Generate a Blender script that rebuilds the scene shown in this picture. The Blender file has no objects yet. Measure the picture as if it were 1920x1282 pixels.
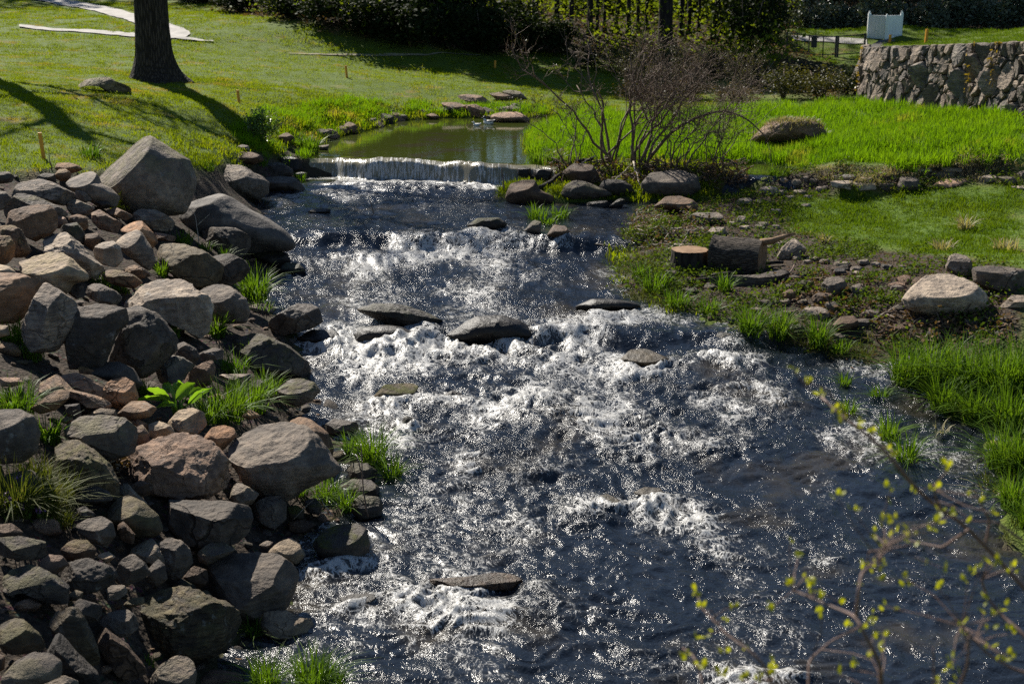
import bpy, math, random
import numpy as np
from mathutils import Vector

# ------------------------------------------------------------------ camera, sky, sun, exposure
SC = bpy.context.scene
COL = SC.collection
F = 2667.0                      # focal length in photograph pixels (50 mm lens, 1920 px wide)
H = 6.0
PITCH = math.radians(15.53)
cam_d = bpy.data.cameras.new('camera')
cam = bpy.data.objects.new('camera', cam_d)
COL.objects.link(cam)
cam.location = (0, 0, H)
cam.rotation_euler = (math.pi / 2 - PITCH, 0, 0)
cam_d.lens = 50.0
cam_d.sensor_width = 36.0
cam_d.clip_start = 0.1
cam_d.clip_end = 2000
cam_d.dof.use_dof = True
cam_d.dof.focus_distance = 17.5
cam_d.dof.aperture_fstop = 3.2
SC.camera = cam

SUN_EL, SUN_AZ = math.radians(40), math.radians(-30)
world = bpy.data.worlds.new('World')
SC.world = world
world.use_nodes = True
wn = world.node_tree.nodes
wl = world.node_tree.links
wn.clear()
sky = wn.new('ShaderNodeTexSky')
sky.sky_type = 'NISHITA'
sky.sun_disc = False
sky.sun_elevation = SUN_EL
sky.sun_rotation = SUN_AZ % (2 * math.pi)
sky.air_density = 1.0
sky.dust_density = 0.1
sky.ozone_density = 4.0
bgn = wn.new('ShaderNodeBackground')
bgn.inputs[1].default_value = 0.054
wo = wn.new('ShaderNodeOutputWorld')
wl.new(sky.outputs[0], bgn.inputs[0])
wl.new(bgn.outputs[0], wo.inputs[0])
sun_d = bpy.data.lights.new('sun', 'SUN')
sun_d.energy = 5.0
sun_d.angle = math.radians(0.53)
sun_d.color = (1.0, 0.94, 0.84)
sun = bpy.data.objects.new('sun', sun_d)
COL.objects.link(sun)
SUNV = Vector((math.sin(SUN_AZ) * math.cos(SUN_EL), math.cos(SUN_AZ) * math.cos(SUN_EL), math.sin(SUN_EL)))
sun.rotation_euler = (-SUNV).to_track_quat('-Z', 'Y').to_euler()
sun.location = (-10, 20, 30)
SC.view_settings.view_transform = 'Standard'
SC.view_settings.look = 'None'
SC.view_settings.gamma = 1.0
SC.view_settings.use_curve_mapping = False
SC.view_settings.exposure = 0.95
SC.cycles.use_denoising = False
SC.cycles.max_bounces = 6
SC.cycles.transparent_max_bounces = 8
SC.cycles.sample_clamp_indirect = 3.0
SC.cycles.sample_clamp_direct = 7.0

# ------------------------------------------------------------------ helpers
rng = np.random.default_rng(7)
random.seed(7)
CP = np.array([0.0, 0.0, H])
cR = np.array([1.0, 0, 0])
cF = np.array([0, math.cos(PITCH), -math.sin(PITCH)])
cU = np.array([0, math.sin(PITCH), math.cos(PITCH)])


def ray(px, py):
    return cF + cR * ((px - 960) / F) + cU * ((641 - py) / F)      # unit depth along the view axis


def on_z(px, py, z):
    d = ray(px, py)
    return CP + d * ((z - H) / d[2])


def at_depth(px, py, dep):
    return CP + ray(px, py) * dep


def sstep(a, b, x):
    t = np.clip((x - a) / (b - a), 0, 1)
    return t * t * (3 - 2 * t)


_perm = np.random.default_rng(3).permutation(256)
_perm = np.concatenate([_perm, _perm, _perm])
_g = np.random.default_rng(4).normal(size=(256, 3))
_g /= np.linalg.norm(_g, axis=1)[:, None]


def pn(p, f=1.0, seed=0):
    q = np.asarray(p, float) * f + seed * 17.31
    i = np.floor(q).astype(int)
    t = q - i
    i &= 255
    w = t * t * t * (t * (t * 6 - 15) + 10)
    out = 0
    for a in (0, 1):
        for b in (0, 1):
            for c in (0, 1):
                h = _perm[_perm[_perm[(i[:, 0] + a) & 255] + ((i[:, 1] + b) & 255)] + ((i[:, 2] + c) & 255)]
                g = _g[h]
                dd = (g[:, 0] * (t[:, 0] - a) + g[:, 1] * (t[:, 1] - b) + g[:, 2] * (t[:, 2] - c))
                ww = ((w[:, 0] if a else 1 - w[:, 0]) * (w[:, 1] if b else 1 - w[:, 1]) * (w[:, 2] if c else 1 - w[:, 2]))
                out = out + dd * ww
    return out * 1.6


def fbm(p, f, n=3, seed=0):
    o = 0
    a = 1.0
    for k in range(n):
        o = o + a * pn(p, f, seed + k)
        f *= 2.1
        a *= 0.5
    return o


def p2(x, y, sx=1, sy=1):
    x = np.ravel(x)
    return np.stack([x * sx, np.ravel(y) * sy, np.zeros_like(x)], 1)


def tag(o, label=None, cat=None, group=None, kind=None):
    if label:
        o['label'] = label
    if cat:
        o['category'] = cat
    if group:
        o['group'] = group
    if kind:
        o['kind'] = kind
    return o


def link(name, me, mat=None, parent=None, loc=(0, 0, 0)):
    o = bpy.data.objects.new(name, me)
    COL.objects.link(o)
    o.location = tuple(loc)
    if mat is not None and me is not None and not me.materials:
        me.materials.append(mat)
    if parent:
        o.parent = parent
    return o


def empty(name, loc=(0, 0, 0), rz=0):
    o = bpy.data.objects.new(name, None)
    COL.objects.link(o)
    o.location = tuple(loc)
    o.rotation_euler = (0, 0, rz)
    o.empty_display_size = 0.2
    return o


def mesh_np(name, V, faces, smooth=True, attrs=None, uv=None):
    """faces: list of int arrays (n,3) / (n,4)"""
    me = bpy.data.meshes.new(name)
    V = np.asarray(V, np.float32)
    fl = [np.asarray(f, np.int32) for f in (faces if isinstance(faces, list) else [faces]) if len(f)]
    me.vertices.add(len(V))
    me.vertices.foreach_set('co', V.ravel())
    nl = sum(f.size for f in fl)
    nf = sum(len(f) for f in fl)
    me.loops.add(nl)
    me.polygons.add(nf)
    me.loops.foreach_set('vertex_index', np.concatenate([f.ravel() for f in fl]))
    tot = np.concatenate([np.full(len(f), f.shape[1], np.int32) for f in fl])
    st = np.concatenate([[0], np.cumsum(tot)[:-1]]).astype(np.int32)
    me.polygons.foreach_set('loop_start', st)
    me.polygons.foreach_set('loop_total', tot)
    me.polygons.foreach_set('use_smooth', np.full(nf, bool(smooth)))
    me.update(calc_edges=True)
    if attrs:
        for k, a in attrs.items():
            a = np.asarray(a, np.float32)
            if a.ndim == 1:
                at = me.attributes.new(k, 'FLOAT', 'POINT')
                at.data.foreach_set('value', a)
            elif a.shape[1] == 3:
                at = me.attributes.new(k, 'FLOAT_VECTOR', 'POINT')
                at.data.foreach_set('vector', a.ravel())
            else:
                at = me.attributes.new(k, 'FLOAT_COLOR', 'POINT')
                at.data.foreach_set('color', a.ravel())
    return me


class MB:
    def __init__(s):
        s.v = []
        s.t = []
        s.q = []
        s.n = 0

    def add(s, V, tris=None, quads=None):
        V = np.asarray(V, float)
        if tris is not None and len(tris):
            s.t.append(np.asarray(tris, int) + s.n)
        if quads is not None and len(quads):
            s.q.append(np.asarray(quads, int) + s.n)
        s.v.append(V)
        s.n += len(V)

    def box(s, c, size, rz=0, tilt=(0, 0)):
        x, y, z = [a / 2 for a in size]
        P = np.array([[i, j, k] for i in (-x, x) for j in (-y, y) for k in (-z, z)])
        ca, sa = math.cos(rz), math.sin(rz)
        P[:, 0] += P[:, 2] * tilt[0]
        P[:, 1] += P[:, 2] * tilt[1]
        R = np.array([[ca, -sa, 0], [sa, ca, 0], [0, 0, 1]])
        s.add(P @ R.T + np.asarray(c), quads=[[0, 1, 3, 2], [4, 6, 7, 5], [0, 4, 5, 1], [2, 3, 7, 6], [0, 2, 6, 4], [1, 5, 7, 3]])

    def tube(s, pts, rad, n=6, cap=True):
        pts = np.asarray(pts, float)
        m = len(pts)
        rad = np.broadcast_to(np.asarray(rad, float), (m,))
        T = np.gradient(pts, axis=0)
        T /= np.linalg.norm(T, axis=1)[:, None] + 1e-9
        ref = np.array([0.31, 0.17, 0.94]) if abs(T[0][2]) < 0.9 else np.array([0.9, 0.3, 0.1])
        A = np.cross(T, ref)
        A /= np.linalg.norm(A, axis=1)[:, None] + 1e-9
        B = np.cross(T, A)
        th = np.linspace(0, 2 * math.pi, n, endpoint=False)
        V = pts[:, None] + rad[:, None, None] * (A[:, None] * np.cos(th)[None, :, None] + B[:, None] * np.sin(th)[None, :, None])
        V = V.reshape(-1, 3)
        i = np.arange(m - 1)[:, None] * n
        j = np.arange(n)[None]
        k = (j + 1) % n
        Q = np.stack([i + j, i + k, i + n + k, i + n + j], -1).reshape(-1, 4)
        tr = []
        if cap:
            V = np.vstack([V, pts[0], pts[-1]])
            c0, c1 = m * n, m * n + 1
            for a in range(n):
                b = (a + 1) % n
                tr.append([c0, b, a])
                tr.append([c1, (m - 1) * n + a, (m - 1) * n + b])
        s.add(V, tris=tr, quads=Q)

    def arrays(s):
        V = np.concatenate(s.v)
        fs = []
        if s.q:
            fs.append(np.concatenate(s.q))
        if s.t:
            fs.append(np.concatenate(s.t))
        return V, fs

    def mesh(s, name, smooth=True, off=None):
        V, fs = s.arrays()
        if off is not None:
            V = V - np.asarray(off)
        return mesh_np(name, V, fs, smooth)

    def build(s, name, mat, parent=None, loc=(0, 0, 0), smooth=True, off=None):
        return link(name, s.mesh(name, smooth, off), mat, parent, loc)


_ico = {}


def ico(n):
    if n in _ico:
        return _ico[n]
    t = (1 + 5 ** .5) / 2
    V = np.array([[-1, t, 0], [1, t, 0], [-1, -t, 0], [1, -t, 0], [0, -1, t], [0, 1, t], [0, -1, -t], [0, 1, -t], [t, 0, -1], [t, 0, 1], [-t, 0, -1], [-t, 0, 1]], float)
    V /= np.linalg.norm(V[0])
    Fc = np.array([[0, 11, 5], [0, 5, 1], [0, 1, 7], [0, 7, 10], [0, 10, 11], [1, 5, 9], [5, 11, 4], [11, 10, 2], [10, 7, 6], [7, 1, 8], [3, 9, 4], [3, 4, 2], [3, 2, 6], [3, 6, 8], [3, 8, 9], [4, 9, 5], [2, 4, 11], [6, 2, 10], [8, 6, 7], [9, 8, 1]])
    for _ in range(n):
        E = np.sort(np.concatenate([Fc[:, [0, 1]], Fc[:, [1, 2]], Fc[:, [2, 0]]]), axis=1)
        U, inv = np.unique(E, axis=0, return_inverse=True)
        inv = np.ravel(inv)
        M = V[U[:, 0]] + V[U[:, 1]]
        M /= np.linalg.norm(M, axis=1)[:, None]
        k = len(Fc)
        a, b, c = inv[:k] + len(V), inv[k:2 * k] + len(V), inv[2 * k:] + len(V)
        V = np.vstack([V, M])
        Fc = np.concatenate([np.stack([Fc[:, 0], a, c], 1), np.stack([Fc[:, 1], b, a], 1), np.stack([Fc[:, 2], c, b], 1), np.stack([a, b, c], 1)])
    _ico[n] = (V, Fc)
    return _ico[n]


# ------------------------------------------------------------------ node helpers
class NT:
    def __init__(s, name):
        s.m = bpy.data.materials.new(name)
        s.m.use_nodes = True
        s.t = s.m.node_tree
        s.t.nodes.clear()
        s.out = s.t.nodes.new('ShaderNodeOutputMaterial')

    def n(s, typ, **kw):
        nd = s.t.nodes.new('ShaderNode' + typ)
        for k, v in kw.items():
            setattr(nd, k, v)
        return nd

    def put(s, sock, v):
        if isinstance(v, bpy.types.NodeSocket):
            s.t.links.new(v, sock)
        elif v is not None:
            if hasattr(sock, 'default_value'):
                if sock.type == 'RGBA' and isinstance(v, (int, float)):
                    v = (v, v, v, 1)
                elif sock.type == 'RGBA' and len(v) == 3:
                    v = (*v, 1)
                sock.default_value = v

    def math(s, op, a, b=None, clamp=False):
        nd = s.n('Math', operation=op)
        nd.use_clamp = clamp
        s.put(nd.inputs[0], a)
        s.put(nd.inputs[1], b)
        return nd.outputs[0]

    def mix(s, f, a, b, mode='MIX'):
        nd = s.n('Mix', data_type='RGBA', blend_type=mode)
        s.put(nd.inputs[0], f)
        s.put(nd.inputs[6], a)
        s.put(nd.inputs[7], b)
        return nd.outputs[2]

    def noise(s, vec, scale, detail=3, rough=.55, dist=0.0):
        nd = s.n('TexNoise')
        s.put(nd.inputs['Vector'], vec)
        nd.inputs['Scale'].default_value = scale
        nd.inputs['Detail'].default_value = detail
        nd.inputs['Roughness'].default_value = rough
        nd.inputs['Distortion'].default_value = dist
        return nd.outputs['Fac']

    def ramp(s, f, lo, hi, a=0.0, b=1.0):
        nd = s.n('MapRange')
        nd.interpolation_type = 'SMOOTHSTEP'
        s.put(nd.inputs[0], f)
        for i, v in ((1, lo), (2, hi), (3, a), (4, b)):
            nd.inputs[i].default_value = v
        return nd.outputs[0]

    def mapping(s, vec, scale=(1, 1, 1), rot=(0, 0, 0)):
        nd = s.n('Mapping')
        s.put(nd.inputs[0], vec)
        nd.inputs['Scale'].default_value = scale
        nd.inputs['Rotation'].default_value = rot
        return nd.outputs[0]

    def pos(s):
        return s.n('NewGeometry').outputs['Position']

    def objc(s):
        return s.n('TexCoord').outputs['Object']

    def attr(s, name, typ='GEOMETRY', out='Fac'):
        nd = s.n('Attribute', attribute_type=typ, attribute_name=name)
        return nd.outputs[out]

    def bump(s, h, strength, dist, normal=None):
        nd = s.n('Bump')
        nd.inputs['Strength'].default_value = strength
        nd.inputs['Distance'].default_value = dist
        s.put(nd.inputs['Height'], h)
        s.put(nd.inputs['Normal'], normal)
        return nd.outputs[0]

    def bsdf(s, col, rough=.6, normal=None, spec=.5, metal=0.0, ior=None):
        nd = s.n('BsdfPrincipled')
        s.put(nd.inputs['Base Color'], col)
        s.put(nd.inputs['Roughness'], rough)
        s.put(nd.inputs['Specular IOR Level'], spec)
        s.put(nd.inputs['Metallic'], metal)
        if ior:
            nd.inputs['IOR'].default_value = ior
        s.put(nd.inputs['Normal'], normal)
        return nd.outputs[0]

    def done(s, sh):
        s.t.links.new(sh, s.out.inputs[0])
        return s.m


def simple(name, col, rough=.6, metal=0, vary=.15, scale=8, bump=.2, bdist=.01, stretch=(1, 1, 1), spec=.5):
    t = NT(name)
    v = t.mapping(t.objc(), stretch)
    a = t.noise(v, scale, 4)
    c = t.mix(t.ramp(a, .3, .7), tuple(x * (1 - vary) for x in col), tuple(min(1, x * (1 + vary)) for x in col))
    return t.done(t.bsdf(c, rough, t.bump(t.noise(v, scale * 2.3, 4), bump, bdist), spec, metal))


def leafmat(name, ca, cb, trans=.45, rough=.45, dry=None, scale=1.3, spec=.35, drylo=.5, dryscale=.9):
    """thin leaves and blades: reflect and let light through"""
    t = NT(name)
    r = t.n('ObjectInfo').outputs['Random']
    a = t.noise(t.pos(), scale, 4)
    fine = t.noise(t.pos(), scale * 9, 2)
    f = t.math('ADD', t.math('MULTIPLY', t.ramp(a, .3, .7), .5), t.math('MULTIPLY', fine, .5))
    f = t.math('ADD', f, t.math('MULTIPLY', t.math('SUBTRACT', r, .5), .35), True)
    c = t.mix(f, ca, cb)
    if dry:
        d = t.ramp(t.noise(t.pos(), dryscale, 5, .65), drylo, drylo + .16)
        c = t.mix(d, c, dry)
    b = t.bsdf(c, rough, None, spec)
    tr = t.n('BsdfTranslucent')
    cc = t.mix(1.0, c, (1.5, 1.45, .55), 'MULTIPLY')
    t.put(tr.inputs[0], cc)
    mx = t.n('MixShader')
    mx.inputs[0].default_value = trans
    t.t.links.new(b, mx.inputs[1])
    t.t.links.new(tr.outputs[0], mx.inputs[2])
    return t.done(mx.outputs[0])


M = {}
M['lawn'] = leafmat('lawn_grass', (.105, .150, .005), (.180, .225, .008), .48, .7, (.25, .20, .05), .5, .05, .53)
M['lawn_r'] = leafmat('low_lawn_grass', (.058, .115, .005), (.115, .165, .007), .42, .6, (.15, .18, .02), .9, .05, .64)
M['meadow'] = leafmat('meadow_grass', (.075, .165, .005), (.145, .25, .008), .52, .7, (.24, .235, .045), .8, .06, .58)
M['tuft'] = leafmat('bank_grass', (.045, .10, .008), (.10, .175, .014), .45, .5, (.20, .19, .07), 4, .15, .60, 11)
M['tuft_dull'] = leafmat('dull_bank_grass', (.045, .065, .012), (.095, .105, .02), .35, .6, (.19, .16, .08), 4, .1, .56, 11)
M['straw'] = leafmat('pale_dead_grass', (.26, .22, .12), (.36, .32, .2), .3, .6, None, 4, .3)
M['herb'] = leafmat('herb_leaf', (.04, .075, .010), (.09, .125, .014), .4, .65, (.12, .05, .025), 3, .1, .64)
M['cabbage'] = leafmat('broad_leaf', (.11, .22, .02), (.17, .30, .03), .5, .33, None, 6, .5)
M['bud'] = leafmat('bud_leaf', (.24, .27, .01), (.34, .34, .015), .5, .4, None, 5, .4)
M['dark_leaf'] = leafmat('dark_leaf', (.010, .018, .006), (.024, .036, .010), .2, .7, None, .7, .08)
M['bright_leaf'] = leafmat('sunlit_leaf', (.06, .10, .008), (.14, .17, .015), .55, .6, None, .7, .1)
M['brown_leaf'] = leafmat('brown_brush', (.05, .032, .015), (.10, .07, .025), .3, .6, None, .8, .2)
M['olive_leaf'] = leafmat('olive_brush', (.035, .04, .01), (.085, .08, .018), .35, .5, None, .8, .3)
M['rhodo_leaf'] = leafmat('rhododendron_leaf', (.05, .07, .04), (.11, .13, .085), .15, .4, None, 1.0, .35)
M['cedar_leaf'] = leafmat('cedar_leaf', (.018, .02, .008), (.05, .045, .018), .2, .6, None, .9, .2)
M['shrub_leaf'] = leafmat('bank_shrub_leaf', (.07, .13, .025), (.13, .2, .04), .45, .4, None, 3, .4)
M['purple'] = simple('purple_flower', (.14, .06, .16), .6)
M['twig'] = simple('twig_bark', (.12, .078, .052), .8, scale=30)
M['twig_pale'] = simple('pale_dead_twig', (.3, .25, .19), .8, scale=30)
M['branch'] = simple('reddish_branch', (.13, .075, .055), .7, scale=30)
M['stake'] = simple('yellow_stake_paint', (.62, .27, .012), .5, vary=.12, scale=14, bump=.15)
M['white'] = simple('white_vinyl', (.74, .77, .78), .4, vary=.04, scale=3, bump=.05)
M['black'] = simple('black_metal', (.012, .012, .013), .45, scale=20)
M['blue'] = simple('blue_plastic', (.02, .18, .5), .35)
M['duck_dark'] = simple('duck_dark_feathers', (.02, .022, .02), .5)
M['duck_white'] = simple('duck_white_feathers', (.7, .68, .63), .6)
M['path'] = simple('cart_path', (.30, .28, .255), .9, vary=.25, scale=2.5, bump=.3)
M['path_dirt'] = simple('dirt_track', (.20, .17, .10), .9, vary=.25, scale=1.5, bump=.5)
M['litter'] = leafmat('dead_leaf_litter', (.08, .045, .022), (.17, .11, .06), .2, .8, None, 9, .08)


def barkmat(name, c0, c1, sc=(9, 9, 1.6), b=.9, d=.05):
    t = NT(name)
    v = t.mapping(t.objc(), sc)
    a = t.noise(v, 1.6, 6, .6, .4)
    vo = t.n('TexVoronoi', feature='DISTANCE_TO_EDGE')
    t.put(vo.inputs['Vector'], t.mapping(t.objc(), (sc[0] * 1.3, sc[1] * 1.3, sc[2])))
    vo.inputs['Scale'].default_value = 1.5
    cr = t.ramp(vo.outputs['Distance'], .0, .22)
    c = t.mix(t.math('MULTIPLY', cr, a), c0, c1)
    h = t.math('ADD', t.math('MULTIPLY', cr, .7), a)
    return t.done(t.bsdf(c, .85, t.bump(h, b, d), .2))


M['bark'] = barkmat('furrowed_bark', (.018, .014, .011), (.10, .078, .06))
M['bark_wood'] = barkmat('wood_bark', (.014, .011, .009), (.05, .04, .032), (5, 5, 1), .6)
M['bark_log'] = barkmat('log_bark', (.03, .024, .019), (.15, .12, .09), (3, 22, 22), .9, .03)


def cutmat():
    t = NT('cut_wood')
    v = t.objc()
    w = t.n('TexWave', wave_type='RINGS', rings_direction='X')
    t.put(w.inputs['Vector'], v)
    w.inputs['Scale'].default_value = 9
    w.inputs['Distortion'].default_value = 3
    w.inputs['Detail'].default_value = 3
    a = t.noise(v, 9, 5)
    c = t.mix(t.ramp(a, .3, .7), (.16, .095, .052), (.27, .175, .10))
    c = t.mix(t.math('MULTIPLY', w.outputs['Fac'], .35), c, (.13, .06, .025))
    return t.done(t.bsdf(c, .75, t.bump(t.noise(v, 60, 3), .4, .01), .2))


M['cut'] = cutmat()


def rockmat(name='rock', wallrock=False):
    t = NT(name)
    oi = t.n('ObjectInfo')
    base = oi.outputs['Color']
    v = t.objc()
    off = t.n('VectorMath', operation='ADD')
    t.put(off.inputs[0], v)
    sc = t.n('VectorMath', operation='SCALE')
    cb = t.n('CombineXYZ')
    for k, mul in enumerate((37.0, 91.0, 53.0)):
        t.put(cb.inputs[k], t.math('MULTIPLY', oi.outputs['Random'], mul))
    t.put(off.inputs[1], cb.outputs[0])
    vs = t.n('VectorMath', operation='SCALE')
    t.put(vs.inputs[0], off.outputs[0])
    t.put(vs.inputs[3], t.math('ADD', .55, t.math('MULTIPLY', oi.outputs['Random'], .9)))
    v = vs.outputs[0]
    big = t.noise(v, 2.2, 5, .6)
    mid = t.noise(v, 9, 5, .65)
    fine = t.noise(v, 55, 4, .7)
    strat = t.noise(t.mapping(v, (3, 3, 26), (.5, .3, 0)), 1.4, 4, .6, .3)
    c = t.mix(1.0, base, t.mix(t.ramp(big, .3, .7), (.62, .60, .60), (1.28, 1.24, 1.2)), 'MULTIPLY')
    c = t.mix(1.0, c, t.mix(t.ramp(mid, .32, .68), (.68, .68, .70), (1.28, 1.26, 1.22)), 'MULTIPLY')
    c = t.mix(t.attr('strata', 'OBJECT'), c, t.mix(1.0, c, t.mix(t.ramp(strat, .35, .65), (.5, .5, .52), (1.5, 1.45, 1.4)), 'MULTIPLY'))
    # mineral speckle and pale lichen
    c = t.mix(t.math('MULTIPLY', t.ramp(fine, .58, .72), .55), c, t.mix(1.0, c, (2.1, 2.05, 1.95), 'MULTIPLY'))
    c = t.mix(t.math('MULTIPLY', t.ramp(fine, .42, .3), .6), c, t.mix(1.0, c, (.4, .4, .42), 'MULTIPLY'))
    lich = t.ramp(t.noise(v, 5.5, 6, .7), .58, .68)
    c = t.mix(t.math('MULTIPLY', lich, t.attr('lichen', 'OBJECT')), c, (.42, .41, .37))
    # hairline cracks
    cw = t.n('VectorMath', operation='MULTIPLY_ADD')
    cn = t.n('TexNoise')
    t.put(cn.inputs['Vector'], v)
    cn.inputs['Scale'].default_value = 3.5
    cn.inputs['Detail'].default_value = 4
    t.put(cw.inputs[0], cn.outputs['Color'])
    cw.inputs[1].default_value = (.45, .45, .45)
    t.put(cw.inputs[2], v)
    cv = t.n('TexVoronoi', feature='DISTANCE_TO_EDGE')
    t.put(cv.inputs['Vector'], cw.outputs[0])
    cv.inputs['Scale'].default_value = 2.6
    crk = t.math('MULTIPLY', t.ramp(cv.outputs['Distance'], .006, .030, 1, 0), t.math('MULTIPLY', t.ramp(big, .42, .56), t.attr('crack', 'OBJECT')))
    c = t.mix(crk, c, t.mix(1.0, c, (.35, .33, .31), 'MULTIPLY'))
    # rusty stains
    st = t.ramp(t.noise(v, 1.7, 4, .6), .56, .72)
    c = t.mix(t.math('MULTIPLY', st, t.attr('rust', 'OBJECT')), c, (.25, .13, .06))
    nz = t.n('SeparateXYZ')
    t.put(nz.inputs[0], t.n('NewGeometry').outputs['Normal'])
    up = t.ramp(nz.outputs[2], .05, .7)
    mo = t.math('MULTIPLY', t.ramp(t.noise(v, 4.5, 6, .7), .42, .58), t.math('MULTIPLY', up, t.attr('moss', 'OBJECT')), True)
    c = t.mix(mo, c, t.mix(mid, (.035, .04, .006), (.12, .115, .015)))
    wet = t.attr('wet', 'OBJECT')
    c = t.mix(wet, c, t.mix(1.0, c, (.32, .31, .30), 'MULTIPLY'))
    rg = t.math('SUBTRACT', .8, t.math('MULTIPLY', wet, .40))
    h = t.math('ADD', t.math('MULTIPLY', mid, 1.2), t.math('ADD', t.math('MULTIPLY', fine, .28), t.math('MULTIPLY', t.math('MULTIPLY', strat, t.attr('strata', 'OBJECT')), 1.2)))
    h = t.math('ADD', h, t.math('MULTIPLY', mo, t.noise(v, 90, 2)))
    h = t.math('SUBTRACT', h, t.math('MULTIPLY', crk, .9))
    return t.done(t.bsdf(c, rg, t.bump(t.math('MULTIPLY', h, t.math('SUBTRACT', 1.0, t.math('MULTIPLY', wet, .6))), .9, .04), .3))


M['rock'] = rockmat()
# ------------------------------------------------------------------ terrain and water levels
def level(x, y):
    x = np.asarray(x, float)
    y = np.asarray(y, float)
    k = np.interp(y, [23.5, 28.5], [0, .27])
    ye = y + k * x
    lv = np.interp(ye, [0, 10.8, 16.5, 19.75, 20.15, 25.0, 25.35, 30.45, 30.62, 30.8, 200],
                   [-.22, 0, .22, .38, .53, .69, .93, 1.03, 1.33, 1.40, 1.42])
    return lv


def on_water(px, py):
    z = .5
    for _ in range(12):
        p = on_z(px, py, z)
        z = .5 * z + .5 * float(level(p[0], p[1]))
    return on_z(px, py, z)


ST_PX = [(400, 1300), (450, 1200), (545, 1140), (560, 1060), (580, 1010), (640, 985), (705, 940), (715, 890), (632, 800), (600, 745), (592, 700), (578, 640), (540, 600),
         (508, 575), (492, 530), (535, 490), (548, 462), (520, 430), (470, 385), (505, 362), (560, 345), (572, 318), (583, 294), (596, 268), (650, 251), (700, 241), (745, 227),
         (820, 221), (900, 221), (960, 225), (1010, 219), (1050, 212), (1035, 232), (1000, 245), (985, 262), (992, 285), (1010, 300), (1050, 307), (1150, 311), (1250, 314),
         (1340, 311), (1400, 306), (1480, 311), (1492, 324), (1465, 335), (1430, 352), (1400, 368), (1340, 380), (1230, 394), (1190, 410), (1170, 450), (1150, 490), (1145, 545),
         (1230, 580), (1330, 610), (1420, 648), (1480, 655), (1560, 670), (1650, 685), (1690, 725), (1760, 770), (1820, 800), (1850, 850), (1838, 900), (1850, 960), (1920, 1040), (2050, 1110)]
IS_PX = [(1050, 326), (1065, 317), (1150, 319), (1250, 322), (1340, 320), (1392, 328), (1396, 345), (1345, 366), (1310, 380), (1210, 382), (1150, 378), (1050, 382), (960, 382), (928, 372), (945, 352), (1000, 346), (1045, 346)]
ST = np.array([on_water(*p)[:2] for p in ST_PX] + [[6.5, 9.5], [7.0, 4.0], [7.0, -14], [-2.0, -14], [-2.0, 4], [-2.1, 8.6]])
IS = np.array([on_water(*p)[:2] for p in IS_PX])


def sdist(P, X, Y):
    """signed distance, negative inside"""
    X = np.ravel(X).astype(float)
    Y = np.ravel(Y).astype(float)
    d2 = np.full(X.shape, 1e9)
    ins = np.zeros(X.shape, bool)
    n = len(P)
    for i in range(n):
        ax, ay = P[i]
        bx, by = P[(i + 1) % n]
        ex, ey = bx - ax, by - ay
        t = np.clip(((X - ax) * ex + (Y - ay) * ey) / (ex * ex + ey * ey + 1e-12), 0, 1)
        d2 = np.minimum(d2, (X - ax - t * ex) ** 2 + (Y - ay - t * ey) ** 2)
        c = (ay > Y) != (by > Y)
        ins ^= c & (X < (bx - ax) * (Y - ay) / ((by - ay) if by != ay else 1e-9) + ax)
    d = np.sqrt(d2)
    return np.where(ins, -d, d)


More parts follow.
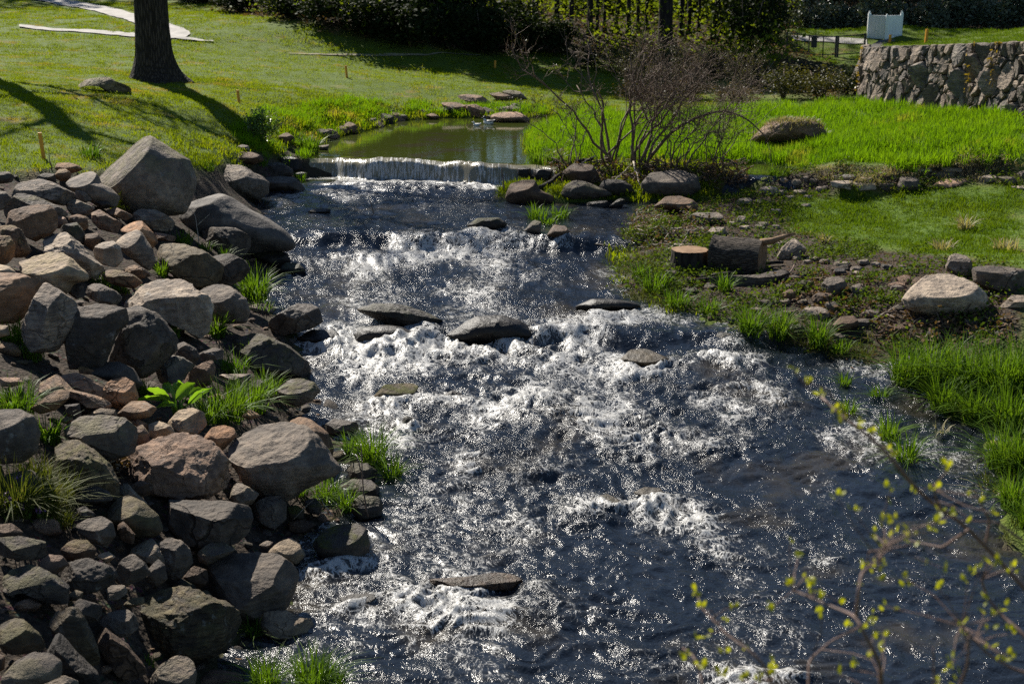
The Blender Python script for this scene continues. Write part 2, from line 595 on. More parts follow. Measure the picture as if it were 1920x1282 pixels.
CPX = [  # photograph pixel, height
    (0, 1282, 1.15), (150, 1282, .9), (300, 1282, .55), (0, 1100, 1.3), (200, 1100, .95), (400, 1100, .45), (0, 960, 1.5), (200, 960, 1.1), (400, 960, .75), (560, 930, .45),
    (0, 800, 1.75), (200, 800, 1.4), (420, 800, .85), (0, 640, 2.0), (200, 640, 1.55), (400, 640, 1.0), (0, 500, 2.25), (200, 500, 1.8), (400, 500, 1.2), (0, 400, 2.4), (200, 400, 2.05), (400, 400, 1.45),
    (0, 325, 2.5), (150, 320, 2.4), (350, 320, 1.95), (470, 300, 1.7), (550, 270, 1.6),
    (0, 250, 2.65), (0, 150, 2.9), (0, 60, 3.15), (0, 8, 3.6), (200, 240, 2.5), (300, 155, 2.6), (300, 80, 2.9), (300, 8, 3.5), (430, 215, 2.25), (540, 225, 1.95), (600, 225, 1.75), (560, 180, 2.15),
    (650, 215, 1.75), (700, 150, 2.05), (690, 200, 1.8), (700, 108, 2.3), (700, 45, 3.3), (560, 30, 3.4), (820, 195, 1.6), (900, 170, 1.75), (900, 112, 2.0), (900, 80, 2.4), (980, 195, 1.6), (1060, 190, 1.55), (1100, 110, 1.95), (1100, 60, 2.7),
    (1300, 110, 1.9), (1300, 60, 2.6), (1030, 250, 1.5), (1100, 280, 1.48), (1050, 300, 1.45), (1300, 300, 1.47), (1200, 220, 1.55), (1400, 290, 1.5), (1500, 303, 1.55), (1700, 300, 1.68), (1900, 300, 1.8), (1900, 250, 1.98), (1600, 250, 1.65), (1450, 200, 1.68),
    (1612, 183, 1.8), (1750, 203, 1.92), (1900, 221, 2.1), (1500, 314, 1.58), (1700, 312, 1.68), (1915, 308, 1.78), (1500, 356, 1.12), (1700, 352, 1.2), (1915, 350, 1.3),
    (1500, 400, 1.02), (1700, 400, 1.12), (1900, 400, 1.22), (1900, 480, 1.12), (1700, 480, 1.02), (1500, 480, .95), (1400, 400, 1.1), (1300, 420, 1.02), (1250, 480, .9), (1400, 520, .85), (1400, 580, .7), (1600, 580, .75), (1750, 590, .85), (1900, 580, .95),
    (1900, 650, .65), (1700, 655, .45), (1850, 720, .5), (1900, 760, .45), (1915, 900, .2), (1550, 640, .5),
    (1560, 150, 1.55), (1500, 130, 1.6), (1560, 100, 1.75), (1450, 100, 1.9), (1560, 78, 1.75), (1660, 72, 1.7), (1500, 60, 2.2), (1650, 50, 2.6)]
CW = np.array([on_z(*c) for c in CPX])
far = np.array([[-22, 16, 3.0], [-24, 30, 3.2], [-30, 50, 3.6], [-30, 75, 4.2], [-8, 80, 4.6], [10, 85, 3.8], [25, 90, 3.4], [40, 80, 3.6], [30, 55, 2.4], [30, 40, 2.2], [24, 25, 2.0], [18, 15, 1.6], [14, 8, 1.2], [-9, 6, 2.2], [-6, 4, 1.6], [12, 2, 1.2], [-14, 9, 2.8], [-30, 5, 3.4], [30, 5, 2.2], [0, 105, 5], [-35, 105, 5.2], [40, 105, 4.2]])
CW = np.vstack([CW, far])


def _tps():
    n = len(CW)
    d = np.hypot(CW[:, None, 0] - CW[None, :, 0], CW[:, None, 1] - CW[None, :, 1])
    K = d * d * np.log(d + 1e-9)
    P = np.hstack([np.ones((n, 1)), CW[:, :2]])
    A = np.zeros((n + 3, n + 3))
    A[:n, :n] = K + np.eye(n) * .25
    A[:n, n:] = P
    A[n:, :n] = P.T
    return np.linalg.solve(A, np.concatenate([CW[:, 2], [0, 0, 0]]))


TPW = _tps()


def tps(X, Y):
    o = TPW[-3] + TPW[-2] * X + TPW[-1] * Y
    for i in range(len(CW)):
        r2 = (X - CW[i, 0]) ** 2 + (Y - CW[i, 1]) ** 2 + 1e-9
        o += TPW[i] * r2 * .5 * np.log(r2)
    return o


# retaining wall line (front face, at its foot), then its return going back on the left
WALL_PX = [(1612, 184, 1.8), (1640, 193, 1.82), (1700, 200, 1.88), (1800, 210, 1.98), (1935, 224, 2.12)]
WB = [on_z(*p) for p in WALL_PX]
dirw = (WB[-1] - WB[-2])
WB = [WB[0] + np.array([1.6, 5.0, 0]), WB[0] + np.array([.25, 1.2, 0])] + WB + [WB[-1] + dirw * 2.2]
WB = np.array(WB)
WTOP_PX = [(1625, 89), (1650, 87), (1700, 85), (1800, 81), (1935, 76)]
WT = [at_depth(p[0], p[1], (WB[i + 2] - CP) @ cF + .12) for i, p in enumerate(WTOP_PX)]
WZ = np.array([WT[0][2], WT[0][2]] + [w[2] for w in WT] + [WT[-1][2] + .35])
HILL = np.array([p[:2] for p in WB] + [[40, WB[-1][1] - 6], [44, 44], [30, 52], [18.2, 50.5]])


def hill_z(X, Y):
    # height just behind the wall top, swelling gently behind
    d = np.full(X.shape, 1e9)
    z = np.zeros(X.shape)
    for i in range(len(WB) - 1):
        a, b = WB[i], WB[i + 1]
        e = b[:2] - a[:2]
        t = np.clip(((X - a[0]) * e[0] + (Y - a[1]) * e[1]) / (e @ e), 0, 1)
        dd = np.hypot(X - a[0] - t * e[0], Y - a[1] - t * e[1])
        zz = WZ[i] + (WZ[i + 1] - WZ[i]) * t
        m = dd < d
        d = np.where(m, dd, d)
        z = np.where(m, zz, z)
    sw = np.interp(X, [10, 11.5, 14, 16, 20, 30], [.0, .06, .30, .5, .75, 1.1])
    return z - .05 + sw * sstep(0, 5.5, d)


LEDGE = np.array([on_z(a, b, 1.4)[:2] for a, b in ((1530, 346), (1600, 350), (1700, 347), (1820, 345), (1960, 342), (2200, 336))])
LX0, LX1, LY0, LY1, LS = -44.0, 46.0, 1.0, 113.0, .14
gx = np.arange(LX0, LX1, LS)
gy = np.arange(LY0, LY1, LS)
GXX, GYY = np.meshgrid(gx, gy)


def _build_grid():
    X, Y = GXX.ravel(), GYY.ravel()
    z = tps(X, Y)
    z = z + .05 * fbm(p2(X, Y), .45, 3, 5) + .025 * pn(p2(X, Y), 1.7, 9)
    sd = np.maximum(sdist(ST, X, Y), -sdist(IS, X, Y))
    sd = sd + .10 * fbm(p2(X, Y), 1.4, 2, 21)
    w = level(X, Y)
    zo = w + .03 + np.maximum(z - w - .03, .10) * sstep(-.1, .9, sd)
    zo = np.where(sd > 2.5, np.maximum(z, np.where(sd < 6, w + .08, z)), zo)
    zi = w - .06 - .35 * sstep(0, 1.0, -sd)
    # island keeps a low profile of its own
    zz = np.where(sd > 0, zo, zi)
    yl = np.interp(X, LEDGE[:, 0], LEDGE[:, 1])
    ld = Y - yl
    zz = zz + (.20 * sstep(-.10, .10, ld) * sstep(5, .3, ld) - .10 * sstep(.1, -.1, ld) * sstep(-3, -.3, ld)) * sstep(LEDGE[0, 0], LEDGE[0, 0] + .8, X)
    isd = -sdist(IS, X, Y)
    zz = np.where(isd > 0, np.maximum(zz, np.minimum(level(X, Y) + .08, 1.5) + .12 * sstep(0, .5, isd)), zz)
    hd = sdist(HILL, X, Y)
    hz = hill_z(X, Y)
    tt = sstep(-.30, -.42, hd)
    tt = np.where(Y > 45, sstep(0, -6, hd), tt)
    zz = zz + (np.maximum(hz, zz) - zz) * tt
    return zz.reshape(GXX.shape), sd.reshape(GXX.shape), hd.reshape(GXX.shape)


GZ, GSD, GHD = _build_grid()


def bil(G, X, Y):
    u = np.clip((np.asarray(X, float) - LX0) / LS, 0, len(gx) - 1.001)
    v = np.clip((np.asarray(Y, float) - LY0) / LS, 0, len(gy) - 1.001)
    i = u.astype(int)
    j = v.astype(int)
    a = u - i
    b = v - j
    return (G[j, i] * (1 - a) * (1 - b) + G[j, i + 1] * a * (1 - b) + G[j + 1, i] * (1 - a) * b + G[j + 1, i + 1] * a * b)


def hgt(X, Y):
    return bil(GZ, X, Y)


_T = np.linspace(6, 112, 2200)


def hit(px, py, water=True, depth=False):
    d = ray(px, py)
    P = CP + _T[:, None] * d
    g = hgt(P[:, 0], P[:, 1])
    if water:
        near = bil(GSD, P[:, 0], P[:, 1]) < .05
        g = np.where(near, np.maximum(g, level(P[:, 0], P[:, 1])), g)
    below = P[:, 2] <= g
    i = int(np.argmax(below)) if below.any() else len(_T) - 1
    if i > 0:
        a0 = P[i - 1, 2] - g[i - 1]
        a1 = g[i] - P[i, 2]
        t = _T[i - 1] + (_T[i] - _T[i - 1]) * a0 / (a0 + a1 + 1e-9)
    else:
        t = _T[0]
    p = CP + t * d
    return (p, t) if depth else p


def zone(pxs, water=True):
    return np.array([hit(*p)[:2] for p in pxs])


Z_PILE = zone([(0, 322), (130, 316), (200, 320), (360, 330), (380, 305), (480, 285), (560, 262), (600, 262), (600, 330), (480, 380), (560, 470), (500, 560), (600, 700), (720, 900), (570, 1060), (430, 1279)])
Z_PILE = np.vstack([Z_PILE, [[-1.8, 7.5], [-5.5, 6.5], [-8.5, 10]]])
Z_SOIL = zone([(1180, 405), (1230, 385), (1340, 378), (1420, 350), (1490, 322), (1600, 318), (1915, 313), (1915, 352), (1600, 356), (1500, 362), (1475, 395), (1485, 435), (1560, 448), (1700, 472), (1915, 500), (1915, 660), (1700, 690), (1560, 676), (1420, 652), (1145, 545)])
Z_SOIL = np.vstack([Z_SOIL])
Z_MEAD = zone([(1000, 245), (1040, 232), (1100, 215), (1420, 205), (1610, 185), (1700, 202), (1915, 224), (1915, 316), (1700, 317), (1500, 317), (1400, 309), (1010, 300), (985, 270)])
Z_LOWR = zone([(1475, 362), (1600, 357), (1915, 352), (1915, 498), (1700, 470), (1560, 446), (1480, 430), (1472, 395)])
Z_WOOD = zone([(430, 28), (520, 40), (640, 70), (760, 92), (900, 100), (1000, 100), (1100, 112), (1400, 150), (1560, 195), (1612, 182), (1605, 130), (1480, 95), (1480, 60), (1480, 40)])
Z_WOOD = np.vstack([Z_WOOD, [[13, 66.5], [26, 66.5], [44, 58], [45, 112], [-20, 112], [-18, 80]]])
PATH_A = [(75, -4), (150, 14), (230, 33), (290, 48), (330, 60), (352, 66)]


def masks(X, Y):
    n = .25 * fbm(p2(X, Y), .9, 3, 31)
    soil = np.maximum(sstep(.25, -.25, sdist(Z_PILE, X, Y) + n), sstep(.2, -.2, sdist(Z_SOIL, X, Y) + n))
    mead = sstep(.3, -.3, sdist(Z_MEAD, X, Y) + n)
    lowr = sstep(.25, -.25, sdist(Z_LOWR, X, Y) + n)
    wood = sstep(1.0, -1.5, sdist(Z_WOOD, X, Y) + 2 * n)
    sd = bil(GSD, X, Y)
    bed = sstep(.12, -.05, sd + .3 * n)
    return soil, mead, lowr, wood, bed


def ground_mat():
    t = NT('ground')
    p = t.pos()
    m1 = t.n('SeparateColor')
    t.put(m1.inputs[0], t.attr('mask_a', out='Color'))
    m2 = t.n('SeparateColor')
    t.put(m2.inputs[0], t.attr('mask_b', out='Color'))
    soil, mead, lowr = m1.outputs
    wood, bed, _ = m2.outputs
    a = t.noise(p, .9, 5, .65)
    f = t.noise(p, 14, 4, .7)
    g = t.mix(t.ramp(f, .3, .7), (.05, .085, .008), (.10, .14, .014))
    g = t.mix(t.ramp(a, .54, .70), g, t.mix(f, (.10, .08, .02), (.19, .16, .05)))
    g2 = t.mix(t.ramp(f, .3, .7), (.05, .10, .01), (.10, .15, .015))
    g = t.mix(mead, g, g2)
    g = t.mix(lowr, g, g2)
    v = t.n('TexVoronoi')
    t.put(v.inputs['Vector'], p)
    v.inputs['Scale'].default_value = 26
    peb = t.mix(t.ramp(f, .3, .7), (.018, .013, .009), (.065, .048, .034))
    peb = t.mix(t.math('MULTIPLY', t.ramp(t.noise(p, 5, 4), .52, .62), .6), peb, v.outputs['Color'], 'SOFT_LIGHT')
    c = t.mix(soil, g, peb)
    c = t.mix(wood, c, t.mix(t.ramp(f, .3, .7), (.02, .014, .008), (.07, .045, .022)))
    c = t.mix(bed, c, t.mix(f, (.02, .016, .01), (.06, .048, .03)))
    h = t.math('ADD', f, t.math('MULTIPLY', v.outputs['Distance'], .5))
    return t.done(t.bsdf(c, .9, t.bump(h, .8, .04), .15))


def make_ground():
    def spaced(lo, hi, fine, a, b, g):
        v = list(np.arange(a, b + 1e-6, fine))
        st = fine
        x = b
        while x < hi:
            st *= g
            x += st
            v.append(x)
        st = fine
        x = a
        w = []
        while x > lo:
            st *= g
            x -= st
            w.append(x)
        return np.array(w[::-1] + v)
    xs = spaced(-420, 420, .14, -12, 15, 1.07)
    ys = spaced(-60, 700, .14, 8, 44, 1.05)
    X, Y = np.meshgrid(xs, ys)
    sh = X.shape
    X, Y = X.ravel(), Y.ravel()
    z = hgt(X, np.maximum(Y, 2))
    out = np.maximum.reduce([LX0 + 3 - X, X - LX1 + 3, Y - LY1 + 4, np.zeros_like(X)])
    z = z + (4.5 + .02 * np.maximum(Y - 100, 0) * 0 - z) * sstep(0, 40, out)
    so, me_, lo, wo_, be = masks(X, Y)
    z = z + so * .03 * pn(p2(X, Y), 4.0, 3) * (be < .5)
    n0, n1 = sh
    i = np.arange(n0 - 1)[:, None] * n1 + np.arange(n1 - 1)[None]
    i = i.ravel()
    Q = np.stack([i, i + 1, i + 1 + n1, i + n1], 1)
    one = np.ones_like(X)
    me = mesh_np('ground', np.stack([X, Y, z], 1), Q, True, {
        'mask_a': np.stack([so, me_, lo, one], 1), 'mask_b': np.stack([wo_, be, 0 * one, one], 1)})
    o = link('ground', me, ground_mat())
    tag(o, 'rolling grassy ground with the rocky stream bed running through it', 'ground', kind='structure')




# ------------------------------------------------------------------ water
FOAM = [  # photograph pixel, radius across (px), strength
    (610, 350, 40, .9), (690, 348, 60, 1.1), (800, 352, 70, 1.0), (900, 355, 45, .9), (650, 372, 80, .5), (780, 380, 90, .5), (560, 385, 60, .4),
    (590, 494, 60, .8), (700, 492, 80, .8), (800, 484, 80, .8), (880, 466, 50, .6), (980, 480, 80, .4), (960, 510, 90, .5), (1010, 530, 70, .5), (930, 555, 60, .5), (650, 510, 80, .45), (1080, 440, 50, .5),
    (620, 660, 70, .8), (740, 655, 60, .7), (800, 615, 30, .7), (880, 650, 90, .9), (1000, 640, 90, .8), (1090, 625, 60, .6), (700, 690, 90, .6), (900, 700, 110, .5), (1040, 690, 90, .5),
    (1180, 700, 60, .8), (1240, 690, 70, .7), (1380, 690, 80, 1.2), (1340, 680, 50, 1.0), (1430, 730, 60, .9), (1460, 760, 50, .9), (1300, 740, 80, .6),
    (820, 760, 100, .5), (960, 790, 90, .8), (1000, 760, 80, .7), (1100, 790, 110, .6), (1220, 850, 110, 1.0), (1330, 840, 90, 1.0), (1150, 820, 80, .8), (1240, 800, 60, .7), (1420, 790, 50, .6),
    (760, 850, 80, .4), (900, 870, 90, .5), (1050, 880, 110, .6), (1000, 910, 70, .5), (1100, 960, 90, 1.0), (1180, 950, 80, .9), (1020, 980, 70, .7), (1290, 980, 100, .6),
    (860, 1110, 100, .5), (1000, 1100, 50, .9), (1060, 1140, 70, .6), (1140, 1160, 60, .7), (960, 1200, 110, .35), (760, 1130, 80, .4), (1390, 1275, 70, 1.0), (1490, 1270, 60, .8), (1480, 1200, 70, .35), (1540, 1060, 40, .6), (1180, 1240, 90, .35), (1350, 1030, 70, .4)]
FW = [(on_water(a, b), c / F, d) for a, b, c, d in FOAM]


def water_mat():
    t = NT('water')
    p = t.pos()
    foam = t.attr('foam')  # true foam, plus fine white flecks painted in as sun sparkle
    turb = t.attr('turb')
    face = t.attr('face')
    wv = t.n('TexNoise')
    t.put(wv.inputs['Vector'], p)
    wv.inputs['Scale'].default_value = 2.6
    wv.inputs['Detail'].default_value = 3
    wo_ = t.n('VectorMath', operation='MULTIPLY_ADD')
    t.put(wo_.inputs[0], wv.outputs['Color'])
    wo_.inputs[1].default_value = (.34, .34, 0)
    t.put(wo_.inputs[2], p)
    ps = t.mapping(wo_.outputs[0], (1, .6, .2), (0, 0, .22))

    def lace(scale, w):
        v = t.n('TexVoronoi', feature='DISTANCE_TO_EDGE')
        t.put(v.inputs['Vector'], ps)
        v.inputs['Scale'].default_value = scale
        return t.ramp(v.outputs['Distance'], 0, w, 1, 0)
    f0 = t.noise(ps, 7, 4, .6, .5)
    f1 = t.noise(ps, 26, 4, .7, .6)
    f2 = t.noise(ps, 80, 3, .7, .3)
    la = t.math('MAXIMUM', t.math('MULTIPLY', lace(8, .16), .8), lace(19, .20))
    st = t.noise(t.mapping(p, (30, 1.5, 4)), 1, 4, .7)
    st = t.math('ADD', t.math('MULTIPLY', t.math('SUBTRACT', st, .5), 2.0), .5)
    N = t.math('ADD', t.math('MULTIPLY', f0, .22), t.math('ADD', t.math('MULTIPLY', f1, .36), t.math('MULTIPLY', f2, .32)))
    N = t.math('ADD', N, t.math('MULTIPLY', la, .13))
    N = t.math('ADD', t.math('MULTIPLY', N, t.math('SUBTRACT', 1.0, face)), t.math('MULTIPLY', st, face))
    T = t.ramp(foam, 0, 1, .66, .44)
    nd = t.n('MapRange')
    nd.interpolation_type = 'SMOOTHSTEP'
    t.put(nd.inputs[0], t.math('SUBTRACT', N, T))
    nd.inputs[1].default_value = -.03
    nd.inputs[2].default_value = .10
    foam_glint = t.math('MULTIPLY', t.math('MULTIPLY', nd.outputs[0], t.ramp(foam, -.1, .12)), .88)
    pat = t.ramp(t.noise(t.mapping(p, (1, .6, 1)), 1.3, 3), .3, .7, .45, 1.25)
    n1 = t.noise(t.mapping(p, (1, .7, 1)), 8, 3, .6, .5)
    n2 = t.noise(t.mapping(p, (1, .8, 1)), 24, 3, .6, .4)
    n3 = t.noise(p, 70, 2, .6)
    h = t.math('ADD', t.math('MULTIPLY', n1, .62), t.math('ADD', t.math('MULTIPLY', n2, .34), t.math('MULTIPLY', n3, .10)))
    h = t.math('MULTIPLY', t.math('MULTIPLY', h, turb), pat)
    nb = t.bump(h, 1.0, .062)
    churn = t.math('MULTIPLY', t.ramp(foam, .15, .9), t.ramp(f0, .35, .65))
    body = t.mix(t.ramp(turb, .06, .5), (.035, .045, .008), (.010, .013, .018))  # calm pool body tinted green to carry the lawn's reflection
    body = t.mix(t.math('MULTIPLY', churn, .5), body, (.085, .075, .055))
    body = t.mix(t.math('MULTIPLY', t.ramp(t.noise(p, .8, 3), .52, .66), .7), body, (.040, .033, .022))
    body = t.mix(t.math('MULTIPLY', face, .8), body, (.21, .185, .12))  # fall face coloured pale tan for sunlight passing through the curtain
    w = t.bsdf(body, t.ramp(turb, .03, .4, .045, .105), nb, .5, 0, 1.38)
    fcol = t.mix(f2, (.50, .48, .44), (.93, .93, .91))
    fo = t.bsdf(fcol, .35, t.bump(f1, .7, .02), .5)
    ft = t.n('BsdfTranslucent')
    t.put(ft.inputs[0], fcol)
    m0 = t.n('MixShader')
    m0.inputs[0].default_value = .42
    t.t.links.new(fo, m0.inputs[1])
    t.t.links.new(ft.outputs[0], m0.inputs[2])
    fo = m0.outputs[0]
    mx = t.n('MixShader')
    t.put(mx.inputs[0], foam_glint)
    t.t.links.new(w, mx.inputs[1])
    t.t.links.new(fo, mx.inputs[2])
    return t.done(mx.outputs[0])


ROCK_SPOTS = []     # world x, y, radius of stones that break the surface (foam gathers below them)


def make_water():
    th = np.linspace(-.29, .46, 640)
    ys = [6.2]
    while ys[-1] < 42:
        d = ys[-1]
        ys.append(d + min(.10, 1.5 * d * d / (H * 1422)) * (1.0 if not 29 < d < 32.5 else .35))
    ys = np.array(ys)
    TH, Y = np.meshgrid(th, ys)
    X = TH * (Y + 1.0)
    sh = X.shape
    X, Y = X.ravel(), Y.ravel()
    wob = .35 * pn(p2(X, Y), .8, 71) + .12 * pn(p2(X, Y), 2.7, 72)
    yy = Y + np.where(Y < 27, wob, wob * .25)
    crw = (.30 * pn(p2(X, 0 * Y), .9, 81) + .10 * pn(p2(X, 0 * Y), 3.1, 82)) * sstep(28.5, 29.5, Y)
    z = level(X, yy + crw)
    calm = sstep(31.2, 30.7, Y + .27 * X)
    turb = np.interp(Y, [8, 10, 14, 17, 20, 25, 27, 30, 31, 31.8], [.50, .52, .66, .85, .78, .70, .50, .50, .30, .10])
    turb = turb * calm + .022 * (1 - calm)
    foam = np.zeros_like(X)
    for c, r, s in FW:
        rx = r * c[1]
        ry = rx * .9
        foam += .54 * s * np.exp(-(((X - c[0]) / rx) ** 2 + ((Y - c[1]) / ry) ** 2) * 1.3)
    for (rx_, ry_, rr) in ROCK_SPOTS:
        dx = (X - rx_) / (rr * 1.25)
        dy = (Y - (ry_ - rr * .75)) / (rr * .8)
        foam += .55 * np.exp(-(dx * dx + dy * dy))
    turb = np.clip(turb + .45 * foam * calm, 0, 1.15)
    # warp then ridged waves, crests across the flow
    P0 = p2(X, Y)
    wx = .22 * pn(P0, 1.3, 41)
    wy = .22 * pn(P0, 1.3, 42)
    P = p2(X + wx, Y + wy)
    Pf = P * np.array([1, 1.35, 1])
    r1 = 1 - np.abs(pn(Pf, 1.5, 51)) * 2
    r2 = 1 - np.abs(pn(Pf, 3.6, 52)) * 2
    r3 = 1 - np.abs(pn(Pf, 8.0, 53)) * 2
    r4 = pn(P, 17.0, 54)
    dis = .075 * pn(P, .9, 50) + .050 * r1 + .040 * r2 + .013 * r3 * (.5 + .5 * r2) + .004 * r4
    z = z + dis * turb ** 1.2
    lump = np.clip(foam, 0, 1.3) * calm
    z = z + lump * (.03 + .04 * np.clip(r1, -1, 1) + .022 * np.clip(r2, -1, 1) + .005 * r3)
    ye = Y + .27 * X + .30 * pn(p2(X, 0 * Y), .9, 81) + .10 * pn(p2(X, 0 * Y), 3.1, 82)
    sect = sstep(-.15, .40, pn(p2(X, 0 * Y), 1.1, 85) + .25 * pn(p2(X, 0 * Y), 4.0, 86)) * sstep(.55, -.15, X)
    # waterfall: glassy bulges on the lip, vertical streaks on the face
    face = sstep(30.38, 30.46, ye) * sstep(30.92, 30.80, ye) * (X < 1.2)
    streak = pn(p2(X, Y * .06), 5, 61) + .6 * pn(p2(X, Y * .06), 11, 62)
    z = z + face * .018 * streak
    lip = np.exp(-((ye - 30.75) / .28) ** 2) * (X < 3)
    z = z + lip * (.02 + .16 * np.maximum(0, pn(p2(X, 0 * Y), .8, 63)) + .07 * np.exp(-((X + 2.6) / .7) ** 2) - .05 * (1 - sect))
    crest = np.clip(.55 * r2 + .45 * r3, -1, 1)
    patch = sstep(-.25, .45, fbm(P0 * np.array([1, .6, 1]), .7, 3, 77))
    foam_glint = .30 * foam + foam * .60 * np.clip(.45 * r1 + .35 * r2 + .3 * r3, -1, 1) + turb * (.16 + .36 * patch) + .44 * turb * crest * (.4 + .6 * patch)  # turbulence terms spread white flecks that act as painted glints
    foam_glint = foam_glint - .20 * sstep(.13, .25, X / (Y + 1)) * sstep(17, 13.5, Y) - .05
    foam_glint = foam_glint * calm * sstep(8, 12, 30 + 0 * Y) + face * (-.04 + .60 * sect + .60 * streak)
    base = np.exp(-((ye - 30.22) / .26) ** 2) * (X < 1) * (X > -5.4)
    foam_glint = foam_glint + base * (.40 + .35 * r3 + .2 * r2)
    foam_glint = np.clip(foam_glint, -.3, 1.05)
    n0, n1 = sh
    i = (np.arange(n0 - 1)[:, None] * n1 + np.arange(n1 - 1)[None]).ravel()
    Q = np.stack([i, i + 1, i + 1 + n1, i + n1], 1)
    # keep only faces near the stream
    sd = np.maximum(sdist(ST, X, Y), -99)
    ok = sd < .6
    keep = ok[Q].any(1)
    Q = Q[keep]
    used = np.zeros(len(X), bool)
    used[Q.ravel()] = True
    idx = np.cumsum(used) - 1
    V = np.stack([X, Y, z], 1)[used]
    me = mesh_np('stream_water', V, idx[Q], True, {'foam': foam_glint[used], 'turb': turb[used], 'face': face[used]})
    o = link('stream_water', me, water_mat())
    tag(o, 'rushing dark blue stream with white foam and sun glints, a low fall and a calm green pool above', 'stream', kind='structure')
# ------------------------------------------------------------------ rocks: outline as seen, own distance, depth and facets
REG = {'A': (0, 220), 'B': (0, 500), 'C': (0, 852), 'R': (1280, 400), 'T': (640, 0), 'L': (0, 0), 'W': (1280, 0), 'M': (640, 400), 'N': (640, 852)}
ZS = 2.981
RC = {'g': (.235, .225, .215), 'd': (.105, .10, .096), 'b': (.215, .155, .11), 't': (.37, .275, .19), 'o': (.38, .245, .15), 'c': (.43, .385, .31),
      'l': (.42, .40, .37), 'p': (.34, .255, .205), 's': (.165, .175, .19), 'v': (.165, .15, .105), 'k': (.042, .040, .038)}


def px_poly(reg, s):
    ox, oy = REG[reg]
    return np.array([[ox + float(a) / ZS, oy + float(b) / ZS] for a, b in (q.split(',') for q in s.split())])


def ell(reg, cx, cy, w, h, seed=0):
    r = np.random.default_rng(int(cx * 7 + cy * 3 + seed))
    n = 9
    th = np.arange(n) / n * 2 * math.pi + r.uniform(-.2, .2, n)
    k = r.uniform(.82, 1.12, n)
    return ' '.join(f'{cx + w / 2 * kk * math.cos(a):.0f},{cy + h / 2 * kk * math.sin(a):.0f}' for a, kk in zip(th, k))


def radial(P, c, n=360):
    th = np.linspace(-math.pi, math.pi, n, endpoint=False)
    out = np.zeros(n)
    for k, a in enumerate(th):
        dx, dy = math.cos(a), -math.sin(a)
        best = 0
        for i in range(len(P)):
            x1, y1 = P[i] - c
            x2, y2 = P[(i + 1) % len(P)] - c
            ex, ey = x2 - x1, y2 - y1
            den = dx * ey - dy * ex
            if abs(den) < 1e-9:
                continue
            t = (x1 * ey - y1 * ex) / den
            u = (x1 * dy - y1 * dx) / den
            if t > 0 and -1e-6 <= u <= 1 + 1e-6:
                best = max(best, t)
        out[k] = best
    ker = np.ones(5) / 5
    pad = np.concatenate([out[-8:], out, out[:8]])
    return th, np.convolve(pad, ker, 'same')[8:-8]


GL, GR, GS, GB, GE = 'rocks piled along the left bank', 'rocks along the right bank', 'rocks standing in the stream', 'rocks edging the calm pool', 'stones of the low ledge'

_rk = [0]
POLYS = []


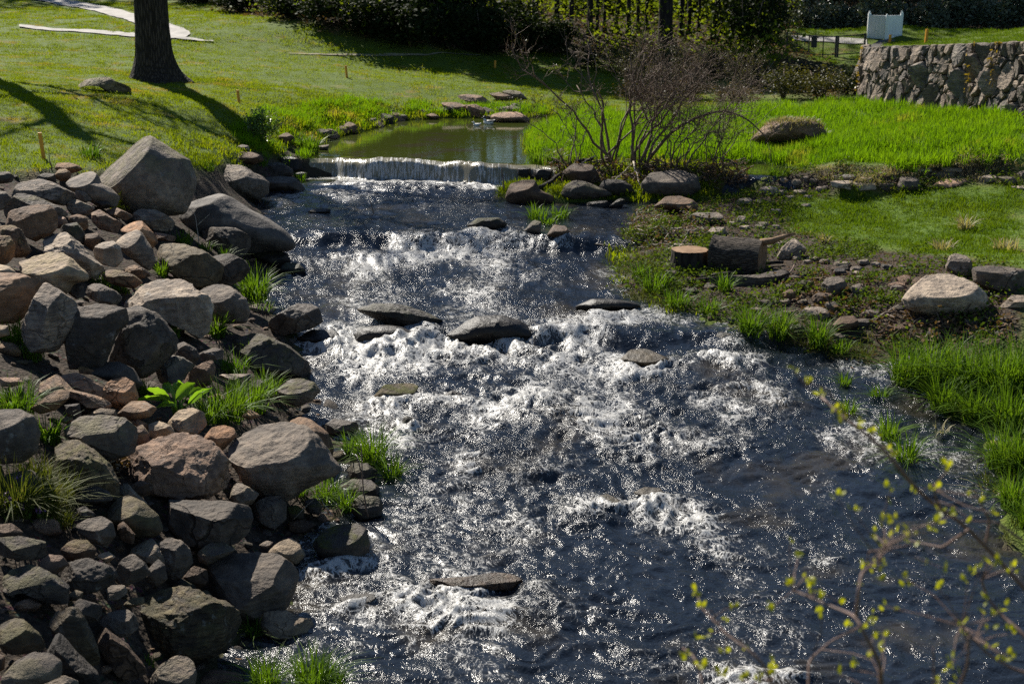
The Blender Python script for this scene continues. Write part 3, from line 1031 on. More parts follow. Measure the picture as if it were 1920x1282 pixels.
def rock(reg, label, col, kind, top, poly, ea=0.0, name=None, group=None, moss=0.0, wet=0.0, lichen=0.0, rust=0.0, strata=None, rough=1.0, deep=1.0, spot=False, sink=.06, parent=None, tint=1.0, plane=None):
    _rk[0] += 1
    sd = _rk[0]
    r = np.random.default_rng(sd + 100)
    P = px_poly(reg, poly) if isinstance(poly, str) else np.array(poly, float)
    POLYS.append(P)
    x, y = P[:, 0], P[:, 1]
    x2, y2 = np.roll(x, -1), np.roll(y, -1)
    cr = x * y2 - x2 * y
    A = cr.sum() / 2
    c = np.array([((x + x2) * cr).sum() / (6 * A), ((y + y2) * cr).sum() / (6 * A)])
    w, h = np.ptp(x), np.ptp(y)
    ybot = y.max()
    xb = x[y > ybot - .18 * h].mean() if (y > ybot - .18 * h).any() else c[0]
    hp, zc = hit(xb, ybot - sink * h, depth=True)
    s = zc / F
    D = (.50 * math.sqrt(w * h) * (.62 if kind == 's' else .8) + .08 * w) * s * deep
    run = 1.7 * top * h * s
    D = max(D, .56 * run) if kind != 's' else max(D, .5 * run)
    zcc = zc + D * ((-.08 if reg == 'C' else .06) if group == GL else .30)
    s = zcc / F
    size = max(w, h)
    n = 5 if size > 135 else (4 if size > 44 else 3)
    V0, Fc = ico(n)
    th, rad = radial(P, c)
    rad = rad * 1.05
    d = V0.copy()
    rho = np.hypot(d[:, 0], d[:, 1])
    ang = np.arctan2(d[:, 1], d[:, 0])
    R = np.interp(ang, np.append(th, math.pi), np.append(rad, rad[0])) * s
    pw = {'r': 1.0, 'a': .80, 's': .72}[kind]
    lat = R * np.clip(rho, 0, 1) ** pw
    dz = np.sign(d[:, 2]) * np.abs(d[:, 2]) ** (1.0 if kind == 'r' else .82) * D
    L = np.stack([lat * np.cos(ang), lat * np.sin(ang), dz], 1)
    hs, ws = h * s, w * s
    a = .5 * math.sqrt(hs * ws)
    vt = L[:, 1].max()

    def cut(nv, cc, soft=.0):
        nv = np.asarray(nv, float)
        nv = nv / np.linalg.norm(nv)
        q = L @ nv - cc
        if soft:
            q = np.where(q > 0, q, 0) * sstep(-soft * .5, soft, q)
        L[:] -= np.maximum(q, 0)[:, None] * nv * (.97 if kind != 'r' else .85)
    if top > 0:
        ev = vt - top * hs
        run = max(1.7 * top * hs, .9 * D)
        ed = min(.56 * run, D * .92)
        bd = ed - run
        nv = np.array([math.sin(ea) * (ed - bd), math.cos(ea) * (ed - bd), top * hs])
        nv /= np.linalg.norm(nv)
        cut(nv, nv @ np.array([0, ev, ed]), .15 * a if kind == 'r' else 0)
    # broken side facets
    nf = {'r': 3, 'a': 13, 's': 9}[kind]
    for k in range(nf):
        nv = np.array([r.normal() * .9, r.normal() * .45 - .1, abs(r.normal()) * .8 + .15])
        nv /= np.linalg.norm(nv)
        sup = (L @ nv).max()
        cut(nv, sup * (r.uniform(.84, .96) - .20 * max(nv[2], 0)) if kind != 'r' else sup * r.uniform(.88, .96), .1 * a if kind == 'r' else 0)
    if kind != 'r' and r.random() < .7:      # a broken ledge across the front
        nv = np.array([r.normal() * .25, r.uniform(.3, 1.0), .7])
        nv /= np.linalg.norm(nv)
        cut(nv, (L @ nv).max() * r.uniform(.72, .88))
    # relief
    nrm = L / (np.linalg.norm(L, axis=1)[:, None] + 1e-9)
    q = L / a + sd * 3.7
    amp = {'r': .055, 'a': .068, 's': .05}[kind] * rough
    disp = amp * (.6 if kind == 'r' else .45) * pn(q, .9, 1) + amp * (.55 if kind == 'r' else .35) * pn(q, 2.1, 2)
    if kind != 'r' or rough > 1.05:
        rid = 1 - 2 * np.abs(pn(q, 3.2, 3))
        disp += amp * .36 * rid + amp * .32 * pn(q, 6.5, 4) + amp * .12 * (1 - 2 * np.abs(pn(q, 13., 7)))
        st = np.array([.25, 1, .35])
        lay = q @ (st / np.linalg.norm(st)) * (5.5 if size > 60 else 4)
        lay = lay + 1.3 * pn(q, 1.4, 8)
        disp += amp * .22 * (np.abs((lay % 1) - .5) * 2 - .5) * (1 if kind == 's' else .55)
    else:
        disp += amp * .16 * pn(q, 6.5, 4)
    L = L + nrm * (disp * a)[:, None]
    ctr = CP + ray(c[0], c[1]) * zcc
    W = ctr + L[:, :1] * cR + L[:, 1:2] * cU - L[:, 2:] * cF
    base = np.array([ctr[0], ctr[1], hp[2]])
    nm = name or ('boulder' if size > 115 else 'rock')
    me = mesh_np(nm, W - base, Fc[:, ::1], True)
    if kind != 'r':
        try:
            me.set_sharp_from_angle(angle=math.radians(34))
        except Exception:
            pass
    o = link(nm, me, M['rock'], parent, base)
    cc = np.array(RC[col]) * np.array([.76, .655, .54]) * tint * r.uniform(.82, 1.18)
    o.color = (*cc, 1)
    o['moss'] = float(moss if moss else (r.random() < .25) * r.uniform(.15, .45))
    o['wet'] = float(wet)
    o['lichen'] = float(lichen if lichen else (r.random() < .45) * r.uniform(.15, .4) * (wet == 0))
    o['crack'] = float((kind != 'r') * r.uniform(.5, 1.0) if r.random() < .75 else 0)
    o['rust'] = float(rust)
    o['strata'] = float(strata if strata is not None else (.55 if kind == 's' else .25))
    tag(o, label, 'boulder' if nm == 'boulder' else 'rock', group)
    if spot:
        ROCK_SPOTS.append((ctr[0], ctr[1] - D * .4, ws / 2))
    return o


# --- left bank, upper part
rock('A', 'huge grey peaked boulder towering over the left bank rock pile', 'g', 'r', .40, '490,300 560,240 620,200 720,130 780,108 850,120 930,170 1000,215 1040,240 1080,340 1075,400 1050,470 1020,530 880,550 700,530 610,440 540,370', -.8, group=GL, strata=.12, rough=1.0, deep=.9, lichen=.15)
rock('A', 'long dark boulder sloping down into the stream below the huge peaked boulder', 's', 'r', .16, '1035,430 1110,400 1190,410 1290,450 1400,520 1500,570 1590,640 1640,710 1600,745 1500,745 1400,765 1280,750 1150,720 1040,640 1010,540', -.35, group=GL, strata=.2, tint=.8, deep=.9)
rock('A', 'broad rounded grey boulder at the water edge right of the huge peaked one', 'g', 'r', .62, '1070,270 1140,250 1200,240 1290,255 1380,290 1450,330 1490,360 1490,420 1440,455 1330,450 1230,425 1170,380 1130,310', -.2, group=GL, rough=1.25, lichen=.3, tint=.85)
rock('A', 'low flat dark rock touching the white water just below the left end of the fall', 'd', 'r', .4, '1480,340 1560,325 1640,335 1690,380 1705,415 1600,418 1490,415', group=GL, wet=.4)
rock('A', 'brownish rock behind the broad rounded boulder, under the leafy bank shrub', 'b', 'r', .5, '1300,215 1340,190 1400,190 1460,215 1470,240 1420,262 1340,260', group=GL, tint=.8)
rock('A', 'dark wet rock against the left end of the waterfall, nearer the bank', 'd', 'a', .35, '1420,275 1500,250 1560,250 1640,290 1650,320 1560,332 1450,315', group=GL, wet=.5)
rock('A', 'black wet rock at the lip of the waterfall on its left', 'k', 'a', .3, '1550,230 1610,215 1680,240 1690,300 1640,305 1560,260', group=GL, wet=.6)
rock('A', 'small black stone at the left foot of the waterfall', 'k', 'a', .3, '1620,325 1680,305 1720,310 1715,340 1660,347', group=GL, wet=.6)
rock('A', 'small grey stone below the leafy bank shrub', 'g', 'r', .4, '1330,165 1350,150 1390,160 1395,190 1340,192', group=GL, tint=.8)
rock('A', 'grey round-shouldered boulder leaning on the left foot of the huge peaked one', 'g', 'r', .42, '375,335 430,300 500,290 540,320 560,370 620,400 665,445 645,495 560,505 480,450 410,415 378,385', -.3, group=GL, lichen=.1)
rock('A', 'large flat grey slab with streaks lying at the lawn edge', 'g', 's', .66, '15,405 60,350 190,330 300,370 400,420 410,450 350,490 280,475 180,450 60,445', -.25, group=GL, strata=.9)
rock('A', 'small dark jagged rock on the lawn edge behind the streaked slab', 'd', 'a', .4, '190,335 240,310 300,315 310,362 250,365', group=GL)
rock('A', 'rounded tan rock on the lawn edge beside the huge peaked boulder', 'o', 'r', .45, '310,292 320,255 380,250 440,270 460,292 400,312 350,305', group=GL, tint=.9)
rock('A', 'grey-brown rock leaning in front of the rounded tan one at the lawn edge', 'b', 'r', .3, '300,335 330,290 360,285 395,310 390,348 340,358', group=GL)
rock('A', 'dark rock cut by the left edge of the photo at the top of the pile', 'd', 'a', .4, '-40,312 40,300 75,330 60,362 -40,372', group=GL)
rock('A', 'grey block below the streaked slab at the left edge of the photo', 'g', 'a', .3, '-30,410 30,418 58,452 10,515 -30,515', group=GL, tint=.8)
rock('A', 'angular grey and rust rock with a slanting blue-grey face below the streaked slab', 'g', 'a', .5, '0,530 50,460 110,425 180,440 260,470 340,510 395,548 300,560 200,560 90,550 0,565', .3, group=GL, rust=.5, strata=.7)
rock('A', 'big brown broken block with a pale ragged top on the upper left pile', 'b', 'a', .42, '-10,565 60,525 190,480 260,485 300,530 305,605 270,645 190,685 100,645 -10,605', group=GL, rust=.4, lichen=.15)
rock('A', 'upright brown block at the left edge beside the dark wedge stone', 'b', 'a', .25, '-20,615 60,600 110,630 140,700 165,745 130,785 70,775 30,690 -20,665', group=GL, tint=1.1)
rock('A', 'rounded orange-brown block at the left photo edge above the cream boulder', 'o', 'a', .2, '-40,660 50,665 75,710 70,775 30,818 -40,820', group=GL, tint=.8)
rock('A', 'pale grey-white boulder with a crumpled top behind the cream one', 'l', 'a', .6, '150,725 230,650 290,622 350,640 420,700 470,760 560,830 568,885 500,895 400,830 300,770 180,750', -.4, group=GL, rough=1.3, lichen=.3)
rock('A', 'cream rounded boulder with a rough sunlit top, largest pale rock of the upper pile', 'c', 'r', .6, '90,805 150,770 240,740 320,750 380,790 470,860 482,905 400,925 380,965 340,990 280,975 220,935 150,885 100,865', -.2, group=GL, rough=1.4, rust=.25, tint=.9)
rock('A', 'massive brown shadowed boulder at the left photo edge below the cream one', 'b', 'a', .18, '-60,870 90,875 200,910 235,945 185,1030 145,1090 90,1140 -60,1150', group=GL, rust=.4)
rock('A', 'narrow cream stone on top of the massive brown shadowed boulder', 'c', 'r', .5, '-30,815 50,835 95,872 20,885 -30,880', group=GL)
rock('A', 'tall tilted grey block with a fine-grained face, left of the dark broken pair', 'g', 'a', .22, '88,1195 160,1050 230,920 330,975 412,1035 410,1115 370,1210 300,1300 170,1310 115,1250', -.35, group=GL, strata=.6, tint=.95, deep=.9)
rock('A', 'dark block with a broken overhanging top, middle of the three large shadowed blocks', 'd', 'a', .28, '415,1075 510,1045 600,1050 692,1070 697,1150 640,1200 605,1290 560,1390 350,1400 330,1340 395,1150', group=GL, rust=.2)
rock('B', 'great dark flat-faced boulder below the speckled white granite', 'd', 'a', .16, '600,390 690,235 760,222 870,268 980,400 972,465 880,550 800,610 720,590 600,560', -.2, group=GL, strata=.1)
rock('A', 'speckled white granite boulder, palest rock of the left bank', 'l', 'a', .62, '700,1060 740,980 800,910 850,880 920,895 980,890 1040,920 1070,970 1150,1000 1175,1055 1150,1190 1080,1240 1040,1190 950,1130 860,1110 780,1090', group=GL, rough=1.6, lichen=.5, tint=1.05)
rock('A', 'grey round boulder to the right of the speckled white granite', 'g', 'r', .5, '1090,975 1150,925 1200,920 1290,950 1370,1020 1390,1085 1370,1140 1280,1150 1180,1130 1165,1050', -.2, group=GL, rough=1.2, tint=.9)
rock('A', 'large olive-dark boulder with a creased top in the middle of the pile', 'v', 'a', .42, '858,700 950,690 1040,715 1150,755 1190,790 1250,835 1232,910 1100,950 980,880 900,810 860,770', -.15, group=GL, tint=.85)
rock('A', 'dark sloping rock joined to the right side of the olive-dark boulder', 'd', 'a', .4, '1168,760 1260,755 1360,800 1392,845 1350,905 1280,940 1205,910', -.35, group=GL)
rock('A', 'blue-grey long stone leaning between the orange and the olive-dark rocks', 'l', 'r', .5, '630,655 680,615 740,615 790,650 850,740 865,805 830,855 760,808 690,750 640,700', -.5, group=GL, strata=.6, tint=.72)
rock('A', 'pale squarish stone left of the blue-grey leaning one', 'l', 'a', .4, '515,775 560,690 620,685 660,720 682,795 640,835 560,815', group=GL, tint=.75)
rock('A', 'pinkish-brown slab tilted to the right, behind the orange rock', 'p', 's', .2, '478,510 540,508 620,560 680,590 645,645 560,625 490,565', -.5, group=GL, tint=.8)
rock('A', 'thin brown slab above the tilted pinkish slab', 'b', 's', .4, '565,512 640,500 745,550 700,575 620,545', -.3, group=GL)
rock('A', 'grey and white veined rock at the foot of the huge peaked boulder', 'l', 'a', .5, '730,555 780,505 850,515 930,550 978,585 950,635 850,625 770,595', group=GL, tint=.75, strata=.7)
rock('A', 'orange-tan rock wedged above the blue-grey leaning stone', 'o', 'r', .42, '645,602 720,570 790,580 850,640 876,695 840,735 790,655 700,625', -.5, group=GL)
rock('A', 'black pointed wedge in the middle of the brown upper pile', 'd', 'a', .25, '310,622 420,585 450,620 482,685 450,715 380,675', group=GL, tint=.8)
rock('A', 'brown cobble right of the big brown broken block', 'b', 'a', .3, '372,562 430,540 480,560 490,612 460,635 400,595', group=GL)
rock('A', 'brown rounded cobble between the black wedge and the pale squarish stone', 'b', 'r', .35, '480,655 540,640 562,682 520,745 470,712', group=GL)
rock('A', 'grey slab with a bright streak below the round-shouldered boulder', 'l', 's', .5, '345,475 400,450 470,480 525,502 490,545 400,545', -.3, group=GL, tint=.7)
rock('A', 'small grey cobble under the round-shouldered boulder', 'd', 'r', .4, '530,472 590,460 622,490 580,508', group=GL)
rock('A', 'black round mossy stone at the water edge, larger of the two by the second drop', 'k', 'r', .4, '1400,785 1450,740 1530,738 1600,760 1622,802 1570,843 1520,845 1470,808', group=GL, wet=.4, moss=.3, tint=1.2)
rock('A', 'black round stone in the white water, smaller of the two by the second drop', 'k', 'r', .35, '1545,862 1600,810 1660,815 1706,852 1690,884 1600,892', group=GS, wet=.5, spot=True)
rock('B', 'dark oblong block lying in the water beside the left bank', 'd', 'a', .3, '1490,315 1560,270 1660,210 1740,200 1780,240 1802,305 1740,340 1640,370 1560,385 1500,360', .25, group=GS, wet=.35, spot=True)
rock('A', 'grey stone with a light top in the grass below the cream boulder', 'g', 'a', .5, '460,980 500,920 560,935 640,970 682,1012 640,1045 560,1035 490,1005', -.2, group=GL)
rock('A', 'flat brown slab half hidden by grass blades left of the speckled granite', 'b', 's', .6, '570,832 650,850 740,880 792,922 740,955 640,935 570,895', -.2, group=GL, tint=.7)
rock('A', 'dark plank-like stone wedged under the blue-grey leaning stone', 'b', 's', .4, '668,832 740,820 830,860 852,882 780,903', -.3, group=GL, tint=.6)
rock('A', 'squared dark block set under the long dark sloping boulder', 'd', 'a', .12, '1090,625 1200,610 1310,625 1392,662 1402,725 1350,778 1270,758 1150,705', group=GL)
rock('A', 'dark stone in the gap left of the grass-bound grey stone', 'd', 'a', .3, '380,925 460,940 468,1002 420,1015 368,975', group=GL)
rock('A', 'thin reddish slab under the veined rock', 'p', 's', .4, '845,638 980,665 975,695 870,685', -.1, group=GL, tint=.6)
rock('A', 'speckled grey stone between the streaked slab and the round-shouldered boulder', 'g', 'a', .4, '402,395 470,405 515,462 470,475 420,445', group=GL)
rock('A', 'grey-brown stone right of the big brown broken block', 'p', 'a', .35, '300,545 360,560 385,612 310,622', group=GL, tint=.8)
# --- left bank, lower part
rock('B', 'dark craggy boulder with a mossy right edge by the bright rapids', 'd', 'a', .25, '1253,425 1290,380 1370,360 1480,390 1600,440 1690,520 1747,592 1732,632 1640,618 1540,608 1400,565 1300,538 1253,490', -.35, group=GL, moss=.35)
rock('B', 'mossy grey boulder at the water edge right of the grass patch', 'g', 'r', .55, '1555,695 1600,625 1680,620 1750,650 1788,695 1740,748 1660,778 1590,758', -.15, group=GL, moss=.8, tint=.75, rough=1.2)
rock('B', 'large smooth rounded boulder, biggest of the middle left bank', 'g', 'r', .55, '1288,1010 1330,920 1400,870 1500,860 1600,870 1700,910 1760,960 1830,1060 1882,1125 1850,1160 1780,1190 1600,1300 1500,1290 1400,1240 1355,1160 1305,1085', -.25, group=GL, rough=1.15, strata=.25, tint=.92)
rock('B', 'brown rounded rock tucked behind the large smooth rounded boulder', 'b', 'r', .4, '1585,855 1650,825 1740,860 1830,930 1862,1015 1850,1066 1790,1010 1700,930', -.4, group=GL)
rock('B', 'dark wet stone at the tip of the bank behind the tall thin grass', 'd', 'a', .35, '1800,895 1870,850 1990,870 2010,920 1900,940 1830,930', group=GL, wet=.3)
rock('B', 'flat-topped rough pink-grey boulder with a broad sunlit top', 'p', 'a', .66, '648,1185 700,1090 780,1010 860,960 960,925 1080,940 1170,990 1240,1090 1278,1185 1252,1240 1180,1275 1000,1285 850,1260 780,1215 700,1210', -.05, group=GL, rough=1.6, lichen=.2, tint=.95)
rock('B', 'dark flat-topped block with a clean-cut edge left of the rough pink-grey boulder', 'd', 's', .42, '355,905 440,840 560,830 680,850 745,900 768,965 740,1040 640,1070 540,1090 480,1020 380,965', group=GL, tint=1.25, strata=.2)
rock('B', 'dark smooth boulder cut by the left photo edge above the grass', 'd', 'r', .35, '-80,800 20,786 100,800 180,840 212,925 200,1030 120,1095 -80,1095', -.2, group=GL, tint=1.1)
rock('B', 'sloping boulder with dark moss on its side beside the grassy weeds', 'v', 'a', .4, '212,1020 310,960 400,970 500,1030 590,1110 642,1205 655,1300 560,1310 470,1215 380,1140 270,1090', -.45, group=GL, moss=.6, rough=1.3)
rock('B', 'orange-brown cube-shaped stone left of the big-leaved plant', 'o', 'a', .3, '570,685 620,635 690,618 740,650 766,725 740,785 660,800 590,757', group=GL, tint=.85)
rock('B', 'long brown layered slab lying diagonally on the left bank', 'p', 's', .4, '165,605 230,580 290,590 400,690 520,720 600,750 652,805 620,822 520,780 400,720 300,700 190,695', -.55, group=GL, strata=1.0, tint=.85, deep=.7)
rock('B', 'pinkish slab behind the long brown layered one', 'p', 's', .5, '288,592 400,585 480,620 560,670 572,725 480,718 400,675', -.3, group=GL, tint=.9)
rock('B', 'dark rounded boulder under the great flat-faced one', 'd', 'r', .3, '478,555 560,525 660,530 740,570 792,655 740,700 640,650 530,605', -.2, group=GL)
rock('B', 'small orange brick-shaped stone on the dark rounded boulder', 'o', 'a', .4, '425,572 450,555 530,580 522,603 430,594', group=GL)
rock('B', 'blue-grey slate block with a bright top edge above the big-leaved plant', 's', 'a', .2, '858,595 900,530 950,495 1020,510 1092,560 1040,595 1000,650 880,650', -.4, group=GL, strata=.1)
rock('B', 'dark stone leaning on the great flat-faced boulder from the right', 'd', 'a', .2, '965,435 1020,420 1090,460 1112,505 1080,552 955,500', -.4, group=GL)
rock('B', 'grey-brown rock rising behind the big-leaved plant', 'b', 'a', .35, '1018,645 1070,580 1150,530 1182,510 1202,565 1170,660 1100,680 1035,675', .5, group=GL, tint=.8)
rock('B', 'flat grey stone behind the dark craggy boulder grass', 'g', 's', .5, '1108,485 1200,450 1252,470 1242,515 1120,526', group=GL)
rock('B', 'tan rounded stone below the orange-brown cube', 't', 'r', .45, '658,822 730,750 800,750 872,792 840,836 760,856 690,846', group=GL, tint=.75)
rock('B', 'triangular sand-coloured stone right under the big-leaved plant', 'c', 'a', .6, '923,878 1000,800 1070,780 1130,820 1147,884 1100,937 1000,927', -.1, group=GL, tint=.95, rust=.3)
rock('B', 'sand-coloured stone left of the triangular one', 'c', 'a', .5, '828,885 880,860 950,890 972,928 900,958 840,967', group=GL, tint=.9)
rock('B', 'orange egg-shaped stone on the rim of the rough pink-grey boulder', 'o', 'r', .4, '1128,965 1190,900 1250,880 1300,900 1318,945 1270,998 1220,1050 1178,1010', .3, group=GL, tint=.95)
rock('B', 'small upright brown stone left of the rough pink-grey boulder', 'p', 'r', .3, '748,905 790,880 830,930 832,985 790,1012 758,968', group=GL)
rock('B', 'tan humped stone in the grass at the left end of the long layered slab', 't', 'r', .45, '178,790 260,730 330,680 382,690 380,735 310,798 230,822', .3, group=GL, tint=.85)
rock('B', 'small tan stone above the small upright brown one', 't', 'a', .4, '708,865 740,835 820,880 827,914 760,895', -.4, group=GL)
rock('B', 'tan stone half sunk in the thick bank grass', 't', 'r', .5, '1348,835 1400,795 1455,832 1400,856', group=GL)
rock('B', 'dark stone in the thick bank grass near the mossy grey boulder', 'd', 'a', .3, '1368,665 1450,630 1492,672 1482,726 1400,708', group=GL)
rock('B', 'cream stone peeping out at the left photo edge below the massive brown boulder', 'c', 'r', .4, '-20,322 40,330 50,384 -20,395', group=GL)
rock('B', 'pale pinkish stone at the left photo edge on the earthy bank', 'p', 'a', .5, '-20,620 110,620 127,652 60,670 -20,665', group=GL, tint=1.1)
rock('B', 'cream flat stone at the lower end of the long layered slab', 'c', 's', .5, '498,825 560,790 640,800 652,834 560,840', group=GL, tint=.8)
rock('B', 'small buff pebble left of the dark flat-topped block', 't', 'r', .5, '330,864 370,835 407,852 390,884', group=GL)
rock('B', 'dark stone in the shadow under the tan humped one', 'd', 'a', .2, '355,775 440,765 452,835 370,836', group=GL)
rock('B', 'little pink pebble left of the large smooth rounded boulder', 'p', 'r', .4, '1328,1133 1360,1125 1374,1174 1340,1196', group=GL)
rock('B', 'long pale slab lying in the grass under the dark craggy boulder', 'g', 's', .5, '1208,602 1400,598 1402,630 1250,636', group=GL)
rock('B', 'grey chip between the orange egg and the large smooth boulder', 'g', 'a', .4, '1218,1045 1290,1030 1305,1095 1240,1088', group=GL)
# --- lower left
rock('C', 'dark trapezoid block with a flat top, below the rough pink-grey boulder', 'd', 's', .28, '872,295 930,262 1060,265 1240,270 1380,290 1407,335 1382,430 1310,492 1160,512 1060,500 1000,450 900,360', group=GL, strata=.15, deep=1.1, tint=0.74)
rock('C', 'great flat oval grey boulder beside the water in the lower left', 'g', 's', .6, '1123,648 1200,575 1260,538 1400,536 1520,560 1620,620 1664,685 1640,780 1580,862 1480,905 1350,905 1250,865 1180,795 1160,690', -.12, group=GL, strata=.5, tint=0.53)
rock('C', 'widest dark layered boulder of the lower left with greenish crust', 'v', 'a', .5, '690,865 800,800 930,755 1020,760 1150,810 1260,850 1340,910 1362,978 1290,1040 1220,1100 1080,1122 950,1112 830,1062 755,970', -.2, group=GL, rough=1.5, strata=.9, moss=.25, tint=0.55)
rock('C', 'smooth olive rounded boulder left of the dark trapezoid block', 'v', 'r', .4, '598,300 640,235 700,225 790,270 870,340 908,418 860,460 780,460 700,410 615,360', -.35, group=GL, tint=0.74)
rock('C', 'narrow light slab between the moss-sided boulder and the smooth olive one', 'l', 's', .5, '645,145 700,160 790,250 832,292 770,280 680,228', -.5, group=GL, tint=0.52)
rock('C', 'cream-topped pebble at the water edge above the great flat oval boulder', 'c', 'r', .5, '1488,545 1560,490 1620,465 1672,500 1703,563 1660,608 1560,588', .2, group=GL, wet=.15, tint=0.74)
rock('C', 'small grey pebble left of the cream-topped one', 'g', 'r', .5, '1450,503 1490,480 1527,490 1502,528 1460,524', group=GL, tint=0.74)
rock('C', 'round dark boulder with yellow-green moss standing in the water', 'd', 'r', .5, '1752,500 1800,430 1880,395 1985,385 2042,420 2064,505 2042,580 1960,602 1860,592 1788,560', -.2, group=GS, moss=1.0, wet=.25, spot=True, tint=0.74)
rock('C', 'squarish grey stone between the dark trapezoid block and the mossy bank', 'g', 'a', .5, '1403,295 1480,235 1560,228 1597,270 1592,365 1540,408 1480,388 1436,345', group=GL, tint=0.63)
rock('C', 'pale broken stone right of the rough pink-grey boulder', 'l', 'a', .6, '1268,205 1310,150 1380,180 1442,222 1400,276 1300,266', -.4, group=GL, tint=0.63, rough=1.3)
rock('C', 'pale low stone lying in the water under the great flat oval boulder', 'c', 'a', .5, '1408,925 1480,890 1580,880 1640,910 1752,930 1784,975 1700,1020 1560,1022 1480,1000 1420,968', group=GL, wet=.15, tint=0.59, rough=1.3)
rock('C', 'knobbly dark rock right of the two-toned speckled pair', 'd', 'a', .35, '878,505 930,470 1000,480 1050,530 1067,605 1030,668 980,698 930,658 900,590', group=GL, tint=0.89, rough=1.3)
rock('C', 'speckled light grey rock with a jagged crest, brightest of the lower left heap', 'l', 'a', .6, '698,548 750,500 830,468 880,520 932,605 920,648 850,600 770,570', -.3, group=GL, tint=0.53, rough=1.4)
rock('C', 'grey-green pyramid rock in front of the speckled jagged one', 'g', 'a', .35, '628,698 680,590 730,555 800,610 832,665 780,698 700,730', group=GL, tint=0.53)
rock('C', 'rounded dark stone under the speckled jagged rock', 'd', 'r', .25, '828,645 880,585 920,620 932,695 880,738 820,706', group=GL, tint=0.74)
rock('C', 'big dark craggy rock above the small crystalline one', 'd', 'a', .4, '298,668 390,610 480,585 560,620 632,650 642,705 580,740 470,770 385,740', group=GL, rough=1.7, tint=0.74)
rock('C', 'broad sloping slab with a flat brown-grey top at the left photo edge', 'g', 's', .72, '-40,640 20,622 100,605 200,640 300,690 372,742 367,828 300,830 130,752 -40,705', -.3, group=GL, tint=0.59)
rock('C', 'brown-grey rounded stone above the big dark craggy rock', 'b', 'r', .4, '348,525 400,475 480,480 532,532 522,585 440,607 368,577', group=GL, tint=0.55)
rock('C', 'pinkish-grey stone left of the big dark craggy rock', 'p', 'a', .5, '213,625 260,560 340,570 372,612 340,656 270,678', group=GL, tint=0.48)
rock('C', 'low dark boulder at the left photo edge under the purple weeds', 'd', 'a', .5, '-40,470 100,462 240,490 252,565 200,588 80,578 -40,560', group=GL, tint=0.74)
rock('C', 'grey stone with a pale lower side under the smooth olive boulder', 'g', 'r', .35, '428,395 490,360 560,345 620,380 642,455 600,508 520,490 445,438', group=GL, tint=0.55)
rock('C', 'flat dark stone with a wet-looking ridge at the edge of the weeds', 'd', 's', .5, '348,235 450,190 530,180 600,210 622,254 540,270 440,260', group=GL, rough=1.4, tint=0.74)
rock('C', 'small dark stone below the flat ridged one', 'd', 'a', .4, '408,312 470,290 532,337 500,355 430,345', group=GL, tint=0.74)
rock('C', 'brown leaning stone between the smooth olive boulder and the pale pebbles', 'b', 'a', .4, '645,402 680,370 750,450 742,496 680,476', -.5, group=GL, tint=0.55)
rock('C', 'brown stone at the left photo edge right under the purple weeds', 'b', 'r', .4, '-20,392 60,385 122,432 110,470 -20,470', group=GL, tint=0.52)
rock('C', 'small crystalline grey rock below the big dark craggy one', 'l', 'a', .6, '568,785 620,735 690,730 708,772 660,806 600,812', group=GL, tint=0.48, rough=1.5)
rock('C', 'dark wedge with a brown top above the long brown beam of stone', 'd', 'a', .3, '378,855 430,808 560,850 562,908 480,948 400,898', -.3, group=GL, tint=0.74)
rock('C', 'upright split slab with a greenish sunlit face in the bottom left', 'v', 's', .15, '240,860 270,842 310,900 350,865 420,862 462,920 530,1080 557,1185 530,1218 460,1160 380,1085 310,1010 245,970', -.8, group=GL, tint=0.63, deep=.8)
rock('C', 'black slab standing in for the shadow below the upright split one', 'k', 's', .1, '225,965 310,1000 420,1130 530,1228 545,1310 370,1310 290,1190', -.8, group=GL, tint=0.74)  # black colour stands for the dark shadow behind the split slab
rock('C', 'long brown beam of stone slanting down in the bottom left', 'b', 's', .3, '483,980 540,950 620,1010 700,1070 790,1180 813,1225 740,1250 680,1240 600,1140 515,1038', -.85, group=GL, tint=0.53, deep=.8)
rock('C', 'light grey block above the long brown beam of stone', 'g', 'a', .55, '527,938 600,890 690,870 740,900 768,966 720,1010 640,1022 555,980', group=GL, tint=0.74)
rock('C', 'olive sloping rock at the left photo edge in the bottom left', 'v', 'a', .6, '-30,970 40,910 110,930 200,1010 252,1090 180,1098 60,1110 -30,1060', -.3, group=GL, tint=0.59)
rock('C', 'light grey smooth rock in the bottom left corner', 'l', 'r', .6, '15,1240 90,1160 170,1105 260,1110 332,1160 332,1240 250,1275 150,1310 25,1310', group=GL, tint=0.48)
rock('C', 'pale stone cut by the bottom photo edge beside the light grey smooth rock', 'l', 'a', .5, '225,1300 270,1245 350,1240 432,1272 440,1330 230,1330', group=GL, tint=0.45)
rock('C', 'light pointed slab cut by the bottom photo edge, left of the grass in the water', 'l', 's', .6, '805,1300 900,1180 970,1130 1040,1118 1072,1160 1088,1235 1070,1340 810,1340', .35, group=GL, tint=0.52)
rock('C', 'dark flat stone above the widest layered boulder', 'd', 's', .4, '928,705 1000,690 1080,730 1102,764 1020,766 948,745', group=GL, tint=0.74)
rock('C', 'light grey chip behind the widest layered boulder', 'l', 'a', .6, '1095,773 1150,755 1182,792 1170,815 1100,795', group=GL, tint=0.45)
rock('C', 'round grey-brown rock behind the great flat oval boulder', 'g', 'r', .4, '1108,545 1170,495 1240,490 1312,532 1250,570 1160,618 1118,596', group=GL, tint=0.55)
rock('C', 'dark reddish rock wedged left of the great flat oval boulder', 'b', 'a', .3, '1018,695 1080,625 1150,650 1162,726 1100,748 1050,728', group=GL, tint=0.37)
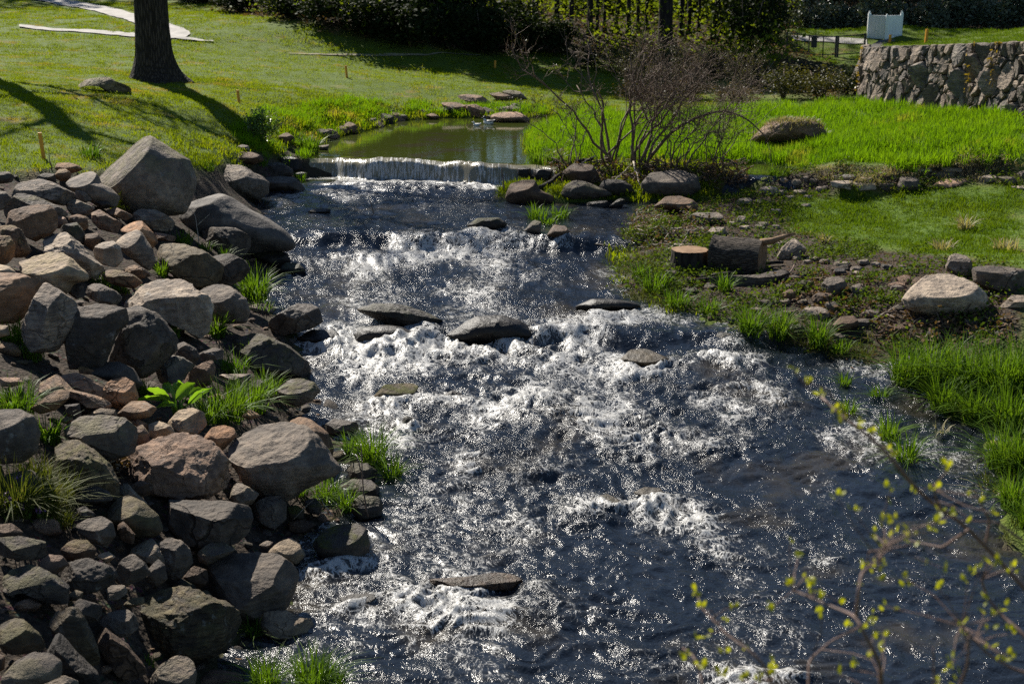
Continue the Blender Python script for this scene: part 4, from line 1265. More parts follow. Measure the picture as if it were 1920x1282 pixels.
rock('C', 'smooth flat pebble above the widest layered boulder', 'v', 'r', .5, '688,835 740,800 802,795 802,834 720,856', group=GL, tint=0.74)
rock('C', 'round olive pebble under the big dark craggy rock', 'v', 'r', .5, '378,785 420,755 462,770 452,815 390,816', group=GL, tint=0.74)
rock('C', 'bluish stone in the gap below the grey pale-sided one', 's', 'a', .4, '498,463 560,430 602,482 602,525 540,516', group=GL, tint=0.89)
rock('C', 'wet flat stone at the water edge right of the squarish grey stone', 'b', 's', .5, '1598,384 1680,365 1764,392 1720,436 1620,436', group=GL, wet=.4, tint=0.74)
rock('C', 'mossy lump at the water edge, left of the two', 'v', 'r', .5, '1598,294 1650,280 1702,312 1690,364 1620,355', group=GL, moss=.9, tint=0.74)
rock('C', 'mossy dark lump at the water edge, right of the two', 'd', 'r', .4, '1698,264 1760,240 1803,292 1780,336 1720,326', group=GL, moss=.7, wet=.3, tint=0.74)
rock('C', 'small brown stone under the front of the rough pink-grey boulder', 'b', 'a', .3, '698,194 780,145 852,172 830,228 760,238', group=GL, tint=0.45)
rock('C', 'white pebble in the lower left heap', 'c', 'r', .5, '538,565 600,540 643,572 600,606', group=GL, tint=0.59)
rock('C', 'brown stone cut by the left photo edge near the bottom corner', 'b', 'a', .4, '-20,1108 22,1130 17,1206 -20,1220', group=GL, tint=0.52)
rock('N', 'dark stone under the tall thin grass at the tip of the bank, topmost of three', 'd', 'a', .4, '15,95 60,50 140,50 205,100 185,146 80,148', group=GL, wet=.2)
rock('N', 'dark stone under the tall thin grass at the tip of the bank, middle of three', 'd', 'a', .4, '-10,178 60,140 160,145 214,192 192,238 60,230', group=GL, wet=.2, moss=.3)
rock('N', 'dark stone under the tall thin grass at the tip of the bank, lowest of three', 'd', 'a', .4, '55,278 100,230 200,240 244,292 222,338 120,360 58,330', group=GL, wet=.3, moss=.5)
# --- in the stream
rock('M', 'long dark mossy rock across the stream, upper of the pair', 'k', 'r', 0, '88,540 200,505 300,510 420,540 500,570 562,602 520,626 420,646 320,628 200,590', -.25, group=GS, wet=.5, moss=.35, spot=True, rough=1.2, tint=1.3)
rock('M', 'smooth wet black rock in the stream, lower of the pair', 'k', 'r', 0, '58,690 130,640 220,625 330,635 410,670 453,722 340,742 200,738 75,728', group=GS, wet=.75, spot=True)
rock('M', 'broad black rock with water sheeting over its top in mid stream', 'k', 'r', 0, '588,690 680,620 760,578 900,572 1000,602 1070,650 1092,694 960,724 760,730 615,732', group=GS, wet=.8, spot=True)
rock('M', 'brown mossy rock poking through the rapids left of the white crest', 'v', 'r', .5, '1555,825 1620,760 1700,755 1780,790 1843,822 1760,876 1640,868', group=GS, wet=.6, spot=True, tint=.7)
rock('B', 'low black rock against the dark oblong block in the stream', 'k', 'r', .4, '1655,405 1740,350 1850,350 1910,390 1902,446 1750,448', group=GS, wet=.7, spot=True)
rock('M', 'small mossy green rock in the foam near the left bank', 'v', 'r', .6, '185,1020 240,960 340,945 425,938 434,975 340,1020 240,1060', .2, group=GS, moss=1.0, spot=True)
rock('M', 'small black rock in the foam below the mossy green one', 'k', 'r', 0, '328,1175 360,1130 420,1150 444,1184 380,1198', group=GS, wet=.6, spot=True)
rock('M', 'mossy black hump at the end of the second drop', 'k', 'r', 0, '705,70 760,30 880,25 925,60 880,95 740,98', group=GS, moss=.8, wet=.4, spot=True)
rock('M', 'grey stone on the left of the grassy islet', 'g', 'r', .5, '1018,104 1080,30 1115,50 1112,116', group=GS, wet=.2, tint=.8)
rock('M', 'brown stone at the near tip of the grassy islet', 'b', 'r', .45, '1148,126 1190,60 1250,70 1294,122 1220,146', group=GS, wet=.2, tint=.7, spot=True)
rock('M', 'low dark rock in the stream off the right bank greenery', 'k', 'r', 0, '1305,525 1400,480 1520,480 1640,500 1684,532 1520,545 1400,566', group=GS, wet=.7, spot=True)
rock('M', 'flat dark stone at the right bank above the low dark rock', 'd', 's', .5, '1378,184 1440,160 1500,170 1600,160 1634,192 1500,216', group=GS, wet=.4)
rock('M', 'small dark hump in the foam of mid stream left of centre', 'k', 'r', 0, '548,1024 620,990 684,1012 660,1036 570,1046', group=GS, wet=.7, spot=True)
rock('N', 'long flat brown slab just breaking the surface in the foreground', 'b', 's', .55, '365,748 480,700 700,690 860,660 962,670 1014,724 1000,756 860,748 700,768 500,774 395,762', .06, group=GS, wet=.75, rust=.3, moss=.15, tint=.55, spot=True, sink=.2, deep=.6)
rock('N', 'brown rounded rock breaking the rapids, left of the lower pair', 'v', 'r', .5, '1366,304 1420,240 1490,220 1562,260 1574,304 1480,318', group=GS, wet=.7, spot=True, tint=.6)
rock('N', 'brown rounded rock breaking the rapids, right of the lower pair', 'v', 'r', .5, '1636,214 1700,180 1780,190 1834,244 1740,262', group=GS, wet=.7, spot=True, tint=.6)
rock('N', 'black low stone in the water left of the long flat brown slab', 'k', 'r', .4, '-10,806 60,780 170,780 194,804 100,858 10,838', group=GS, wet=.6, spot=True)
rock('A', 'tiny black stone alone in the smooth water below the fall', 'k', 'r', .5, '1718,528 1770,508 1848,510 1842,534 1740,544', group=GS, wet=.4)
rock('R', 'dark wet rock at the right water edge under the herbs', 'k', 'a', .4, '168,704 210,660 290,680 314,728 250,746', group=GS, wet=.5, spot=True)
# --- dam and bush rocks
rock('T', 'brown humped boulder at the right foot of the waterfall', 'b', 'r', .32, '918,1106 950,1020 1010,1000 1080,1010 1105,1060 1192,1104 1182,1136 1060,1150 950,1150', -.3, group='boulders under the bare bush', tint=.55)
rock('T', 'dark pointed boulder second from the fall under the bare bush', 'd', 'r', .28, '1228,1086 1260,1020 1310,1000 1400,1030 1500,1075 1514,1094 1400,1118 1260,1118', -.3, group='boulders under the bare bush')
rock('T', 'shadowed black boulder between the pointed one and the big round-topped one', 'k', 'r', .25, '1433,1046 1480,1000 1560,1000 1620,1040 1644,1084 1560,1098 1450,1088', group='boulders under the bare bush')
rock('T', 'big round-topped dark boulder under the right of the bare bush', 'd', 'r', .38, '1676,1030 1740,965 1830,950 1910,950 1992,990 2004,1056 1940,1104 1800,1110 1695,1094', group='boulders under the bare bush', tint=1.15)
rock('T', 'brown boulder behind the pointed dark one among the driftwood', 'b', 'r', .3, '1238,965 1300,910 1400,920 1442,990 1420,1046 1320,1048', group='boulders under the bare bush', tint=.45)
rock('T', 'flat black stone in the water below the bush, left of two', 'k', 's', .4, '1366,1134 1480,1120 1504,1146 1440,1165 1380,1160', group=GS, wet=.5)
rock('T', 'flat black stone in the water below the bush, right of two', 'k', 's', .4, '1498,1154 1560,1105 1589,1122 1560,1170', group=GS, wet=.5)
rock('T', 'brown-grey rounded boulder at the head of the right bank below the bush', 'b', 'r', .4, '1748,1156 1820,1100 1890,1090 1964,1122 2024,1194 1900,1190', group=GR, tint=.6)
rock('T', 'black wet block at the right end of the fall, left of two', 'k', 'a', .15, '985,942 1062,938 1068,1002 1000,1014', group=GS, wet=.7)
rock('T', 'black wet block at the right end of the fall, right of two', 'k', 'a', .15, '1074,944 1180,946 1188,1005 1078,1012', group=GS, wet=.7)
# --- far bank of the pool
for lb, c, k, tp, pl in [
    ('long flat pinkish rock on the far pool bank', 'p', 's', .6, '648,534 700,520 780,535 843,572 800,590 700,566'),
    ('grey-brown rock on the far pool bank behind the long flat one', 'p', 'r', .5, '828,524 880,512 950,540 964,562 880,566'),
    ('round grey rock highest on the far pool bank', 'g', 'r', .5, '898,514 940,497 1000,515 1043,558 960,556'),
    ('humped brown rock left of the far pool bank rocks', 'b', 'r', .5, '558,574 640,565 712,602 692,636 620,638 578,606'),
    ('dark brown rock standing at the far water line', 'b', 'a', .2, '698,594 750,580 814,624 780,662 718,648'),
    ('small grey rock above the low domed one at the pool', 'g', 'r', .5, '898,598 960,588 1014,612 1000,630 908,626'),
    ('low domed rock at the far water line of the pool', 'p', 'r', .6, '836,646 900,622 980,620 1054,668 1040,686 850,682'),
    ('dark flat rock on the left pool shore, larger of two', 'd', 's', .5, '188,655 230,628 290,650 304,694 230,696'),
    ('grey flat rock on the left pool shore, smaller of two', 'g', 's', .5, '118,674 190,655 204,694 130,696'),
    ('round grey-brown stone on the near left pool shore', 'b', 'r', .5, '-4,726 40,675 84,702 92,746 0,752'),
    ('small brown stone in the grass of the far pool shore', 'b', 'r', .5, '468,648 510,630 554,657 520,670'),
    ('flat pale stone left of the low domed rock', 'g', 's', .6, '796,644 850,640 844,664 800,662')]:
    rock('T', lb, c, k, tp, pl, group=GB, tint=.95)
for lb, c, pl in [('dark round stone on the bank left of the pool', 'd', '1745,84 1800,60 1854,82 1842,116 1760,112'), ('small flat stone in the pool edge near the fall', 'g', '1768,164 1840,150 1832,180 1790,184'),
                  ('brown stone in shadow above the pool edge near the leafy shrub', 'b', '1546,116 1600,80 1644,112 1600,156')]:
    rock('A', lb, c, 'r', .4, pl, group=GB, tint=.8)
rock('L', 'flat mossy ledge rock showing through the lawn left of the big trunk', 'v', 'a', .6, '378,435 450,415 580,420 640,455 772,502 742,536 640,530 540,476', -.2, moss=.7, name='boulder', group=None, tint=1.1, deep=.7)
rock('T', 'dark rock outcrop in the shade at the wood edge', 'd', 'a', .3, '848,285 870,230 1000,210 1150,200 1284,200 1284,255 1150,296', name='boulder', group=None)
mound = rock('W', 'mound-like boulder covered in dead grass in the bright meadow', 'p', 'r', .2, '392,780 480,690 570,665 700,670 760,700 805,765 824,806 770,818 660,790 500,795', name='boulder', tint=.7, moss=.3, rough=1.3)
# --- right bank
rock('R', 'large pale rounded boulder on the right bank, brightest rock there', 'l', 'r', .55, '1236,488 1290,410 1380,345 1460,328 1530,340 1620,395 1680,450 1694,516 1640,555 1520,572 1380,568 1265,530', -.1, group=GR, rough=1.1, tint=.95)
rock('R', 'grey upright rock behind the large pale boulder', 'g', 'a', .35, '1478,295 1500,240 1530,220 1590,245 1632,290 1638,356 1580,368 1485,318', group=GR)
rock('R', 'long dark rough boulder at the right photo edge', 'd', 'a', .35, '1636,306 1720,290 1820,300 1980,330 1980,440 1750,430 1645,388', group=GR, lichen=.3)
rock('R', 'dark grey knobbly rock in the middle of the right bank', 'g', 'a', .4, '778,406 810,360 880,350 928,392 922,456 850,478 796,446', group=GR, tint=.75)
rock('R', 'upright grey wedge right of the sawn log', 'g', 'a', .2, '522,266 560,190 620,140 690,150 695,216 640,242 566,268', .4, group=GR, tint=1.2)
rock('R', 'dark bluish stone above the knobbly rock', 's', 'a', .4, '838,334 860,305 910,310 918,344 870,350', group=GR)
rock('R', 'flat grey stone at the lower right bank above the bright tufts', 'g', 's', .6, '646,564 700,520 780,520 834,564 790,596 700,596', group=GR, tint=1.2)
rock('R', 'brown rounded stone behind the leafy herb at the right water edge', 'b', 'r', .4, '836,626 890,575 960,570 984,624 920,658 858,656', group=GR, tint=.75)
rock('R', 'flat brownish stone left of the tall bright grass', 'b', 's', .6, '1106,646 1180,615 1260,615 1294,654 1240,678 1140,678', group=GR, tint=1.0)
rock('R', 'stone lying inside the tall bright grass on the right', 'b', 's', .6, '1646,726 1720,695 1794,722 1784,768 1680,758', group=GR, tint=.9)
rock('R', 'grey angular stone below the knobbly rock', 'g', 'a', .4, '796,506 850,490 894,532 850,562 808,546', group=GR, tint=.75)
rock('R', 'short brown stump-like stone in the leaf litter', 'b', 'r', .3, '558,445 600,420 634,442 622,486 568,486', group=GR, tint=.6)
rock('R', 'low light stone in the leaf litter left of the stump-like one', 'l', 's', .6, '518,494 590,470 604,502 538,516', group=GR, tint=.7)
rock('R', 'small flat chip right of the stump-like stone', 'l', 's', .6, '638,494 690,475 704,498 648,510', group=GR, tint=.7)
rock('R', 'grey stone above the left end of the sawn log', 'g', 'a', .5, '116,136 170,75 240,75 254,114 180,148', group=GR, tint=1.2)
rock('W', 'flat-topped grey stone at the head of the right bank', 'g', 's', .5, '16,1222 80,1185 200,1185 234,1224 130,1258 26,1248', group=GR, tint=.8)
rock('R', 'brown-grey stone between the knobbly rock and the herbs', 'b', 'a', .4, '716,475 760,440 830,450 854,504 760,508', group=GR, tint=.75)
rock('R', 'grey stone under the herbs right of the knobbly rock', 'g', 'a', .4, '926,415 1000,390 1044,424 1000,466 936,446', group=GR, tint=.7)
rock('R', 'light grey stone cut by the right photo edge below the long dark boulder', 'l', 's', .6, '1776,526 1850,455 1960,455 1960,530', group=GR, tint=.75)
for (cx, cy, w, h) in [(740, 252, 100, 24), (795, 266, 60, 30), (888, 284, 110, 40), (975, 312, 90, 34), (1015, 272, 70, 40), (1080, 285, 60, 34), (1150, 300, 90, 34), (970, 335, 60, 28), (1050, 342, 80, 28), (1000, 358, 70, 28),
                       (930, 372, 60, 26), (700, 270, 50, 28), (540, 170, 90, 36), (480, 190, 40, 30), (640, 250, 60, 34), (1230, 300, 60, 30), (330, 30, 60, 40), (350, 80, 70, 30), (430, 75, 60, 34), (280, 60, 50, 34), (520, 75, 60, 26)]:
    rock('R', 'small grey stone scattered on the bare soil between the right lawn and the log', 'g', 'a', .5, ell('R', cx, cy, w, h), name='stone', group='small stones on the right bank soil', tint=1.2)
rock('R', 'dark flat slab under the sawn log', 'd', 's', .5, '90,372 200,352 420,345 560,305 605,345 560,395 400,408 100,408', group=GR, tint=.8)
for (cx, cy, w, h, c) in [(470, 500, 110, 44, 'd'), (420, 540, 90, 40, 'g'), (640, 640, 120, 46, 'd'), (740, 660, 90, 40, 'b'), (1010, 610, 130, 50, 'd'), (1060, 560, 120, 46, 'g'), (880, 690, 110, 46, 'd'), (1340, 610, 110, 40, 'd'), (1420, 650, 120, 40, 'b'), (-60, 330, 110, 44, 'd'), (-40, 260, 120, 40, 'g'), (40, 430, 100, 40, 'd'), (690, 400, 90, 60, 'd'), (640, 360, 110, 40, 'd'), (1200, 420, 90, 50, 'g'), (590, 560, 80, 40, 'g'), (-20, 180, 90, 36, 'g'), (1800, 600, 120, 40, 'd')]:
    rock('R', 'flat dark stone bedded in the soil between the right water edge and the log', c, 's', .5, ell('R', cx, cy, w, h, 9), name='stone', group='flat stones bedded along the right water edge', tint=.95)
# --- low ledge between meadow and near lawn
for lb, c, k, tp, pl in [
    ('flat long stone of the low ledge, left end', 'g', 's', .5, '828,1012 950,1005 954,1066 838,1048'),
    ('flat long stone of the low ledge, second from its left end', 'g', 's', .5, '955,1012 1075,1015 1079,1066 953,1070'),
    ('dark arched stone in the low ledge', 'd', 'r', .3, '1190,1070 1220,990 1290,985 1334,1022 1336,1070'),
    ('pale pinkish slab sloping along the low ledge', 'p', 's', .7, '1352,1072 1440,1010 1520,990 1614,1000 1604,1026 1480,1055'),
    ('grey slab of the low ledge right of the pinkish one', 'g', 's', .5, '1646,994 1720,975 1764,987 1764,1016 1660,1022'),
    ('dark slab of the low ledge beyond the grey one', 'd', 's', .5, '1766,984 1850,985 1874,1022 1790,1036'),
    ('dark block of the low ledge cut by the right photo edge', 'd', 'a', .4, '1866,965 1960,945 1960,1022 1880,1018'),
    ('thin pale slab below the right end of the low ledge', 'l', 's', .6, '1816,1042 1960,1035 1960,1060 1830,1060'),
    ('small flat slate on top of the left end of the low ledge', 's', 's', .5, '828,988 890,970 894,1004 838,1010'),
    ('bluish slate on the low ledge beside the small flat one', 's', 's', .5, '893,974 980,975 989,1010 898,1010'),
    ('light slate on the low ledge', 'l', 's', .6, '998,988 1070,990 1064,1016 998,1016'),
    ('dark earthy block on top of the low ledge', 'd', 'a', .4, '1398,964 1520,950 1544,994 1440,1006'),
    ('flat slate lying in the straw on top of the low ledge', 's', 's', .6, '1268,938 1390,930 1414,960 1300,966'),
    ('long flat grey stone on top of the low ledge at the grass edge', 'g', 's', .6, '1418,938 1500,928 1604,940 1600,964 1440,960'),
    ('dark shadowed stone between the flat long stones and the arched one', 'd', 'a', .3, '1085,1070 1110,1020 1180,1020 1190,1072')]:
    rock('W', lb, c, k, tp, pl, group=GE, tint=1.5)
for (cx, cy, w, h) in [(480, 1070, 130, 60), (560, 1078, 60, 40), (655, 1076, 90, 34), (690, 1148, 70, 24), (520, 1182, 60, 44), (350, 1130, 90, 50), (600, 1102, 70, 24), (770, 1060, 60, 40), (740, 1010, 70, 40), (690, 1000, 60, 36),
                       (640, 1020, 70, 40), (570, 1010, 60, 40), (800, 1050, 40, 34), (430, 1130, 60, 34), (330, 1230, 60, 50), (400, 1210, 70, 34), (450, 1255, 70, 34), (270, 1250, 50, 30), (700, 1100, 50, 26)]:
    rock('W', 'small broken grey stone in the strip between the side channel and the near lawn', 'g', 'a', .5, ell('W', cx, cy, w, h, 5), name='stone', group='small stones by the side channel', tint=1.2)

# the bare ground lies a little lower than the rock pile resting on it
_pm = sstep(.1, -.5, sdist(Z_PILE, GXX, GYY)).reshape(GXX.shape) * sstep(.05, .7, GSD)
GZ[:] = np.maximum(GZ - .17 * _pm, np.where(GSD > 0, level(GXX, GYY) + .03, GZ - 1))
make_ground()

# cobbles wedged in the gaps of the left pile (alike, too many to tell apart)
_cob = []
for k in range(6):
    V0, Fc = ico(2)
    L = V0 * np.array([1, .8, .5])
    r = np.random.default_rng(900 + k)
    for j in range(11):
        nv = r.normal(size=3)
        nv /= np.linalg.norm(nv)
        cc = (L @ nv).max() * r.uniform(.66, .9)
        L = L - np.maximum(L @ nv - cc, 0)[:, None] * nv
    L = L * (1 + .05 * fbm(L + k * 5, 2.2, 3, k))[:, None]
    _cob.append(mesh_np('cobble', L, Fc, True))
    _cob[-1].materials.append(M['rock'])
    _cob[-1].set_sharp_from_angle(angle=math.radians(30))


def cobble(p, s, label, group, col, r, wet=0):
    o = bpy.data.objects.new('cobble', _cob[int(r.integers(6))])
    COL.objects.link(o)
    o.location = p
    o.scale = (s * r.uniform(.8, 1.3), s * r.uniform(.8, 1.3), s * r.uniform(.7, 1.1))
    o.rotation_euler = (r.uniform(-.4, .4), r.uniform(-.4, .4), r.uniform(0, 6.28))
    o.color = (*(np.array(RC[col]) * np.array([.74, .65, .55]) * r.uniform(.5, 1.1)), 1)
    o['strata'] = .4
    o['wet'] = float(wet)
    tag(o, label, 'cobble', group)


CIRC = []


def gap(px, py):
    """room left between the outlines already placed, in photograph pixels"""
    d = 60.0
    for P in POLYS:
        if P[:, 0].min() - 60 < px < P[:, 0].max() + 60 and P[:, 1].min() - 60 < py < P[:, 1].max() + 60:
            d = min(d, float(sdist(P, [px], [py])[0]))
            if d < 0:
                return d
    for a, b, c in CIRC:
        d = min(d, math.hypot(px - a, py - b) - c * .85)
    return d


r = np.random.default_rng(55)
n = 0
while n < 230:
    px, py = r.uniform(-20, 720), r.uniform(330, 1290)
    p = hit(px, py)
    if sdist(Z_PILE, [p[0]], [p[1]])[0] > -.05 or bil(GSD, p[0], p[1]) < -.10:
        continue
    dmin = gap(px, py)
    if dmin < 3:
        continue
    dep = (p - CP) @ cF
    s = float(np.clip(dmin * 1.15, 7, 44)) * dep / F
    CIRC.append((px, py, s * F / dep))
    cobble((p[0], p[1], p[2] + s * .1), s, 'small cobble wedged between the larger rocks of the left bank', 'cobbles between the left bank rocks', r.choice(list('ggdbtpv')), r)
    n += 1
n = 0
while n < 66:
    px, py = r.uniform(1160, 1900), r.uniform(370, 680)
    p = hit(px, py)
    if sdist(Z_SOIL, [p[0]], [p[1]])[0] > -.05 or bil(GSD, p[0], p[1]) < .03:
        continue
    s = r.choice([.05, .07, .10, .14])
    cobble((p[0], p[1], p[2] + s * .1), s, 'small cobble half sunk in the soil of the right bank', 'cobbles in the right bank soil', r.choice(list('ggdbps')), r)
    n += 1
# stones lining the left shore of the pool
SH = np.array([on_water(*q) for q in [(600, 264), (650, 249), (700, 240), (745, 226), (820, 219), (900, 219), (985, 218)]])
r = np.random.default_rng(66)
for k in range(34):
    u = r.uniform(0, len(SH) - 1.01)
    p = SH[int(u)] + (SH[int(u) + 1] - SH[int(u)]) * (u % 1)
    x, y = p[0] + r.normal(0, .1), p[1] + r.uniform(-.05, .35)
    cobble((x, y, max(float(hgt(x, y)), 1.38) + .03), r.choice([.10, .15, .2, .28]), 'stone among the grass lining the far left shore of the calm pool', 'stones lining the pool shore', r.choice(list('gbdp')), r)
make_water()
# ------------------------------------------------------------------ paths
def ribbon_path(name, L, R, mat, label, lift=.03, n=120, kind='structure'):
    L, R = np.array(L, float), np.array(R, float)
    tl = np.linspace(0, 1, len(L))
    tr = np.linspace(0, 1, len(R))
    u = np.linspace(0, 1, n)
    a = np.stack([np.interp(u, tl, L[:, k]) for k in range(2)], 1)
    b = np.stack([np.interp(u, tr, R[:, k]) for k in range(2)], 1)
    V = []
    m = 6
    for i in range(n):
        for k in range(m + 1):
            p = a[i] + (b[i] - a[i]) * k / m
            V.append([p[0], p[1], float(hgt(p[0], p[1])) + lift])
    Q = [[i * (m + 1) + k, i * (m + 1) + k + 1, (i + 1) * (m + 1) + k + 1, (i + 1) * (m + 1) + k] for i in range(n - 1) for k in range(m)]
    o = link(name, mesh_np(name, V, [np.array(Q)], True), mat)
    tag(o, label, 'path', kind=kind)
    return o


def gz(pxs):
    return [hit(a, b, False)[:2] for a, b in pxs]


ribbon_path('cart_path', gz([(40, -3), (150, 16), (230, 36), (262, 50), (265, 52), (267, 54), (268, 56), (267, 58), (265, 60), (262, 62), (240, 64), (150, 57), (36, 48)]), gz([(95, -3), (200, 14), (280, 37), (325, 49), (345, 55), (355, 61), (357, 66), (350, 70.5), (335, 73.5), (310, 75), (250, 71), (150, 62), (36, 52)]), M['path'],
            'pale cart path making a hairpin turn on the lawn behind the big trunk', .04, 160)
ribbon_path('cart_path', gz([(330, 71), (360, 74), (400, 79)]), gz([(330, 75), (360, 78), (400, 81)]), M['path'], 'thin end of the pale cart path running right of the big trunk', .06, 20)
ribbon_path('dirt_track', gz([(540, 101), (640, 102.5), (720, 102), (800, 103.5), (900, 104)]), gz([(540, 102), (640, 105.5), (720, 106.5), (800, 106), (900, 105)]), M['path_dirt'], 'pale dirt track along the shaded edge of the wood', .03, 60)
ribbon_path('driveway', gz([(1484, 69), (1560, 71), (1625, 75), (1668, 80)]), gz([(1484, 76), (1560, 81), (1622, 84), (1655, 85)]), M['path'], 'pale driveway behind the black fence on the right', .05, 40)


# ------------------------------------------------------------------ retaining wall of rough stones
def make_wall():
    B = WB[:, :2]
    seg = np.linalg.norm(np.diff(B, axis=0), axis=1)
    S = np.concatenate([[0], np.cumsum(seg)])
    Htop = WZ
    Zb = np.array([float(hgt(b[0] - .1, b[1] - .25)) for b in B])

    def at(s, t, dep):
        i = int(np.clip(np.searchsorted(S, s) - 1, 0, len(seg) - 1))
        u = (s - S[i]) / seg[i]
        p = B[i] + (B[i + 1] - B[i]) * u
        # smooth normals along the bend
        def nr(k):
            k = int(np.clip(k, 0, len(seg) - 1))
            e = (B[k + 1] - B[k]) / seg[k]
            return np.array([e[1], -e[0]])
        nn = nr(i) * (1 - abs(u - .5)) + nr(i + (1 if u > .5 else -1)) * abs(u - .5)
        nn /= np.linalg.norm(nn)
        z = np.interp(s, S, Zb) + t
        q = p + nn * (dep - .07 * t)
        return np.array([q[0], q[1], z])
    org = at(S[2], 0, 0)
    root = empty('stone_wall', org)
    tag(root, 'dry retaining wall of rough grey-brown stones holding up the sloping lawn on the right', 'stone wall')

    def hh(s):
        return np.interp(s, S, Htop) - np.interp(s, S, Zb)
    # core and top
    mb = MB()
    ss = np.linspace(0, S[-1], 70)
    V = []
    for s in ss:
        h = hh(s) - .05
        V += [at(s, -.5, -.07), at(s, h, -.05), at(s, h, -.5), at(s, -.5, -.5)]
    Q = []
    for i in range(len(ss) - 1):
        a, b = i * 4, i * 4 + 4
        for k in range(3):
            Q.append([a + k, b + k, b + k + 1, a + k + 1])
    mb.add(V, quads=Q)
    mb.build('wall_core', simple('wall_joint_earth', (.05, .042, .034), .95, scale=12, bump=.6, bdist=.03), root, off=org, smooth=False)
    # stones by a weighted cell layout, larger and smaller mixed
    r = np.random.default_rng(12)
    seeds = []
    s0, s1 = S[1] - .2, S[-1] - .2
    for rad, tries in ((.33, 2000), (.22, 1200), (.13, 1200), (.085, 1200)):
        cnt = 0
        for _ in range(tries):
            s = r.uniform(s0, s1)
            t = r.uniform(-.08, hh(s) + .02)
            ok = all(((s - a) / .82) ** 2 + ((t - b) / 1.15) ** 2 > (.80 * (rad + c)) ** 2 for a, b, c in seeds)
            if ok:
                seeds.append((s, t, rad))
                cnt += 1
            if rad == .33 and cnt >= 40:
                break
            if rad == .22 and cnt >= 60:
                break
    AS = .72
    pts = np.array([[s, t * AS] for s, t, _ in seeds])
    w = np.array([(.8 * c) ** 2 for _, _, c in seeds])
    stone_m = M['rock']
    cols = [(.175, .14, .105), (.195, .16, .125), (.15, .122, .095), (.155, .138, .118), (.215, .175, .13), (.125, .108, .088)]
    n = 0
    for i in range(len(pts)):
        p = pts[i]
        top = hh(p[0]) * AS
        poly = [np.array(q) for q in ([p[0] - .6, -.12], [p[0] + .6, -.12], [p[0] + .6, top + .02], [p[0] - .6, top + .02])]
        near = np.argsort(((pts - p) ** 2).sum(1))[1:28]
        for j in near:
            d = pts[j] - p
            L = np.linalg.norm(d)
            lim = (L * L + w[i] - w[j]) / (2 * L) - .011
            d = d / L
            out = []
            for k in range(len(poly)):
                a, b = poly[k], poly[(k + 1) % len(poly)]
                da, db = (a - p) @ d - lim, (b - p) @ d - lim
                if da <= 0:
                    out.append(a)
                if da * db < 0:
                    out.append(a + (b - a) * (da / (da - db)))
            poly = out
            if len(poly) < 3:
                break
        if len(poly) < 3:
            continue
        P = np.array(poly)
        P[:, 1] /= AS
        ar = .5 * abs((P[:, 0] * np.roll(P[:, 1], -1) - np.roll(P[:, 0], -1) * P[:, 1]).sum())
        if ar < .004:
            continue
        # irregular outline
        E = []
        for k in range(len(P)):
            a, b = P[k], P[(k + 1) % len(P)]
            E.append(a * .88 + b * .12)
            if np.linalg.norm(b - a) > .14:
                E.append((a + b) / 2 + r.normal(0, .010, 2))
            E.append(a * .12 + b * .88)
        P = np.array(E)
        c = P.mean(0)
        m = len(P)
        dep = r.uniform(.02, .07) + .05 * math.sqrt(ar)
        tl = r.normal(0, .22, 2)
        V = []
        for q in P:
            V.append(at(*(q), -.09))
        for q in P:
            V.append(at(*(c + (q - c) * .985), dep * .55 + (q - c) @ tl * .5))
        for q in P:
            V.append(at(*(c + (q - c) * r.uniform(.74, .92)), dep + (q - c) @ tl + r.normal(0, .010)))
        V.append(at(*c, dep + r.normal(.008, .012)))
        Q = []
        T = []
        for k in range(m):
            kk = (k + 1) % m
            Q.append([k, kk, m + kk, m + k])
            Q.append([m + k, m + kk, 2 * m + kk, 2 * m + k])
            T.append([2 * m + k, 2 * m + kk, 3 * m])
        V = np.array(V)
        ctr = V.mean(0)
        me = mesh_np('stone', V - ctr, [np.array(Q), np.array(T)], False)
        o = link('stone', me, stone_m, root, ctr - org)
        o.color = (*(np.array(cols[int(r.integers(6))]) * r.uniform(.8, 1.2)), 1)
        o['strata'] = float(r.uniform(.2, .9))
        o['rust'] = 0.0
        o['lichen'] = float(r.random() < .3) * .3
        n += 1
    # creeper strands hanging on the wall
    for (ws, nm) in ((S[2] - .15, 'creeper'), (S[5] + .3, 'creeper'), (S[5] + 1.25, 'creeper')):
        mb = MB()
        lf = MB()
        for q in range(3):
            s = ws + r.normal(0, .06)
            tt = np.linspace(hh(ws) * 1.0, hh(ws) * r.uniform(.1, .5), 9)
            pl = np.array([at(s + .05 * math.sin(k * 1.3 + q), t, .12) for k, t in enumerate(tt)])
            mb.tube(pl, .006, 4)
            for k in range(16):
                c = pl[int(r.integers(9))] + r.normal(0, .035, 3)
                a = r.normal(size=3) * .028
                b = r.normal(size=3) * .022
                lf.add([c - a, c + b, c + a, c - b], quads=[[0, 1, 2, 3]])
        o = mb.build('creeper', M['twig'], None, org, off=org)
        tag(o, ['yellowish creeper on the left end of the stone wall', 'thin creeper hanging on the stone wall between its large stones', 'thin creeper hanging on the stone wall near the right photo edge'][[S[2] - .15, S[5] + .3, S[5] + 1.25].index(ws)], 'creeper', 'creepers on the stone wall')
        lf.build('leaves', leafmat('creeper_leaf', (.14, .10, .02), (.25, .18, .03), .4), o, off=org)


make_wall()


